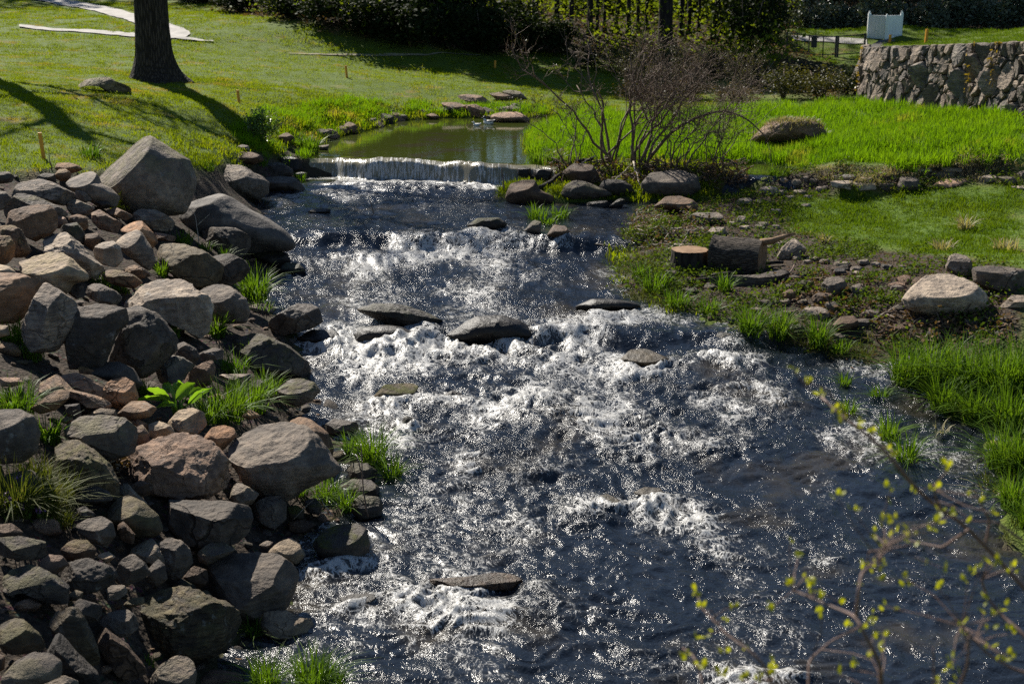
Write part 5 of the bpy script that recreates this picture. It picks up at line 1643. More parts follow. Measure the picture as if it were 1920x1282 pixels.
# ------------------------------------------------------------------ leaf and branch builders
def leaf_quads(C, size, r, asp=.55, up=.3):
    n = len(C)
    a = r.normal(size=(n, 3))
    a[:, 2] *= .6
    a /= np.linalg.norm(a, axis=1)[:, None]
    b = r.normal(size=(n, 3))
    b -= (b * a).sum(1)[:, None] * a
    b /= np.linalg.norm(b, axis=1)[:, None]
    s = size * r.uniform(.6, 1.3, (n, 1))
    V = np.stack([C - a * s, C + b * s * asp, C + a * s, C - b * s * asp], 1).reshape(-1, 3)
    Q = np.arange(4 * n).reshape(n, 4)
    return V, Q


def clump_mesh(name, seed, R, nclump, per, leaf, shell=.6, spread=.28, asp=.55):
    r = np.random.default_rng(seed)
    R = np.array(R)
    d = r.normal(size=(nclump, 3))
    d /= np.linalg.norm(d, axis=1)[:, None]
    rad = (shell + (1 - shell) * r.random((nclump, 1))) * r.uniform(.75, 1.1, (nclump, 1))
    cc = d * rad * R
    k = r.uniform(.6, 1.4, nclump)
    C = (cc[:, None] + r.normal(size=(nclump, per, 3)) * (spread * R.mean() * k[:, None, None])).reshape(-1, 3)
    V, Q = leaf_quads(C, leaf, r, asp)
    return mesh_np(name, V, Q, False)


def stem_bundle(mb, r, base, n, hgt_, spread, r0, curl=.25, sub=3, subs=2, side=None, pieces=None):
    """upright shrub stems that fork into finer twigs; pieces receives one MB per stem, mb the fine twigs"""
    for i in range(n):
        az = r.uniform(0, 2 * math.pi) if side is None else side + r.normal(0, .5)
        out = spread * r.uniform(.2, 1.0)
        L = hgt_ * r.uniform(.65, 1.1)
        m = 10
        t = np.linspace(0, 1, m)
        wob = np.cumsum(r.normal(0, curl * L * .05, (m, 3)), axis=0)
        b0 = base + np.array([r.normal(0, .10), r.normal(0, .10), 0])
        P = b0 + np.stack([np.cos(az) * out * L * t ** 1.3, np.sin(az) * out * L * t ** 1.3, L * (t - .25 * out * t ** 2.2)], 1) + wob
        st = MB() if pieces is not None else mb
        st.tube(P, np.linspace(r0, r0 * .3, m) * r.uniform(.7, 1.2), 5)
        if pieces is not None:
            pieces.append(st)

        def fork(P, rad, lvl):
            if lvl > subs:
                return
            for _ in range(sub if lvl == 1 else sub + 1):
                k = int(r.integers(3, len(P) - 1))
                p = P[k]
                T = P[k] - P[k - 1]
                T /= np.linalg.norm(T) + 1e-9
                d = T + r.normal(0, .65, 3)
                d[2] += .25
                d /= np.linalg.norm(d)
                l = L * r.uniform(.25, .5) / lvl
                mm = 6
                tt = np.linspace(0, 1, mm)[:, None]
                Q = p + d * l * tt + np.cumsum(r.normal(0, l * .045, (mm, 3)), axis=0) * (tt > 0)
                mb.tube(Q, np.linspace(rad, rad * .4, mm), 3, False)
                fork(Q, rad * .6, lvl + 1)
        fork(P, r0 * .42, 1)


# ------------------------------------------------------------------ grass tufts and lawns
def tuft_arrays(r, n, rad, h, w, bend, flop=.0):
    az = r.uniform(0, 2 * math.pi, n)
    rr = rad * np.sqrt(r.random(n))
    b = np.stack([rr * np.cos(az), rr * np.sin(az), np.zeros(n) - .02], 1)
    L = h * r.uniform(.55, 1.15, n)
    a2 = az + r.normal(0, .9, n)
    o = np.stack([np.cos(a2), np.sin(a2), np.zeros(n)], 1)
    bd = bend * r.uniform(.15, 1.3, n) + flop * (r.random(n) < .25)
    side = np.stack([-np.sin(a2 + r.normal(0, .6, n)), np.cos(a2), np.zeros(n)], 1)
    V = []
    ts = [0, .38, .72, 1.0]
    ww = [.75, 1.0, .7, 0]
    for t, k in zip(ts, ww):
        c = b + o * (L * bd * t ** 2.0)[:, None] + np.array([0, 0, 1]) * (L * (t - .42 * np.minimum(bd, 1.6) * t ** 2.4))[:, None]
        if k > 0:
            V.append(c - side * (w * k / 2))
            V.append(c + side * (w * k / 2))
        else:
            V.append(c)
    V = np.stack(V, 1)          # n,7,3
    i = np.arange(n)[:, None] * 7
    Q = np.concatenate([i + np.array([0, 1, 3, 2]), i + np.array([2, 3, 5, 4])])
    T = i + np.array([4, 5, 6])
    return V.reshape(-1, 3), Q, T


def tuft_mesh(name, seed, n, rad, h, w, bend, mat, flop=0):
    V, Q, T = tuft_arrays(np.random.default_rng(seed), n, rad, h, w, bend, flop)
    me = mesh_np(name, V, [Q, T], True)
    me.materials.append(mat)
    return me


def scatter(name, pts, scl, metas, label, cat, seed=1):
    r = np.random.default_rng(seed)
    coll = bpy.data.collections.new(name + '_blades')
    for k, me in enumerate(metas):
        coll.objects.link(bpy.data.objects.new('blade_tuft', me))
    n = len(pts)
    rot = np.stack([r.normal(0, .12, n), r.normal(0, .12, n), r.uniform(0, 6.28, n)], 1)
    me = bpy.data.meshes.new(name)
    me.vertices.add(n)
    me.vertices.foreach_set('co', np.asarray(pts, np.float32).ravel())
    for k, a in (('rot', rot), ('scl', np.stack([scl] * 3, 1))):
        at = me.attributes.new(k, 'FLOAT_VECTOR', 'POINT')
        at.data.foreach_set('vector', np.asarray(a, np.float32).ravel())
    at = me.attributes.new('pick', 'INT', 'POINT')
    at.data.foreach_set('value', r.integers(0, len(metas), n).astype(np.int32))
    me.update()
    o = link(name, me)
    ng = bpy.data.node_groups.new(name, 'GeometryNodeTree')
    ng.interface.new_socket('Geometry', in_out='INPUT', socket_type='NodeSocketGeometry')
    ng.interface.new_socket('Geometry', in_out='OUTPUT', socket_type='NodeSocketGeometry')
    gi = ng.nodes.new('NodeGroupInput')
    go = ng.nodes.new('NodeGroupOutput')
    ip = ng.nodes.new('GeometryNodeInstanceOnPoints')
    ci = ng.nodes.new('GeometryNodeCollectionInfo')
    ci.inputs['Collection'].default_value = coll
    ci.inputs['Separate Children'].default_value = True
    ci.inputs['Reset Children'].default_value = True

    def named(k, typ):
        nd = ng.nodes.new('GeometryNodeInputNamedAttribute')
        nd.data_type = typ
        nd.inputs['Name'].default_value = k
        return nd.outputs[0]
    L = ng.links.new
    L(gi.outputs[0], ip.inputs['Points'])
    L(ci.outputs[0], ip.inputs['Instance'])
    ip.inputs['Pick Instance'].default_value = True
    L(named('pick', 'INT'), ip.inputs['Instance Index'])
    L(named('rot', 'FLOAT_VECTOR'), ip.inputs['Rotation'])
    L(named('scl', 'FLOAT_VECTOR'), ip.inputs['Scale'])
    L(ip.outputs[0], go.inputs[0])
    md = o.modifiers.new('scatter', 'NODES')
    md.node_group = ng
    tag(o, label, cat, kind='stuff')
    return o


def in_view(P, mx=140, my0=-60, my1=1330):
    d = P - CP
    z = d @ cF
    x = 960 + F * (d @ cR) / z
    y = 641 - F * (d @ cU) / z
    return (z > 4) & (x > -mx) & (x < 1920 + mx) & (y > my0) & (y < my1)


def sample(x0, x1, y0, y1, dens, r):
    n = int((x1 - x0) * (y1 - y0) * dens)
    X = r.uniform(x0, x1, n)
    Y = r.uniform(y0, y1, n)
    P = np.stack([X, Y, hgt(X, Y)], 1)
    return P[in_view(P)]


r = np.random.default_rng(77)
paths_px = [Z for Z in ()]
hair = np.array(gz([(30, -3), (95, -3), (200, 14), (280, 37), (338, 54), (357, 66), (338, 75), (150, 66), (36, 54), (36, 48), (150, 59), (270, 68), (300, 62), (280, 53), (230, 38), (150, 18)]))
# left lawn
lawn_t = [tuft_mesh('blade_tuft', 20 + k, 16, .13, .075, .011, .7, M['lawn']) for k in range(4)]
P = np.vstack([sample(-20, 8, 21, 40, 90, r), sample(-26, 10, 40, 66, 34, r)])
so, me_, lo, wo_, be = masks(P[:, 0], P[:, 1])
hd = bil(GHD, P[:, 0], P[:, 1])
sd = bil(GSD, P[:, 0], P[:, 1])
bare = fbm(p2(P[:, 0], P[:, 1]), .55, 3, 91)
k = (so < .5) & (me_ < .5) & (lo < .5) & (wo_ < .5) & (sd > .08) & (P[:, 0] < 6) & (sdist(hair, P[:, 0], P[:, 1]) > .15) & ((bare < .48) | (r.random(len(P)) < .3))
P = P[k]
sd = sd[k]
sc = (.75 + .35 * r.random(len(P))) * (1 + 1.1 * np.clip(1 - sd / 2.2, 0, 1)) * (1 + .45 * np.clip(fbm(p2(P[:, 0], P[:, 1]), .5, 2, 95), -.6, 1)) * np.interp(P[:, 1], [38, 50], [1, 1.25])
scatter('lawn_grass', P, sc, lawn_t, 'mown lawn grass with dry yellowish patches on the left slope', 'grass', 2)
# meadow
mead_t = [tuft_mesh('blade_tuft', 40 + k, 22, .16, .30, .014, .45, M['meadow'], .6) for k in range(4)]
P = np.vstack([sample(-1, 14, 26, 36, 75, r), sample(1, 15, 36, 46, 40, r)])
me_ = masks(P[:, 0], P[:, 1])[1]
sd = bil(GSD, P[:, 0], P[:, 1])
k = (me_ > .5) & (sd > .02) & (bil(GHD, P[:, 0], P[:, 1]) > .05)
P = P[k]
sc = (.55 + .5 * r.random(len(P))) * (1 + .4 * np.clip(fbm(p2(P[:, 0], P[:, 1]), .6, 2, 96), -.6, 1))
scatter('meadow_grass', P, sc, mead_t, 'bright green tall meadow grass between the pool and the stone wall', 'grass', 3)
P = sample(-9, 3, 31, 41, 60, r)
sd = bil(GSD, P[:, 0], P[:, 1])
P = P[(sd > .03) & (sd < 1.5) & (fbm(p2(P[:, 0], P[:, 1]), .8, 2, 101) > -.35) & (masks(P[:, 0], P[:, 1])[1] < .5)]
scatter('pool_bank_grass', P, .45 + .5 * r.random(len(P)), mead_t, 'lush longer grass along the far left bank of the pool', 'grass', 33)
# near right lawn and the lawn above the wall
low_t = [tuft_mesh('blade_tuft', 60 + k, 20, .11, .085, .009, .6, M['lawn_r']) for k in range(4)]
P = sample(2, 15, 20, 32, 130, r)
lo = masks(P[:, 0], P[:, 1])[2]
P = P[(lo > .45) | ((lo > .1) & (r.random(len(P)) < .3))]
sc = (.7 + .5 * r.random(len(P))) * (1 + .5 * np.clip(fbm(p2(P[:, 0], P[:, 1]), .8, 2, 97), -.6, 1))
scatter('near_lawn_grass', P, sc, low_t, 'soft mossy green lawn on the near right bank below the low ledge', 'grass', 4)
P = sample(11, 28, 28, 52, 60, r)
P = P[bil(GHD, P[:, 0], P[:, 1]) < -.42]
scatter('upper_lawn_grass', P, .7 + .35 * r.random(len(P)), low_t, 'mown green lawn sloping above the stone wall', 'grass', 5)
P = np.vstack([sample(10, 26, 52, 74, 14, r)])
drive = np.array(gz([(1480, 65), (1560, 69), (1705, 79), (1695, 90), (1560, 80), (1480, 73)]))
P = P[(masks(P[:, 0], P[:, 1])[3] < .4) & (bil(GHD, P[:, 0], P[:, 1]) > .1) & (sdist(drive, P[:, 0], P[:, 1]) > .2)]
scatter('far_lawn_grass', P, 1.3 + .5 * r.random(len(P)), low_t, 'strip of lawn behind the black fence', 'grass', 6)
# weedy growth along the right bank: small leaves close to the soil
herb_t = []
for k in range(4):
    rr = np.random.default_rng(700 + k)
    C = rr.normal(size=(26, 3)) * np.array([.09, .09, .035]) + np.array([0, 0, .05])
    V, Q = leaf_quads(C, .022, rr, .6)
    me = mesh_np('herb_sprig', V, Q, False)
    me.materials.append(M['herb'])
    herb_t.append(me)
P = sample(1, 14, 11, 31, 60, r)
so = masks(P[:, 0], P[:, 1])[0]
sd = bil(GSD, P[:, 0], P[:, 1])
den = fbm(p2(P[:, 0], P[:, 1]), 1.3, 3, 99)
k = (so > .3) & (sd > .0) & ((den > .12) | (r.random(len(P)) < .12)) & (P[:, 0] > 1)
scatter('bank_herbs', P[k], .7 + .9 * r.random(int(k.sum())), herb_t, 'low leafy weeds and herbs creeping over the right bank soil', 'ground cover', 7)
wet_edge = sample(0, 9, 12, 26, 130, r)
sd = bil(GSD, wet_edge[:, 0], wet_edge[:, 1])
k = (sd > -.02) & (sd < .75) & (fbm(p2(wet_edge[:, 0], wet_edge[:, 1]), 1.0, 2, 98) > -.15) & (wet_edge[:, 0] > .8)
edge_t = [tuft_mesh('blade_tuft', 80 + q, 12, .08, .16, .007, .8, M['tuft_dull'], .6) for q in range(4)]
scatter('bank_edge_grass', wet_edge[k], .5 + .9 * r.random(int(k.sum())), edge_t, 'dull green grass and weeds fringing the right water edge', 'ground cover', 8)
# leaf litter on soil
lit = []
for k in range(3):
    rr = np.random.default_rng(800 + k)
    C = rr.normal(size=(14, 3)) * np.array([.14, .14, .008]) + np.array([0, 0, .015])
    V, Q = leaf_quads(C, .03, rr, .5)
    V[:, 2] = np.abs(V[:, 2]) * .5 + .006
    me = mesh_np('leaf_scrap', V, Q, False)
    me.materials.append(M['litter'])
    lit.append(me)
P = sample(1, 14, 8, 31, 22, r)
so = masks(P[:, 0], P[:, 1])[0]
sd = bil(GSD, P[:, 0], P[:, 1])
k = (so > .5) & (sd > .05)
scatter('leaf_litter', P[k], .6 + .8 * r.random(int(k.sum())), lit, 'dry brown leaf litter lying on the bare bank soil', 'leaf litter', 9)
P = sample(4, 13, 28, 32, 200, r)
P = P[(P[:, 0] > 6.2) & (sdist(Z_SOIL, P[:, 0], P[:, 1]) < 0) & (P[:, 2] > 1.4)]
straw_t = [tuft_mesh('blade_tuft', 90 + q, 14, .12, .12, .007, 1.6, M['straw']) for q in range(3)]
scatter('dead_grass', P, .6 + .8 * r.random(len(P)), straw_t, 'flattened straw-coloured dead grass on top of the low ledge', 'dead grass', 10)


def tuft(px, py, hpx, wpx, label, group, mat='tuft', n=None, bend=.6, lift=0, sink=0, cat='grass clump', wpxl=None):
    p, dep = hit(px, py, depth=True)
    s = dep / F
    h = hpx * s * 1.1
    rad = wpx * s * .5
    seed = int(px * 13 + py * 7)
    n = n or int(np.clip(26 + wpx * hpx * .035, 22, 260))
    me = tuft_mesh('grass_clump', seed, n, rad * .75, h, max(.006, 1.9 * dep / F), bend, M[mat], .7)
    o = link('grass_clump', me, None, None, (p[0], p[1], p[2] + lift))
    tag(o, label, cat, group)
    return o


GT1, GT2, GT3 = 'grass clumps among the left bank rocks', 'grass clumps along the right water edge', 'weeds at the left photo edge'
for a in [
    (345, 457, 30, 42, 'grass tuft at the foot of the long dark sloping boulder', GT1), (385, 468, 22, 30, 'short grass tuft right of the thin dead sapling', GT1), (303, 518, 36, 24, 'grass tuft squeezed beside the olive-dark boulder', GT1),
    (478, 562, 70, 60, 'large grass clump at the water edge right of the olive-dark boulder', GT1), (495, 585, 30, 40, 'lower dull grass clump hanging into the water under the large edge clump', GT1),
    (190, 535, 30, 50, 'thin grass left of the speckled white granite', GT1), (228, 548, 32, 40, 'thin grass in front of the flat brown slab', GT1), (420, 498, 40, 20, 'few tall blades beside the dark sloping rock', GT1),
    (408, 632, 52, 34, 'grass tuft right of the speckled white granite', GT1), (328, 632, 28, 24, 'few grass blades under the speckled white granite', GT1),
    (420, 785, 80, 110, 'dense bright grass patch right of the big-leaved plant', GT1), (470, 770, 70, 80, 'grass patch between the big-leaved plant and the mossy grey boulder', GT1), (385, 790, 50, 60, 'short grass below the big-leaved plant', GT1),
    (500, 740, 50, 60, 'grass fringe left of the mossy grey boulder', GT1), (470, 668, 40, 24, 'few blades on the dark craggy boulder', GT1), (440, 700, 50, 60, 'grass behind the grey-brown rock by the big leaves', GT1), (268, 740, 40, 26, 'grass blades behind the orange-brown cube stone', GT1), (545, 755, 28, 34, 'small grass tuft at the mossy grey boulder', GT1),
    (560, 925, 44, 50, 'grass tuft in front of the large smooth rounded boulder', GT1), (610, 935, 50, 60, 'grass clump at the right of the large smooth rounded boulder', GT1), (650, 955, 55, 34, 'grass clump on the mossy bank tip', GT1),
    (700, 870, 80, 60, 'tall bright grass clump at the tip of the left bank', GT1), (735, 900, 55, 40, 'grass clump leaning over the water at the bank tip', GT1), (660, 850, 50, 40, 'grass behind the dark wet stone at the bank tip', GT1),
    (585, 1290, 85, 80, 'tall grass growing in the water at the bottom photo edge, right clump', GT1), (500, 1295, 80, 60, 'tall grass growing in the water at the bottom photo edge, left clump', GT1), (628, 1290, 60, 40, 'short grass in the water at the bottom photo edge', GT1), (475, 1195, 45, 34, 'grass tuft beside the pale low stone in the lower left', GT1),
    (276, 1248, 26, 34, 'small grass tuft between the brown beam stone and the layered boulder', GT1)]:
    tuft(*a)
for a in [(25, 640, 50, 60, 'grass at the left photo edge below the massive brown boulder', GT3), (60, 672, 40, 60, 'grass left of the tall tilted grey block', GT3), (30, 775, 70, 90, 'grass patch at the left photo edge above the dark smooth boulder', GT3), (95, 828, 60, 50, 'grass beside the dark smooth boulder', GT3)]:
    tuft(*a, mat='tuft')
for a in [(25, 960, 100, 90, 'tall olive grass at the left photo edge', GT3), (80, 965, 90, 80, 'olive grass behind the purple weeds', GT3), (125, 940, 70, 60, 'olive grass beside the moss-sided boulder', GT3), (70, 905, 60, 80, 'olive grass on the bank above the purple weeds', GT3), (110, 985, 40, 70, 'olive dry grass below the moss-sided boulder', GT3)]:
    tuft(*a, mat='tuft_dull')
for a in [
    (1408, 632, 70, 50, 'tall dark green clump at the right water edge below the log', GT2), (1458, 634, 66, 44, 'second tall dark green clump at the right water edge', GT2), (1535, 650, 66, 44, 'bright clump in front of the brown rounded stone', GT2), (1575, 660, 30, 50, 'leafy low clump right of the brown rounded stone', GT2),
    (1360, 545, 40, 36, 'grass tuft below the sawn log', GT2), (1330, 585, 34, 60, 'dull grass at the water edge left of the tall dark clump', GT2), (1230, 545, 44, 70, 'green herbs on the bank corner left of the stump', GT2), (1270, 575, 40, 60, 'green grass below the stump at the water edge', GT2), (1200, 520, 36, 40, 'dark green tuft at the narrow bank corner', GT2),
    (1700, 720, 90, 70, 'left end clump of the tall bright grass', GT2), (1750, 725, 110, 80, 'tall bright grass, second clump from its left end', GT2), (1810, 735, 115, 80, 'tall bright grass in the middle of the right stand', GT2), (1870, 745, 120, 80, 'tall bright grass left of the photo edge', GT2), (1920, 740, 120, 70, 'tall bright grass cut by the right photo edge', GT2),
    (1770, 770, 80, 60, 'bright grass hanging over the water under the tall stand', GT2), (1830, 790, 80, 60, 'bright grass leaning to the water at the middle right', GT2), (1890, 800, 90, 70, 'bright grass at the right photo edge above the lower stand', GT2),
    (1880, 880, 100, 70, 'lower stand of bright grass, left clump', GT2), (1925, 890, 110, 60, 'lower stand of bright grass at the photo edge', GT2), (1895, 950, 80, 50, 'bright grass at the water below the lower stand', GT2), (1930, 990, 70, 50, 'lowest bright grass at the right photo edge', GT2),
    (1582, 722, 30, 34, 'small green tuft standing in the water, upper of two', 'grass islets in the water'), (1590, 776, 34, 38, 'small green tuft on a dark stone in the water, lower of two', 'grass islets in the water'), (1650, 750, 36, 40, 'dull grass tuft in the shallow water', 'grass islets in the water'),
    (1665, 830, 60, 40, 'bright leaning grass clump in the shallow water, upper', 'grass islets in the water'), (1700, 872, 70, 46, 'bright leaning grass clump in the shallow water, lower', 'grass islets in the water'),
    (1008, 412, 36, 44, 'grass on the islet in mid stream, left tuft', 'grass on the mid-stream islet'), (1050, 410, 30, 40, 'grass on the islet in mid stream, right tuft', 'grass on the mid-stream islet'), (1030, 420, 22, 40, 'short grass at the front of the mid-stream islet', 'grass on the mid-stream islet'),
    (490, 310, 20, 30, 'grass at the left end of the waterfall', GT1), (585, 285, 45, 36, 'dark green reeds at the pool left of the waterfall', GT1), (560, 275, 30, 40, 'green grass above the left end of the waterfall', GT1), (390, 320, 26, 30, 'grass between the huge peaked boulder and the broad rounded one', GT1),
    (170, 295, 30, 60, 'longer grass behind the rounded tan rock on the lawn edge', GT1),
    (1010, 305, 34, 50, 'reedy grass at the pool edge left of the bush', 'grass at the pool edge'), (1040, 302, 26, 40, 'short reedy grass at the pool edge under the bush', 'grass at the pool edge'), (1460, 330, 24, 50, 'grass over the head of the side channel', 'grass at the pool edge')]:
    tuft(*a)
for a in [(1810, 430, 32, 36, 'pale straw tuft in the near right lawn'), (1885, 468, 28, 60, 'pale grass tuft at the lower edge of the near right lawn'), (1770, 468, 26, 50, 'greyish grass tuft in front of the near right lawn'), (1545, 455, 22, 24, 'small pale tuft on the soil right of the wedge stone')]:
    tuft(*a, 'pale tufts in the near lawn', mat='straw')
for a in [(1760, 815, 34, 50, 'bleached flattened grass trailing in the shallow water', 'bleached grass at the water'), (1850, 930, 36, 50, 'bleached grass blades under the lower bright stand', 'bleached grass at the water'), (1500, 262, 30, 60, 'dead straw on the mound-like meadow boulder', 'bleached grass at the water')]:
    tuft(*a, mat='straw', bend=1.0, n=16)
for (px, py, n) in [(340, 330, 1), ]:
    pass


# ------------------------------------------------------------------ big-leaved plant
def broadleaf():
    p, dep = hit(330, 772, depth=True)
    s = dep / F
    root = empty('broadleaf_plant', p)
    tag(root, 'big-leaved bright green plant growing among the left bank stones', 'plant')
    dep -= .58
    root.location = tuple(at_depth(331, 768, dep))
    p = np.array(root.location)
    spec = [((770, 640), (505, 488), 62, .0, 60), ((835, 610), (862, 388), 74, .10, 20), ((840, 640), (1120, 418), 84, -.08, -70), ((995, 700), (1285, 488), 46, -.02, -60), ((985, 600), (1225, 486), 52, .14, -30), ((790, 540), (640, 432), 66, .18, 40),
            ((720, 650), (345, 640), 34, .02, 60), ((830, 690), (570, 738), 40, -.14, 50), ((930, 560), (905, 380), 50, .2, 10)]
    for k, (b, t, w, off, arch) in enumerate(spec):
        def q(x, y):
            return at_depth(206 + x / 6.81, 656 + y / 6.81, dep + off) - p
        b3, t3 = q(*b), q(*t)
        sp = t3 - b3
        pr = np.cross(sp, cF)
        pr /= np.linalg.norm(pr)
        wid = w / 6.81 * s
        m, n5 = 11, 7
        V = []
        tilt = (.55, -.4, .5, -.45, .7, -.6, .8, -.5, .3)[k]
        for i in range(m):
            u = i / (m - 1)
            c = b3 + sp * u + cU * (.10 * np.linalg.norm(sp) * math.sin(math.pi * u)) + cF * (.12 * u * u * (1 if k % 2 else -1))
            ww = wid * (max(0, math.sin(math.pi * u ** .75)) ** .85 + .03)
            for j in range(n5):
                e = j / (n5 - 1) * 2 - 1
                V.append(c + (pr + cF * tilt) * ww * e * .9 - cF * abs(e) * ww * .35 + cU * (.006 * math.sin(i * 2.3 + j * 1.7)))
        Q = [[i * n5 + j, i * n5 + j + 1, (i + 1) * n5 + j + 1, (i + 1) * n5 + j] for i in range(m - 1) for j in range(n5 - 1)]
        lf = link('leaf', mesh_np('leaf', V, np.array(Q), True), M['cabbage'], root)
        mb = MB()
        mb.tube([[0, .05, -.28], b3 * .5 + [0, 0, .0], b3, b3 + sp * .5 + cU * (.10 * np.linalg.norm(sp)), b3 + sp * .9], [.016, .012, .009, .006, .003], 5)
        mb.build('stalk', M['cabbage'], lf)


broadleaf()
for i, (px, py, h) in enumerate([(38, 925, 48), (42, 960, 40), (14, 950, 36), (70, 965, 30)]):
    p, dep = hit(px, py + 15, depth=True)
    s = dep / F
    rr = np.random.default_rng(i)
    root = empty('purple_weed', p)
    tag(root, ['tallest purple-flowered weed in the olive grass at the left photo edge', 'purple-flowered weed right below the tallest one', 'purple-flowered weed cut close to the left photo edge', 'short purple-flowered weed nearest the moss-sided boulder'][i], 'weed', 'purple-flowered weeds')
    mb = MB()
    mb.tube([[0, 0, 0], [.01, 0, h * s * .6], [.02, 0, h * s]], .004, 4)
    mb.build('stem', M['tuft_dull'], root)
    C = rr.normal(size=(40, 3)) * np.array([.018, .018, h * s * .16]) + np.array([.015, 0, h * s * .85])
    V, Q = leaf_quads(C, .013, rr, .7)
    link('flower_head', mesh_np('flower_head', V, Q, False), M['purple'], root)
    C = rr.normal(size=(40, 3)) * np.array([.05, .05, h * s * .2]) + np.array([0, 0, h * s * .35])
    V, Q = leaf_quads(C, .022, rr, .7)
    link('leaves', mesh_np('leaves', V, Q, False), M['herb'], root)

# ------------------------------------------------------------------ sawn log, stump, driftwood
def make_log():
    p, dep = hit(1385, 512, depth=True)
    s = dep / F
    R = 34 * s
    L = 95 * s
    o0 = np.array([p[0], p[1] + R * .6, p[2] + R * .82])
    root = empty('sawn_log', o0, math.radians(-24))
    tag(root, 'short sawn log with rough dark bark and an orange cut end on the right bank', 'log')
    m, n = 26, 40
    V = []
    for i in range(m):
        x = -L / 2 + L * i / (m - 1)
        for j in range(n):
            a = 2 * math.pi * j / n
            q = np.array([[math.cos(a) * 2.2, math.sin(a) * 2.2, x * 1.2]])
            rr = R * (1 + .05 * float(pn(q, 1, 3)[0]) + .05 * (1 - 2 * abs(float(pn(q * [2.6, 2.6, 1.3], 1, 4)[0]))) + (.05 if i < 2 else 0))
            V.append([x, rr * math.cos(a), rr * math.sin(a)])
    Q = [[i * n + j, i * n + (j + 1) % n, (i + 1) * n + (j + 1) % n, (i + 1) * n + j] for i in range(m - 1) for j in range(n)]
    link('bark', mesh_np('bark', V, np.array(Q), True), M['bark_log'], root)
    for e, i in ((1, m - 1), (-1, 0)):
        ring = np.array(V[i * n:(i + 1) * n])
        rings = [ring + [e * .003, 0, 0]] + [ring * [1, k, k] + [e * (.003 + .008 * (k < .9)), 0, 0] for k in (.97, .7, .35)]
        VV = np.vstack(rings + [[[ring[0][0] + e * .012, 0, 0]]])
        QQ = [[a * n + j, a * n + (j + 1) % n, (a + 1) * n + (j + 1) % n, (a + 1) * n + j] for a in range(3) for j in range(n)]
        TT = [[3 * n + j, 3 * n + (j + 1) % n, 4 * n] for j in range(n)]
        link('cut_face', mesh_np('cut_face', VV, [np.array(QQ), np.array(TT)], False), M['cut'], root)
    # torn splinter standing off the top of the cut end
    mb = MB()
    mb.tube([[L / 2 - .04, 0, R * .88], [L / 2 + .15, .01, R * 1.02], [L / 2 + .32, .02, R * 1.28], [L / 2 + .50, .02, R * 1.52]], [.07, .06, .04, .012], 6)
    mb.build('splinter', M['cut'], root)
    # stump
    p, dep = hit(1296, 506, depth=True)
    s = dep / F
    R = 34 * s
    hh = 34 * s
    root = empty('tree_stump', p + np.array([0, R * .7, 0]))
    tag(root, 'low tree stump with a flat orange sawn top left of the log', 'stump')
    V = []
    m, n = 8, 36
    for i in range(m):
        t = i / (m - 1)
        for j in range(n):
            a = 2 * math.pi * j / n
            q = np.array([[math.cos(a) * 1.8, math.sin(a) * 1.8, 0]])
            rr = R * (1 + .16 * float(pn(q, 1, 13)[0]) + .28 * (1 - t) ** 2.5 + .03 * math.sin(a * 17))
            V.append([rr * math.cos(a), rr * math.sin(a), -.1 + (hh + .1) * t])
    Q = [[i * n + j, i * n + (j + 1) % n, (i + 1) * n + (j + 1) % n, (i + 1) * n + j] for i in range(m - 1) for j in range(n)]
    link('bark', mesh_np('bark', V, np.array(Q), True), M['bark_wood'], root)
    ring = np.array(V[-n:])
    VV = np.vstack([ring + [0, 0, .003], ring * [.6, .6, 1] + [0, 0, .012], [[0, 0, hh + .016]]])
    link('cut_top', mesh_np('cut_top', VV, [np.array([[j, (j + 1) % n, n + (j + 1) % n, n + j] for j in range(n)]), np.array([[n + j, n + (j + 1) % n, 2 * n] for j in range(n)])], False), M['cut'], root)


make_log()


def stick(pts, rad, label, mat='twig', group='loose sticks', cat='stick', name='stick', dz=0):
    P = np.array([hit(a, b) + np.array([0, 0, c]) for a, b, c in pts])
    u = np.linspace(0, 1, len(P))
    uu = np.linspace(0, 1, len(P) * 4)
    Q = np.stack([np.interp(uu, u, P[:, k]) for k in range(3)], 1)
    rr = np.random.default_rng(int(pts[0][0]))
    Q += rr.normal(0, rad * .35, Q.shape)
    mb = MB()
    mb.tube(Q, np.linspace(rad, rad * .5, len(Q)), 6)
    o = mb.build(name, M[mat], None, P[0], off=P[0])
    tag(o, label, cat, group)


stick([(1310, 525, .03), (1360, 522, .06), (1410, 515, .06), (1430, 500, .08), (1468, 497, .04)], .055, 'crooked dark root lying along the foot of the sawn log', 'bark_wood', 'loose dead wood on the right bank', 'branch', 'dead_branch')
stick([(1290, 532, .04), (1420, 530, .04)], .05, 'straight dark branch lying below the crooked root', 'bark_wood', 'loose dead wood on the right bank', 'branch', 'dead_branch')
stick([(1462, 540, .02), (1490, 508, .10)], .02, 'thin dark stick propped up right of the log', 'twig', 'loose dead wood on the right bank')
stick([(1500, 518, .02), (1540, 513, .05)], .025, 'short dark stick on the stones right of the log', 'twig', 'loose dead wood on the right bank')
stick([(1640, 600, .02), (1720, 560, .08)], .012, 'thin grey stick leaning in the weeds left of the large pale boulder', 'twig_pale', 'loose dead wood on the right bank')
stick([(1050, 346, .1), (1085, 322, .2), (1110, 318, .25)], .06, 'thick dead log in the driftwood between the fall and the bush', 'bark_wood', 'driftwood under the bush', 'branch', 'dead_branch')
stick([(1010, 362, .1), (1050, 346, .22), (1058, 338, .2)], .05, 'grey log lying on the boulders at the right end of the fall', 'bark_wood', 'driftwood under the bush', 'branch', 'dead_branch')
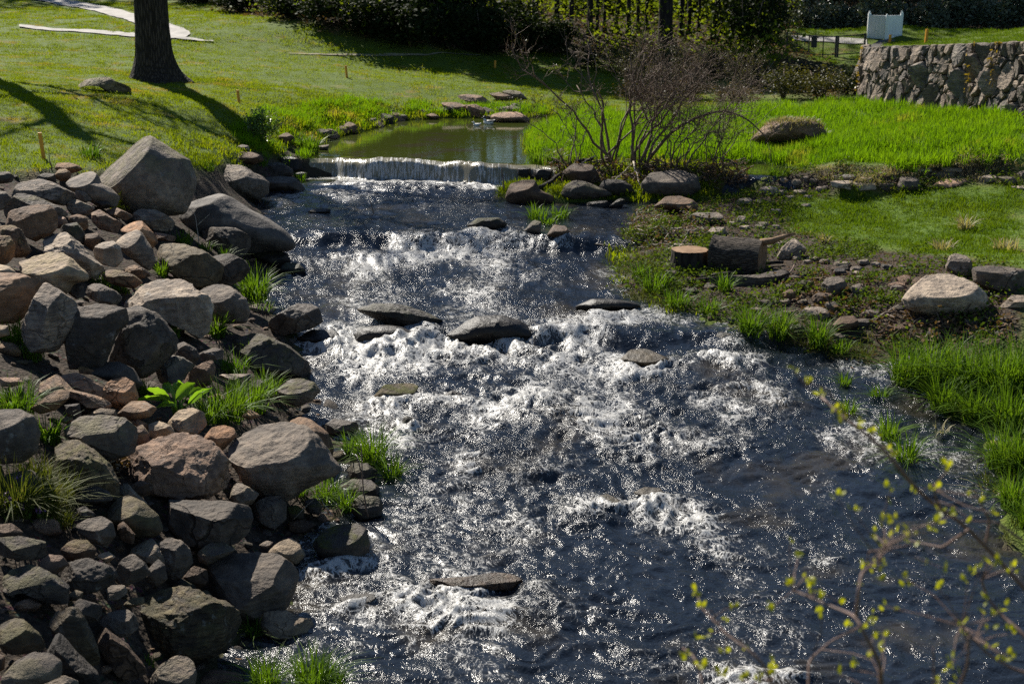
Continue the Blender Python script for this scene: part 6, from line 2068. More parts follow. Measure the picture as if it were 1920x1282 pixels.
stick([(1080, 330, .2), (1116, 318, .3)], .02, 'pale broken stick crossing the driftwood under the bush', 'twig_pale', 'driftwood under the bush')
stick([(1130, 368, .1), (1160, 350, .2), (1184, 335, .3)], .018, 'long pale stick leaning on the dark boulders under the bush', 'twig_pale', 'driftwood under the bush')
stick([(1186, 334, .35), (1203, 362, .05)], .022, 'pale forked stick slanting down to the water under the bush', 'twig_pale', 'driftwood under the bush')


def heap(px0, px1, py0, py1, n, name, label, mat, lmat, seed, L=.5, up=.25):
    r = np.random.default_rng(seed)
    mb = MB()
    lf = []
    org = None
    for i in range(n):
        p = hit(r.uniform(px0, px1), r.uniform(py0, py1))
        if org is None:
            org = p.copy()
        d = r.normal(size=3) * [1, .6, .45]
        d /= np.linalg.norm(d)
        l = L * r.uniform(.3, 1.1)
        z = r.uniform(0, up)
        a = p + [0, 0, z] - d * l / 2
        mb.tube([a, a + d * l * .5 + r.normal(0, .03, 3), a + d * l], r.uniform(.005, .014), 4, False)
        lf.append(p + np.array([0, 0, z * .8]) + r.normal(0, .07, (5, 3)))
    o = mb.build(name, M[mat], None, org, off=org)
    tag(o, label, 'driftwood', kind='stuff')
    V, Q = leaf_quads(np.vstack(lf), .04, r, .6)
    k = link('leaves', mesh_np('leaves', V - org, Q, False), M[lmat], o)
    k['kind'] = 'stuff'
    return o


heap(1040, 1395, 318, 352, 330, 'driftwood', 'tangle of dark driftwood and dead leaves caught under the bare bush', 'twig', 'litter', 5)
heap(1185, 1330, 395, 470, 130, 'brushwood', 'dry twigs and dead leaves littering the head of the right bank', 'twig_pale', 'litter', 6, .35, .08)
heap(1480, 1640, 520, 600, 110, 'brushwood', 'fine dead twigs littering the right bank below the stones', 'twig', 'litter', 8, .3, .06)
heap(1640, 1900, 590, 650, 110, 'brushwood', 'fine dead twigs on the dark soil above the tall bright grass', 'twig', 'litter', 9, .35, .06)
heap(205, 238, 852, 880, 60, 'straw_wad', 'wad of dry straw caught left of the rough pink-grey boulder', 'twig_pale', 'litter', 10, .16, .1)
p = hit(238, 856) + np.array([0, 0, .08])
V0, Fc = ico(2)
L = V0 * np.array([.05, .03, .035]) * (1 + .7 * pn(V0, 2.5, 3))[:, None]
tag(link('plastic_scrap', mesh_np('plastic_scrap', L, Fc, False), M['blue'], None, p), 'small crumpled scrap of blue plastic in the straw wad', 'litter')

# ------------------------------------------------------------------ yellow hazard stakes
for (px, pt, pb, w, lb) in [(81, 250, 298, 7, 'yellow hazard stake nearest the camera at the left edge of the lawn'), (448, 170, 194, 5, 'yellow hazard stake right of the big tree trunk'), (650, 124, 146, 4, 'yellow hazard stake on the lawn above the pool'),
                            (928, 114, 128, 3.4, 'farthest yellow hazard stake near the shaded wood edge'), (1736, 56, 81, 5, 'yellow hazard stake on the lawn above the stone wall'), (1668, 66, 82, 4, 'small yellow hazard stake in front of the white gate panels')]:
    p, dep = hit(px, pb, depth=True)
    s = dep / F
    h = (pb - pt) * s * 1.02
    mb = MB()
    w_ = w * s
    mb.box((0, 0, h / 2 - .08), (w_, w_ * .7, h + .16), rz=.3, tilt=(-.07 if px < 900 else .06, .03))
    V, fs = mb.arrays()
    me = mesh_np('hazard_stake', V, fs, False)
    tag(link('hazard_stake', me, M['stake'], None, p), lb, 'stake', 'yellow hazard stakes')


# ------------------------------------------------------------------ far right: black fence, bin, white gate panels
def make_fence():
    a, da = hit(1474, 101, False, True)
    b, db = hit(1620, 103, False, True)
    root = empty('metal_fence', a)
    tag(root, 'low black metal fence along the driveway beyond the stone wall', 'fence')
    e = (b - a)
    L = np.linalg.norm(e)
    s = da / F
    h = 40 * s
    posts = [(1472, 1), (1491, 0), (1514, 0), (1541, 0), (1565, 1), (1569, 1), (1620, 1)]
    for px, big in posts:
        t = (px - 1472) / 148
        q = a + e * t
        z = float(hgt(q[0], q[1]))
        mb = MB()
        w = (.07 if big else .04)
        mb.box((q[0] - a[0], q[1] - a[1], z - a[2] + h / 2 - .05), (w, w, h + .1))
        V, fs = mb.arrays()
        link('post', mesh_np('post', V, fs, False), M['black'], root)
    for k in (.96, .12):
        mb = MB()
        mb.tube([np.array([e[0] * t, e[1] * t, float(hgt(a[0] + e[0] * t, a[1] + e[1] * t)) - a[2] + h * k]) for t in np.linspace(0, 1, 9)], .022, 5)
        mb.build('rail', M['black'], root)
    mb = MB()
    for q in np.linspace(0, 1, 90):
        z = float(hgt(a[0] + e[0] * q, a[1] + e[1] * q)) - a[2]
        mb.tube([[e[0] * q, e[1] * q, z + h * .12], [e[0] * q, e[1] * q, z + h * .96]], .003, 3, False)
    o = mb.build('wire_mesh', M['black'], root)
    o['kind'] = 'stuff'
    # bin on the fence
    q = a + e * (1522 - 1472) / 148
    z = float(hgt(q[0], q[1]))
    mb = MB()
    mb.box((0, 0, h * .66), (.20, .18, h * .42))
    r0 = empty('litter_bin', (q[0], q[1] - .16, z))
    tag(r0, 'small black bin hanging on the black fence', 'bin')
    V, fs = mb.arrays()
    link('body', mesh_np('body', V, fs, False), M['black'], r0)
    mb = MB()
    mb.box((0, 0, h * .92), (.28, .24, .06))
    mb.box((0, 0, h * .97), (.2, .16, .04))
    V, fs = mb.arrays()
    link('lid', mesh_np('lid', V, fs, False), M['black'], r0)
    # white panels meeting at a corner
    g, dg = hit(1656, 74, False, True)
    s = dg / F
    h = 44 * s
    root = empty('white_gate', g)
    tag(root, 'white vinyl gate of two panels standing by the driveway', 'gate')
    x0, x1, x2 = (1633 - 1656) * s, (1659 - 1656) * s, (1692 - 1656) * s

    def panel(xa, ya, xb, yb, k):
        mb = MB()
        c = ((xa + xb) / 2, (ya + yb) / 2, h * .5)
        rz = math.atan2(yb - ya, xb - xa)
        l = math.hypot(xb - xa, yb - ya)
        mb.box(c, (l, .05, h * .94), rz)
        V, fs = mb.arrays()
        o = link('panel', mesh_np('panel', V, fs, False), M['white'], root)
        nb = max(3, int(l / .16))
        for i in range(nb):
            t = (i + .5) / nb
            m2 = MB()
            m2.box((xa + (xb - xa) * t + .028 * math.sin(rz), ya + (yb - ya) * t - .030 * math.cos(rz), h * .5), (l / nb - .012, .012, h * .86), rz)
            V, fs = m2.arrays()
            link('board', mesh_np('board', V, fs, False), M['white'], o)
        for zz in (.05, .95):
            m2 = MB()
            m2.box((c[0], c[1], h * zz), (l, .08, .07), rz)
            V, fs = m2.arrays()
            link('rail', mesh_np('rail', V, fs, False), M['white'], o)
    panel(x0, .5, x1, -.1, 0)
    panel(x1, -.1, x2, .35, 1)
    for (x, y, ex) in ((x0, .5, .07), (x1, -.1, -.02), (x2, .35, .09)):
        mb = MB()
        mb.box((x, y, h * .5 + ex / 2), (.11, .11, h + ex))
        mb.box((x, y, h + ex + .04), (.06, .06, .07))
        V, fs = mb.arrays()
        link('post', mesh_np('post', V, fs, False), M['white'], root)


make_fence()


# ------------------------------------------------------------------ duck on the pool
def make_duck(px, py, rz, label, sc=1.0, dark='duck_dark'):
    p = on_water(px, py)
    root = empty('duck', p, rz)
    tag(root, label, 'duck', 'ducks on the pool')
    V0, Fc = ico(3)
    B = V0 * np.array([.19, .095, .075])
    B[:, 2] += .045 + .05 * np.clip(-B[:, 0] / .19, 0, 1) ** 2
    Hd = V0 * np.array([.05, .04, .043]) + np.array([.17, 0, .19])
    mb = MB()
    mb.add(B * sc, tris=Fc)
    mb.tube(np.array([[.12, 0, .07], [.155, 0, .12], [.17, 0, .18]]) * sc, np.array([.05, .036, .034]) * sc, 10)
    mb.build('body', M['duck_white'], root)
    mb = MB()
    mb.add(Hd * sc, tris=Fc)
    mb.tube(np.array([[.20, 0, .185], [.245, 0, .175], [.275, 0, .172]]) * sc, np.array([.018, .014, .006]) * sc, 6)
    mb.build('head', M[dark], root)
    mb = MB()
    W = V0 * np.array([.15, .100, .035]) + np.array([-.03, 0, .10])
    mb.add(W * sc, tris=Fc)
    mb.tube(np.array([[-.15, 0, .09], [-.21, 0, .12], [-.25, 0, .14]]) * sc, np.array([.05, .035, .01]) * sc, 8)
    mb.build('wings', M[dark], root)


make_duck(917, 233, 2.6, 'dark-headed duck with white flanks swimming on the pool', .9)
make_duck(894, 236, 3.0, 'small pale duck low on the pool left of the dark-headed one', .5, 'duck_white')
# ------------------------------------------------------------------ big trunk on the lawn
def trunk_mesh(R, H_, n=40, m=60, flare=.55, lean=(0, 0), furrow=.035, seed=1, taper=.3):
    V = []
    r = np.random.default_rng(seed)
    roots = r.uniform(0, 6.28, 5)
    zz = np.linspace(-.3, H_, m) if m < 20 else np.concatenate([np.linspace(-.3, 1.2, m // 2), np.linspace(1.25, H_, m - m // 2)])
    th = np.linspace(0, 2 * math.pi, n, endpoint=False)
    for z in zz:
        f = flare * math.exp(-max(z, -.1) / (.55 * R * 1.6))
        lob = sum(np.clip(np.cos(th - a), 0, 1) ** 6 for a in roots) * .5
        q = np.stack([np.cos(th) * 5, np.sin(th) * 5, np.full(n, z * .55)], 1)
        rr = R * (1 - taper * max(z, 0) / H_) * (1 + f * (.45 + lob) + furrow * (1 - 2 * np.abs(pn(q, 1.6, seed))) + .02 * pn(q, .5, seed + 3))
        V.append(np.stack([rr * np.cos(th) + lean[0] * z, rr * np.sin(th) + lean[1] * z, np.full(n, z)], 1))
    V = np.vstack(V)
    i = np.arange(len(zz) - 1)[:, None] * n
    j = np.arange(n)[None]
    k = (j + 1) % n
    Q = np.stack([i + j, i + k, i + n + k, i + n + j], -1).reshape(-1, 4)
    return mesh_np('trunk', V, Q, True)


def limbs(root, r, z0, z1, n, L, r0, mat, lean=(0, 0), crown_mat=None, leafn=14, leafs=.06, parts=True):
    """boughs that fork twice; each bough its own part, fine twigs one part, sparse young leaves one part"""
    tw = MB()
    lc = []
    for i in range(n):
        z = z0 + (z1 - z0) * i / max(1, n - 1)
        az = i * 2.4 + r.uniform(-.4, .4)
        l = L * r.uniform(.7, 1.15) * (1 - .35 * i / n)
        m = 9
        t = np.linspace(0, 1, m)
        d = np.array([math.cos(az), math.sin(az), 0])
        P = np.array([lean[0] * z, lean[1] * z, z]) + d * (l * t)[:, None] + np.array([0, 0, 1]) * (l * .55 * t ** 1.4)[:, None] + np.cumsum(r.normal(0, l * .03, (m, 3)), axis=0)
        mb = MB()
        mb.tube(P, np.linspace(r0, r0 * .25, m), 7)
        for k in range(2, m):
            for _ in range(2):
                dd = d + r.normal(0, .7, 3)
                dd[2] = abs(dd[2]) * .8
                dd /= np.linalg.norm(dd)
                ll = l * r.uniform(.2, .42)
                Q = P[k] + dd * ll * np.linspace(0, 1, 6)[:, None] + np.cumsum(r.normal(0, ll * .05, (6, 3)), axis=0)
                mb.tube(Q, np.linspace(r0 * .25, r0 * .07, 6), 4, False)
                for k2 in range(1, 6):
                    d3 = dd + r.normal(0, .8, 3)
                    d3 /= np.linalg.norm(d3)
                    l3 = ll * r.uniform(.3, .6)
                    q3 = Q[k2] + d3 * l3
                    tw.tube([Q[k2], Q[k2] + d3 * l3 * .5 + r.normal(0, .03, 3), q3], [r0 * .06, r0 * .045, r0 * .02], 3, False)
                    if crown_mat:
                        lc.append(q3 + r.normal(0, .16, (leafn, 3)))
        mb.build('bough', mat, root)
    o = tw.build('twigs', mat, root)
    o['kind'] = 'stuff'
    if crown_mat:
        V, Q = leaf_quads(np.vstack(lc), leafs, r, .6)
        c = link('crown', mesh_np('crown', V, Q, False), crown_mat, root)
        c['kind'] = 'stuff'


p, dep = hit(284, 152, depth=True)
R = 31.0 * dep / F
big_tree = empty('oak_tree', p + np.array([0, R * .9, 0]))
tag(big_tree, 'big dark tree trunk with furrowed bark standing on the left lawn', 'tree')
link('trunk', trunk_mesh(R, 9.0, 72, 90, .75, (.008, 0), .05, 3, .22), M['bark'], big_tree)
limbs(big_tree, np.random.default_rng(5), 5.6, 8.8, 7, 4.2, .17, M['bark'], crown_mat=M['shrub_leaf'], leafn=5, leafs=.05)

# trees outside the frame on the left whose shade falls over the lawn and the near rocks
for (x, y, R, Ht, sd, lb) in [(-14.3, 37.6, .36, 9.5, 11, 'tree standing just outside the photo left of the big trunk'), (-9.2, 17.6, .24, 9.4, 13, 'tree standing outside the photo above the lower left rocks')]:
    t = empty('bare_tree', (x, y, float(hgt(x, y))))
    tag(t, lb, 'tree')
    link('trunk', trunk_mesh(R, Ht, 20, 16, .5, (.02, -.02), .03, sd), M['bark'], t)
    limbs(t, np.random.default_rng(sd), 5.6 if sd > 11 else 3.0, Ht - .4, 9, 3.6, .12, M['bark'], (.02, -.02), M['shrub_leaf'], 3 if sd > 11 else 4, .06)

# ------------------------------------------------------------------ the wood
r = np.random.default_rng(31)
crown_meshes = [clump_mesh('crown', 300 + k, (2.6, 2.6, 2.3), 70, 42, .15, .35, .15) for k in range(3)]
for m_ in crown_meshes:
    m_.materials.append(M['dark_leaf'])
TR = [(1106, 64, 11), (1119, 62, 7), (1133, 60, 6), (1153, 62, 8), (1178, 66, 8), (1196, 62, 6), (1247, 96, 27), (1276, 70, 9), (1292, 66, 8), (1336, 82, 11), (1072, 60, 9), (1044, 58, 10), (1004, 62, 12), (1382, 74, 10), (1212, 58, 6), (1310, 60, 6), (1424, 66, 9), (968, 56, 9),
      (905, 52, 12), (842, 50, 10), (770, 44, 11), (706, 34, 11), (640, 20, 10), (585, 12, 9)]
LBL = {6: 'thickest dark trunk in the wood, rising behind the bare bush', 9: 'leaning dark trunk at the right of the wood', 3: 'slanting thin trunk left of the thickest one in the wood'}
ORD = ['first', 'second', 'third', 'fourth', 'fifth', 'sixth', 'seventh', 'eighth', 'ninth', 'tenth', 'eleventh', 'twelfth', 'thirteenth', 'fourteenth', 'fifteenth', 'sixteenth']
TRL = {}
_lt = sorted([i for i in range(len(TR)) if TR[i][0] < 980], key=lambda i: TR[i][0])
_md = sorted([i for i in range(len(TR)) if 980 <= TR[i][0] < 1247 and i not in LBL], key=lambda i: -TR[i][0])
_rt = sorted([i for i in range(len(TR)) if TR[i][0] > 1247 and i not in LBL], key=lambda i: TR[i][0])
for k, i in enumerate(_lt):
    TRL[i] = f'dark trunk lost in shade behind the wood-edge bushes, {ORD[k]} from the left'
for k, i in enumerate(_md):
    TRL[i] = f'dark slender trunk {ORD[k]} to the left of the thickest trunk in the wood'
for k, i in enumerate(_rt):
    TRL[i] = f'dark slender trunk {ORD[k]} to the right of the thickest trunk in the wood'
for i, (px, py, w) in enumerate(TR):
    p, dep = hit(px, py, False, True)
    R = w * dep / F / 2
    Ht = r.uniform(8.5, 11.5)
    lean = (.10, 0) if i in (9, 3) else (r.normal(0, .015), r.normal(0, .015))
    t = empty('woodland_tree', p)
    tag(t, LBL.get(i) or TRL[i], 'tree', 'trees of the wood')
    link('trunk', trunk_mesh(R, Ht, 14, 18, .45, lean, .04, 40 + i), M['bark_wood'], t)
    c = link('crown', crown_meshes[i % 3], None, t, (lean[0] * Ht, lean[1] * Ht, Ht * .86))
    c.rotation_euler = (0, 0, r.uniform(0, 6))
    c.scale = (r.uniform(.8, 1.15),) * 3
    c['kind'] = 'stuff'
    if w > 8:
        c = link('crown', crown_meshes[(i + 1) % 3], None, t, (lean[0] * Ht + r.normal(0, 1), r.normal(0, 1), Ht * .6))
        c.scale = (.75, .75, .6)
        c['kind'] = 'stuff'

bush_lib = {}


def bush_mesh(key, mat, seed, per=40, nc=60, leaf=.07, asp=.55, shell=.35, spread=.17):
    if key not in bush_lib:
        me = clump_mesh('foliage', seed, (1, 1, .9), nc, per, leaf, shell, spread, asp)
        me.materials.append(M[mat])
        bush_lib[key] = me
    return bush_lib[key]


def bush(px, py, wpx, hpx, mat, label, group, seed=0, leaf=.07, name='bush', dy=0, stems=3, at=None, dep=None):
    if at is None:
        p, dep = hit(px, py, False, True)
    else:
        p = at
    p = p + np.array([0, dy, 0])
    p[2] = float(hgt(p[0], p[1]))
    s = dep / F
    w, h = wpx * s / 2, hpx * s
    rr = np.random.default_rng(int(px * 3 + py + seed))
    root = empty(name, p)
    tag(root, label, 'bush', group)
    c = link('foliage', bush_mesh((mat, seed % 3, leaf), mat, 500 + seed % 3 * 7 + int(leaf * 1000), leaf=leaf), None, root, (0, 0, h * .5))
    c.scale = (w, w * .9, h * .58)
    c.rotation_euler = (0, 0, rr.uniform(0, 6))
    c['kind'] = 'stuff'
    for k in range(stems):
        mb = MB()
        a = rr.uniform(0, 6.28)
        mb.tube([[rr.normal(0, .08), rr.normal(0, .08), -.1], [math.cos(a) * w * .25, math.sin(a) * w * .25, h * .45], [math.cos(a) * w * .5, math.sin(a) * w * .5, h * .85]], [.04, .03, .012], 5)
        mb.build('stem', M['twig'], root)
    return root


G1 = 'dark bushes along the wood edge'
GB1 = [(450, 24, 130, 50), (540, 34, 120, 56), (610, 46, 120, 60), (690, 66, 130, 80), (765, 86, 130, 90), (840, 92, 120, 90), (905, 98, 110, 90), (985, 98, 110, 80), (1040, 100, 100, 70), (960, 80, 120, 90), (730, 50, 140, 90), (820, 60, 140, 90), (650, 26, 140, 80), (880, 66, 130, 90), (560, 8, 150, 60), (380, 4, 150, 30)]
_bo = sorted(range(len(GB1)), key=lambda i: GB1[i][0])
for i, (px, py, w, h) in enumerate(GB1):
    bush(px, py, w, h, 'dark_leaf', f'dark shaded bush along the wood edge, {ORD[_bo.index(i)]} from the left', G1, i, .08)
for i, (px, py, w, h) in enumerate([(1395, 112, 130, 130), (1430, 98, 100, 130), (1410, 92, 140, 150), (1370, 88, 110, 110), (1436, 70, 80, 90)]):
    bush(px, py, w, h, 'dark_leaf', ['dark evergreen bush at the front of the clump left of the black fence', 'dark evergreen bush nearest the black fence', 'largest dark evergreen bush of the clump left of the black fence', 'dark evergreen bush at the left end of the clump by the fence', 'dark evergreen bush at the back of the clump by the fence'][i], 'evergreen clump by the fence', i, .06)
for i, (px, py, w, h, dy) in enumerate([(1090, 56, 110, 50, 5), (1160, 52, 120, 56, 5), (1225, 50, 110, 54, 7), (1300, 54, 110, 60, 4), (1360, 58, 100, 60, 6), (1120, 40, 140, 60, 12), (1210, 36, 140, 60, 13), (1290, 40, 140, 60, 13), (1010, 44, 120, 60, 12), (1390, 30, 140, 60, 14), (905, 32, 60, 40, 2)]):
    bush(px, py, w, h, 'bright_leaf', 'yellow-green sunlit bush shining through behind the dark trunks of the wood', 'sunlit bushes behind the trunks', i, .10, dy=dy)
for i, (px, py, w, h, lb) in enumerate([(890, 50, 60, 40, 'brown sunlit brush at the dark wood edge, left patch'), (930, 42, 50, 36, 'brown sunlit brush at the dark wood edge, right patch')]):
    bush(px, py, w, h, 'brown_leaf', lb, 'sunlit brush in the wood', i, .07, dy=-1.2)
for i, (px, py, w, h, mt, lb) in enumerate([(1330, 150, 120, 60, 'brown_leaf', 'reddish-brown brush patch behind the bare bush, left part'), (1420, 168, 110, 60, 'brown_leaf', 'reddish-brown brush patch left of the dark hollow'), (1470, 186, 110, 64, 'olive_leaf', 'olive brush at the meadow edge below the black fence'), (1540, 186, 110, 60, 'olive_leaf', 'olive-green brush left of the stone wall'), (1590, 178, 70, 56, 'dark_leaf', 'dark brush pressed against the end of the stone wall'),
                                            (1250, 150, 120, 70, 'olive_leaf', 'olive brush behind the middle of the bare bush'), (1180, 140, 120, 60, 'olive_leaf', 'olive brush behind the left of the bare bush'), (1110, 125, 110, 50, 'dark_leaf', 'dark low brush at the lawn end left of the bare bush'), (1290, 190, 120, 40, 'brown_leaf', 'low brown brush right behind the bare bush'), (1380, 200, 110, 40, 'brown_leaf', 'low brown brush at the back edge of the meadow'), (1200, 185, 120, 36, 'brown_leaf', 'low brown brush left at the back edge of the meadow'), (1500, 150, 90, 30, 'dark_leaf', 'dark low brush in the hollow under the fence')]):
    bush(px, py, w, h, mt, lb, 'brush at the back of the meadow', i, .05)
def bush_at(px, y, w, h, *a, **k):
    x = (px - 960) / F * (y + 1)
    z = float(hgt(x, y))
    dep = (np.array([x, y, z]) - CP) @ cF
    py = 641 - F * ((np.array([x, y, z]) - CP) @ cU) / dep
    k['at'] = np.array([x, y, z])
    k['dep'] = dep
    bush(px, py, w * F / dep, h * F / dep, *a, **k)


RB = ['grey-green rhododendron at the left end of the row behind the driveway', 'grey-green rhododendron second from the left in the row behind the driveway', 'grey-green rhododendron just left of the white gate', 'grey-green rhododendron hidden partly by the white gate', 'grey-green rhododendron right of the white gate',
      'grey-green rhododendron behind the sloping lawn, second right of the gate', 'grey-green rhododendron behind the sloping lawn, third right of the gate', 'grey-green rhododendron behind the sloping lawn next to the photo edge', 'grey-green rhododendron behind the sloping lawn at the photo edge']
for i, px in enumerate([1500, 1548, 1600, 1655, 1715, 1768, 1820, 1872, 1925]):
    bush_at(px, 69 + .6 * (i % 2), 2.1, 1.7 + .25 * (i % 3), 'rhodo_leaf', RB[i], 'rhododendrons behind the driveway', i, .085)
for i, px in enumerate([1486, 1528, 1570, 1622, 1668, 1722, 1765, 1808, 1852, 1896, 1940, 1985]):
    bush_at(px, 72.5 + 1.0 * (i % 2), 2.3, 5.2 + .6 * (i % 3), 'cedar_leaf', 'tall brownish-green cedar in the dense dark row at the upper right', 'cedars at the upper right', i, .05, name='cedar_tree')

# the deep wood behind: nobody could count its leaves
r = np.random.default_rng(91)
C = []
for k in range(1200):
    x = r.uniform(-44, 46)
    y = r.uniform(84, 104)
    z = r.uniform(2.5, 27)
    C.append(np.array([x, y, z]) + r.normal(size=(56, 3)) * [1.1, 1.1, .9])
V, Q = leaf_quads(np.vstack(C), .34, r, .6)
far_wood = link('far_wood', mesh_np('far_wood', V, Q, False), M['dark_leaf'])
tag(far_wood, 'dense dark wood closing the background behind the trunks', 'wood', kind='stuff')
# leaf litter slope inside the wood edge
P = sample(-14, 20, 40, 84, 5, r)
P = P[masks(P[:, 0], P[:, 1])[3] > .5]
scatter('wood_litter', P, 2.0 + 2 * r.random(len(P)), lit, 'brown fallen leaves on the shaded floor of the wood', 'leaf litter', 12)
fern = [mesh_np('sapling_sprig', *(lambda C: leaf_quads(C, .06, r, .5))(r.normal(size=(40, 3)) * [.3, .3, .35] + [0, 0, .5]), False) for k in range(3)]
for f in fern:
    f.materials.append(M['bright_leaf'])
P = sample(-10, 18, 44, 84, 1.3, r)
P = P[(masks(P[:, 0], P[:, 1])[3] > .5) & (960 + F * P[:, 0] / (P[:, 1] + 1) < 1450)]
scatter('undergrowth', P, .7 + 1.2 * r.random(len(P)), fern, 'thin green undergrowth under the trees of the wood', 'undergrowth', 13)


# ------------------------------------------------------------------ bare bush on the debris dam
def bare_shrub(px, py, n, hpx, spread, seed, label, r0=.028, sub=3, side=None, extra=None, buds=500):
    p, dep = hit(px, py, False, True)
    h = hpx * dep / F
    root = empty('bare_shrub', p)
    tag(root, label, 'shrub', 'bare twiggy shrubs on the driftwood dam')
    tw = MB()
    pc = []
    r = np.random.default_rng(seed)
    stem_bundle(tw, r, np.zeros(3), n, h, spread, r0, .5, sub, 3, side, pc)
    if extra is not None:
        pts = np.array([at_depth(a, b, dep + c) - p for a, b, c in extra])
        st = MB()
        u = np.linspace(0, 1, len(pts))
        uu = np.linspace(0, 1, 16)
        Q = np.stack([np.interp(uu, u, pts[:, k]) for k in range(3)], 1)
        Q[1:-1] = (Q[:-2] + Q[1:-1] * 2 + Q[2:]) / 4
        st.tube(Q, np.linspace(.04, .012, 16), 6)
        pc.append(st)
        for k in range(3, 16):
            for _ in range(3):
                d = r.normal(0, .6, 3) + np.array([.3, 0, .25])
                d /= np.linalg.norm(d)
                l = r.uniform(.3, .9)
                q = Q[k] + d * l * np.linspace(0, 1, 6)[:, None] + np.cumsum(r.normal(0, .03, (6, 3)), axis=0)
                tw.tube(q, np.linspace(.008, .003, 6), 3, False)
    for st in pc:
        st.build('stem', M['twig'], root)
    o = tw.build('twigs', M['twig'], root)
    o['kind'] = 'stuff'
    V = tw.arrays()[0]
    C = V[r.integers(0, len(V), buds)] + r.normal(0, .012, (buds, 3))
    V, Q = leaf_quads(C, .018, r, .6)
    o = link('buds', mesh_np('buds', V, Q, False), M['olive_leaf'], root)
    o['kind'] = 'stuff'


bare_shrub(1140, 312, 7, 215, .75, 3, 'bare many-stemmed bush on the driftwood, tallest left one', .034, 3)
bare_shrub(1200, 316, 8, 200, .7, 4, 'bare many-stemmed bush in the middle of the driftwood dam', .03, 5, extra=[(1215, 300, 0), (1260, 245, -.2), (1310, 218, -.3), (1360, 206, -.3), (1405, 225, -.2), (1440, 262, -.1)])
bare_shrub(1270, 318, 9, 165, .9, 5, 'thin bare bush with arching twigs at the right of the dam', .018, 4)
bare_shrub(1340, 318, 8, 130, .9, 6, 'low bare twiggy bush over the side channel', .014, 4)
bare_shrub(1075, 318, 4, 150, .9, 8, 'small bare bush leaning over the pool at the fall', .018, 4)
bare_shrub(1190, 190, 10, 100, .7, 9, 'fine bare brush behind the tall bush, left part', .012, 3, buds=1500)
bare_shrub(1290, 185, 10, 100, .7, 10, 'fine bare brush behind the tall bush, middle part', .012, 3, buds=1500)
bare_shrub(1380, 185, 10, 90, .7, 14, 'fine bare brush at the back of the meadow', .012, 3, buds=1200)

# leafy shrub at the left pool bank
p, dep = hit(492, 268, False, True)
s = dep / F
root = empty('leafy_shrub', p)
tag(root, 'fresh green leafy shrub on the left bank above the fall', 'shrub')
me = clump_mesh('foliage', 77, (38 * s, 34 * s, 30 * s), 60, 26, .035, .3, .16)
c = link('foliage', me, M['shrub_leaf'], root, (0, 0, 34 * s))
c['kind'] = 'stuff'
tw = MB()
stem_bundle(tw, np.random.default_rng(3), np.zeros(3), 6, 60 * s, .5, .014, .3, 3, 2)
tw.build('stems', M['twig'], root)


# small leafless twigs
def twiglet(pts, rad, label, mat='twig_pale', name='sapling', leaves=0, lm='bud', px=0, back=0.0):
    p, dep = hit(pts[0][0][0], pts[0][0][1], depth=True)
    dep -= .15 + back
    root = empty(name, p)
    tag(root, label, 'twig', 'thin twigs among the left bank rocks')
    r = np.random.default_rng(int(pts[0][0][0]))
    lf = []
    for br in pts:
        P = np.array([at_depth(a, b, dep) - p for a, b in br])
        u = np.linspace(0, 1, len(P))
        uu = np.linspace(0, 1, 14)
        Q = np.stack([np.interp(uu, u, P[:, k]) for k in range(3)], 1)
        Q[:, 1] += np.cumsum(r.normal(0, .012, 14))
        mb = MB()
        mb.tube(Q, np.linspace(rad, rad * .45, 14), 5)
        mb.build('branch', M[mat], root)
        if leaves:
            lf.append(Q[np.linspace(2, 13, leaves).astype(int)] + r.normal(0, .012, (leaves, 3)))
    if leaves:
        V, Q = leaf_quads(np.vstack(lf), .017, r, .6)
        o = link('buds', mesh_np('buds', V, Q, False), M[lm], root)


def zz(reg, s):
    return [tuple(q) for q in px_poly(reg, s)]


twiglet([zz('A', '1112,712 1105,620 1090,540 1020,475'), zz('A', '1105,600 1150,560 1175,538')], .009, 'thin pale dead sapling in front of the long dark sloping boulder')
twiglet([zz('A', '690,450 730,380 800,340 880,295'), zz('A', '690,450 660,400 610,340'), zz('A', '700,470 800,455 910,456'), zz('A', '700,420 740,330 750,230'), zz('A', '680,440 665,360 655,290')], .005, 'thin budding twigs in front of the huge peaked boulder', 'twig_pale', leaves=9)
p, dep = hit(226, 392, depth=True)
root = empty('budding_bush', p)
tag(root, 'small dark budding bush at the foot of the huge peaked boulder', 'bush')
s = dep / F
c = link('foliage', clump_mesh('foliage', 5, (22 * s, 16 * s, 16 * s), 24, 12, .022, .3, .2), M['bud'], root, (0, -.2, 14 * s))
c['kind'] = 'stuff'
twiglet([zz('N', '150,345 125,200 118,60 112,-60'), zz('N', '122,120 100,60 85,10'), ], .010, 'thin dark leafless stem rising from the tip of the left bank', 'twig')
twiglet([zz('A', '290,290 280,230 278,170')], .012, 'short dark stick standing at the lawn edge beside the nearest stake', 'twig')
twiglet([zz('T', '910,1065 905,1000 895,940')], .02, 'dark stick standing at the right end of the waterfall', 'twig')
twiglet([zz('C', '1640,360 1700,290 1760,225'), zz('C', '1850,330 1800,270 1770,225')], .006, 'pale bent dead stalk over the mossy water edge')
twiglet([zz('T', '180,1190 165,1140 155,1095')], .012, 'dark twig sticking out of the water below the fall', 'twig')


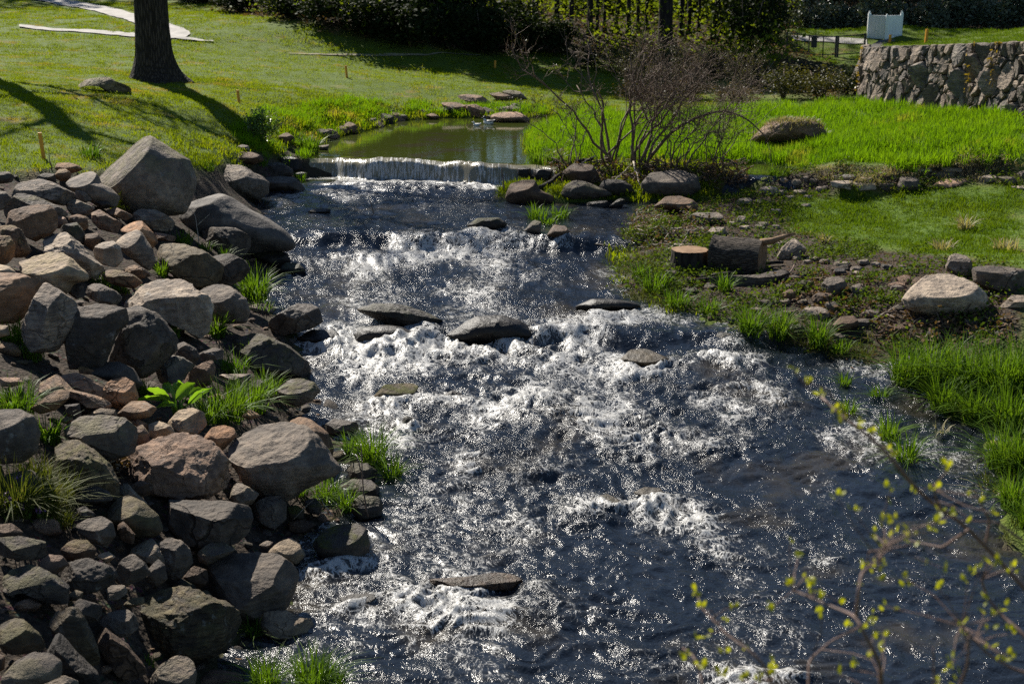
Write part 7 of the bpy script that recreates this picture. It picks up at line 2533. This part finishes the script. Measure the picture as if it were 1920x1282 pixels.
# ------------------------------------------------------------------ budding shrub close to the camera, lower right
def near_shrub():
    def q(zx, zy, d):
        return at_depth(1280 + zx / ZS, 852 + zy / ZS, d)
    org = q(2300, 1700, 4.2)
    g = float(hgt(org[0], org[1]))
    base = np.array([org[0] + .3, max(org[1] - .3, 1.2), g])
    root = empty('budding_shrub', base)
    tag(root, 'out-of-focus budding shrub twigs reaching over the water close to the camera', 'shrub')
    lines = [
        ([(2300, 1300), (2050, 900), (1908, 740), (1740, 560), (1560, 370), (1350, 250), (1200, 60), (1090, -70), (890, -210), (775, -320)], 4.2, .010),
        ([(1150, 1700), (1105, 1282), (1110, 1180), (1060, 1080), (1000, 970), (970, 900), (860, 860), (620, 760)], 3.8, .008), ([(970, 900), (985, 760), (1000, 660), (1090, 590), (1125, 530)], 3.8, .005),
        ([(2250, 1500), (1908, 1000), (1780, 900), (1700, 790), (1670, 700)], 4.0, .008), ([(1500, 1700), (1550, 1282), (1590, 1190), (1600, 1050), (1560, 950)], 3.6, .006), ([(600, 1700), (480, 1200), (380, 1100), (250, 1010), (100, 850)], 4.0, .006),
        ([(700, 1500), (705, 1150), (830, 1040), (980, 970)], 4.1, .005), ([(1690, 520), (1720, 370), (1650, 250), (1640, 200)], 4.2, .005), ([(1470, 330), (1415, 250), (1405, 170)], 4.2, .005), ([(1600, 420), (1450, 520), (1270, 480)], 4.3, .005),
        ([(1900, 480), (1760, 380), (1560, 370)], 4.2, .005), ([(1400, 1700), (1405, 1250), (1400, 1080)], 3.7, .005), ([(150, 1700), (110, 1260), (60, 1120), (0, 1080)], 3.9, .005), ([(2200, 1300), (1850, 1200), (1700, 1110), (1560, 960)], 3.9, .006)]
    curves = []
    for i, (ln, d, rad) in enumerate(lines):
        P = np.array([q(a, b, d + .15 * math.sin(i * 2 + k * .7)) for k, (a, b) in enumerate(ln)])
        if i in (0, 1, 3, 4, 5, 11, 12):
            P = np.vstack([base + np.array([0, 0, .1]), (base + P[0]) / 2 + np.array([0, 0, .1]), P])
        u = np.linspace(0, 1, len(P))
        uu = np.linspace(0, 1, 30)
        Q = np.stack([np.interp(uu, u, P[:, k]) for k in range(3)], 1)
        for _ in range(2):
            Q[1:-1] = (Q[:-2] + 2 * Q[1:-1] + Q[2:]) / 4
        curves.append(Q)
        mb = MB()
        mb.tube(Q - base, np.linspace(rad, rad * .4, 30), 6)
        mb.build('branch', M['branch'], root)
    buds = [(865, 235), (955, 310), (1100, 375), (1175, 370), (1075, 450), (1165, 425), (1270, 440), (1285, 500), (1125, 510), (1410, 200), (1165, 190), (1290, 220), (1440, 330), (1435, 380), (1405, 435), (1510, 340), (1610, 375), (1455, 635), (1600, 680), (1660, 640), (1765, 565), (1735, 610),
            (1025, 625), (1095, 600), (1070, 655), (1110, 685), (985, 735), (1235, 690), (1415, 735), (715, 750), (585, 725), (495, 860), (770, 795), (890, 835), (780, 880), (1135, 850), (1070, 915), (920, 950), (1000, 965), (1065, 1000), (1120, 990), (1110, 1085), (1560, 960), (1680, 870), (1720, 910),
            (1850, 1000), (1720, 980), (1790, 1135), (1720, 1090), (1840, 1140), (60, 770), (100, 860), (290, 850), (230, 930), (65, 1040), (130, 1010), (240, 1100), (355, 1090), (20, 1130), (90, 1180), (215, 1230), (320, 1255), (425, 1240), (490, 1190), (515, 1230), (945, 1200), (880, 1230), (1060, 1150),
            (1510, 1170), (1490, 1190), (1525, 1260), (1420, 1260), (645, 580), (600, 500), (705, 690), (1190, 15), (620, -470), (690, -400), (765, -335), (855, -260), (885, -205), (970, -165), (1075, -120), (1640, 240), (1740, 330), (1690, 800), (1790, 860), (1480, 60), (1560, 1000), (1850, 640)]
    r = np.random.default_rng(8)
    lm = []
    for k in range(3):
        V = []
        m = 5
        for i in range(m):
            t = i / (m - 1)
            w = .30 * math.sin(math.pi * t ** .8) + .01
            for u in (-1, 0, 1):
                V.append([t, u * w, .12 * abs(u) + .18 * t * t * (k - 1) + .05 * t])
        Q = [[i * 3 + j, i * 3 + j + 1, i * 3 + 4 + j, i * 3 + 3 + j] for i in range(m - 1) for j in (0, 1)]
        me = mesh_np('leaf', V, np.array(Q), True)
        me.materials.append(M['bud'])
        lm.append(me)
    AC = np.vstack([c[6:] for c in curves])
    fine = MB()
    for (a, b) in buds:
        c = q(a, b, 3.95 + r.normal(0, .08))
        dd = np.linalg.norm(AC - c, axis=1)
        src = AC[int(np.argmin(dd))]
        L = dd.min()
        mid = (src + c) / 2 + r.normal(0, .06 * L, 3) + np.array([0, 0, .08 * L])
        fine.tube(np.array([src, mid, c]) - base, [.0022, .0016, .0011], 4, False)
        for j in range(int(r.integers(2, 5))):
            p = c + r.normal(0, .007, 3) + (mid - c) * r.uniform(0, .5) * (j > 1)
            o = bpy.data.objects.new('leaf', lm[int(r.integers(3))])
            COL.objects.link(o)
            o.parent = root
            o.location = p - base
            sc = r.uniform(.015, .028)
            o.scale = (sc, sc, sc)
            o.rotation_euler = (r.normal(0, .6), r.uniform(-1.6, -.2), r.uniform(0, 6.28))
    fine.build('twigs', M['branch'], root)['kind'] = 'stuff'


near_shrub()


def cover(o, n, h, w, mat, seed, name='dead_grass', lo=.1):
    """short blades growing on the top of a stone, a part of it"""
    me = o.data
    V = np.empty(len(me.vertices) * 3, np.float32)
    me.vertices.foreach_get('co', V)
    V = V.reshape(-1, 3)
    N = np.empty(len(me.vertices) * 3, np.float32)
    me.vertices.foreach_get('normal', N)
    N = N.reshape(-1, 3)
    r = np.random.default_rng(seed)
    ok = np.where(N[:, 2] > lo)[0]
    pick = r.choice(ok, n)
    mb = MB()
    for k in pick:
        v, q, t = tuft_arrays(r, 4, .04, h, w, 1.0)
        mb.add(v + V[k], tris=t, quads=q)
    c = mb.build(name, mat, o)
    c['kind'] = 'stuff'


cover(mound, 260, .16, .012, M['straw'], 3)
cover(mound, 160, .14, .012, M['tuft_dull'], 4, 'green_grass')
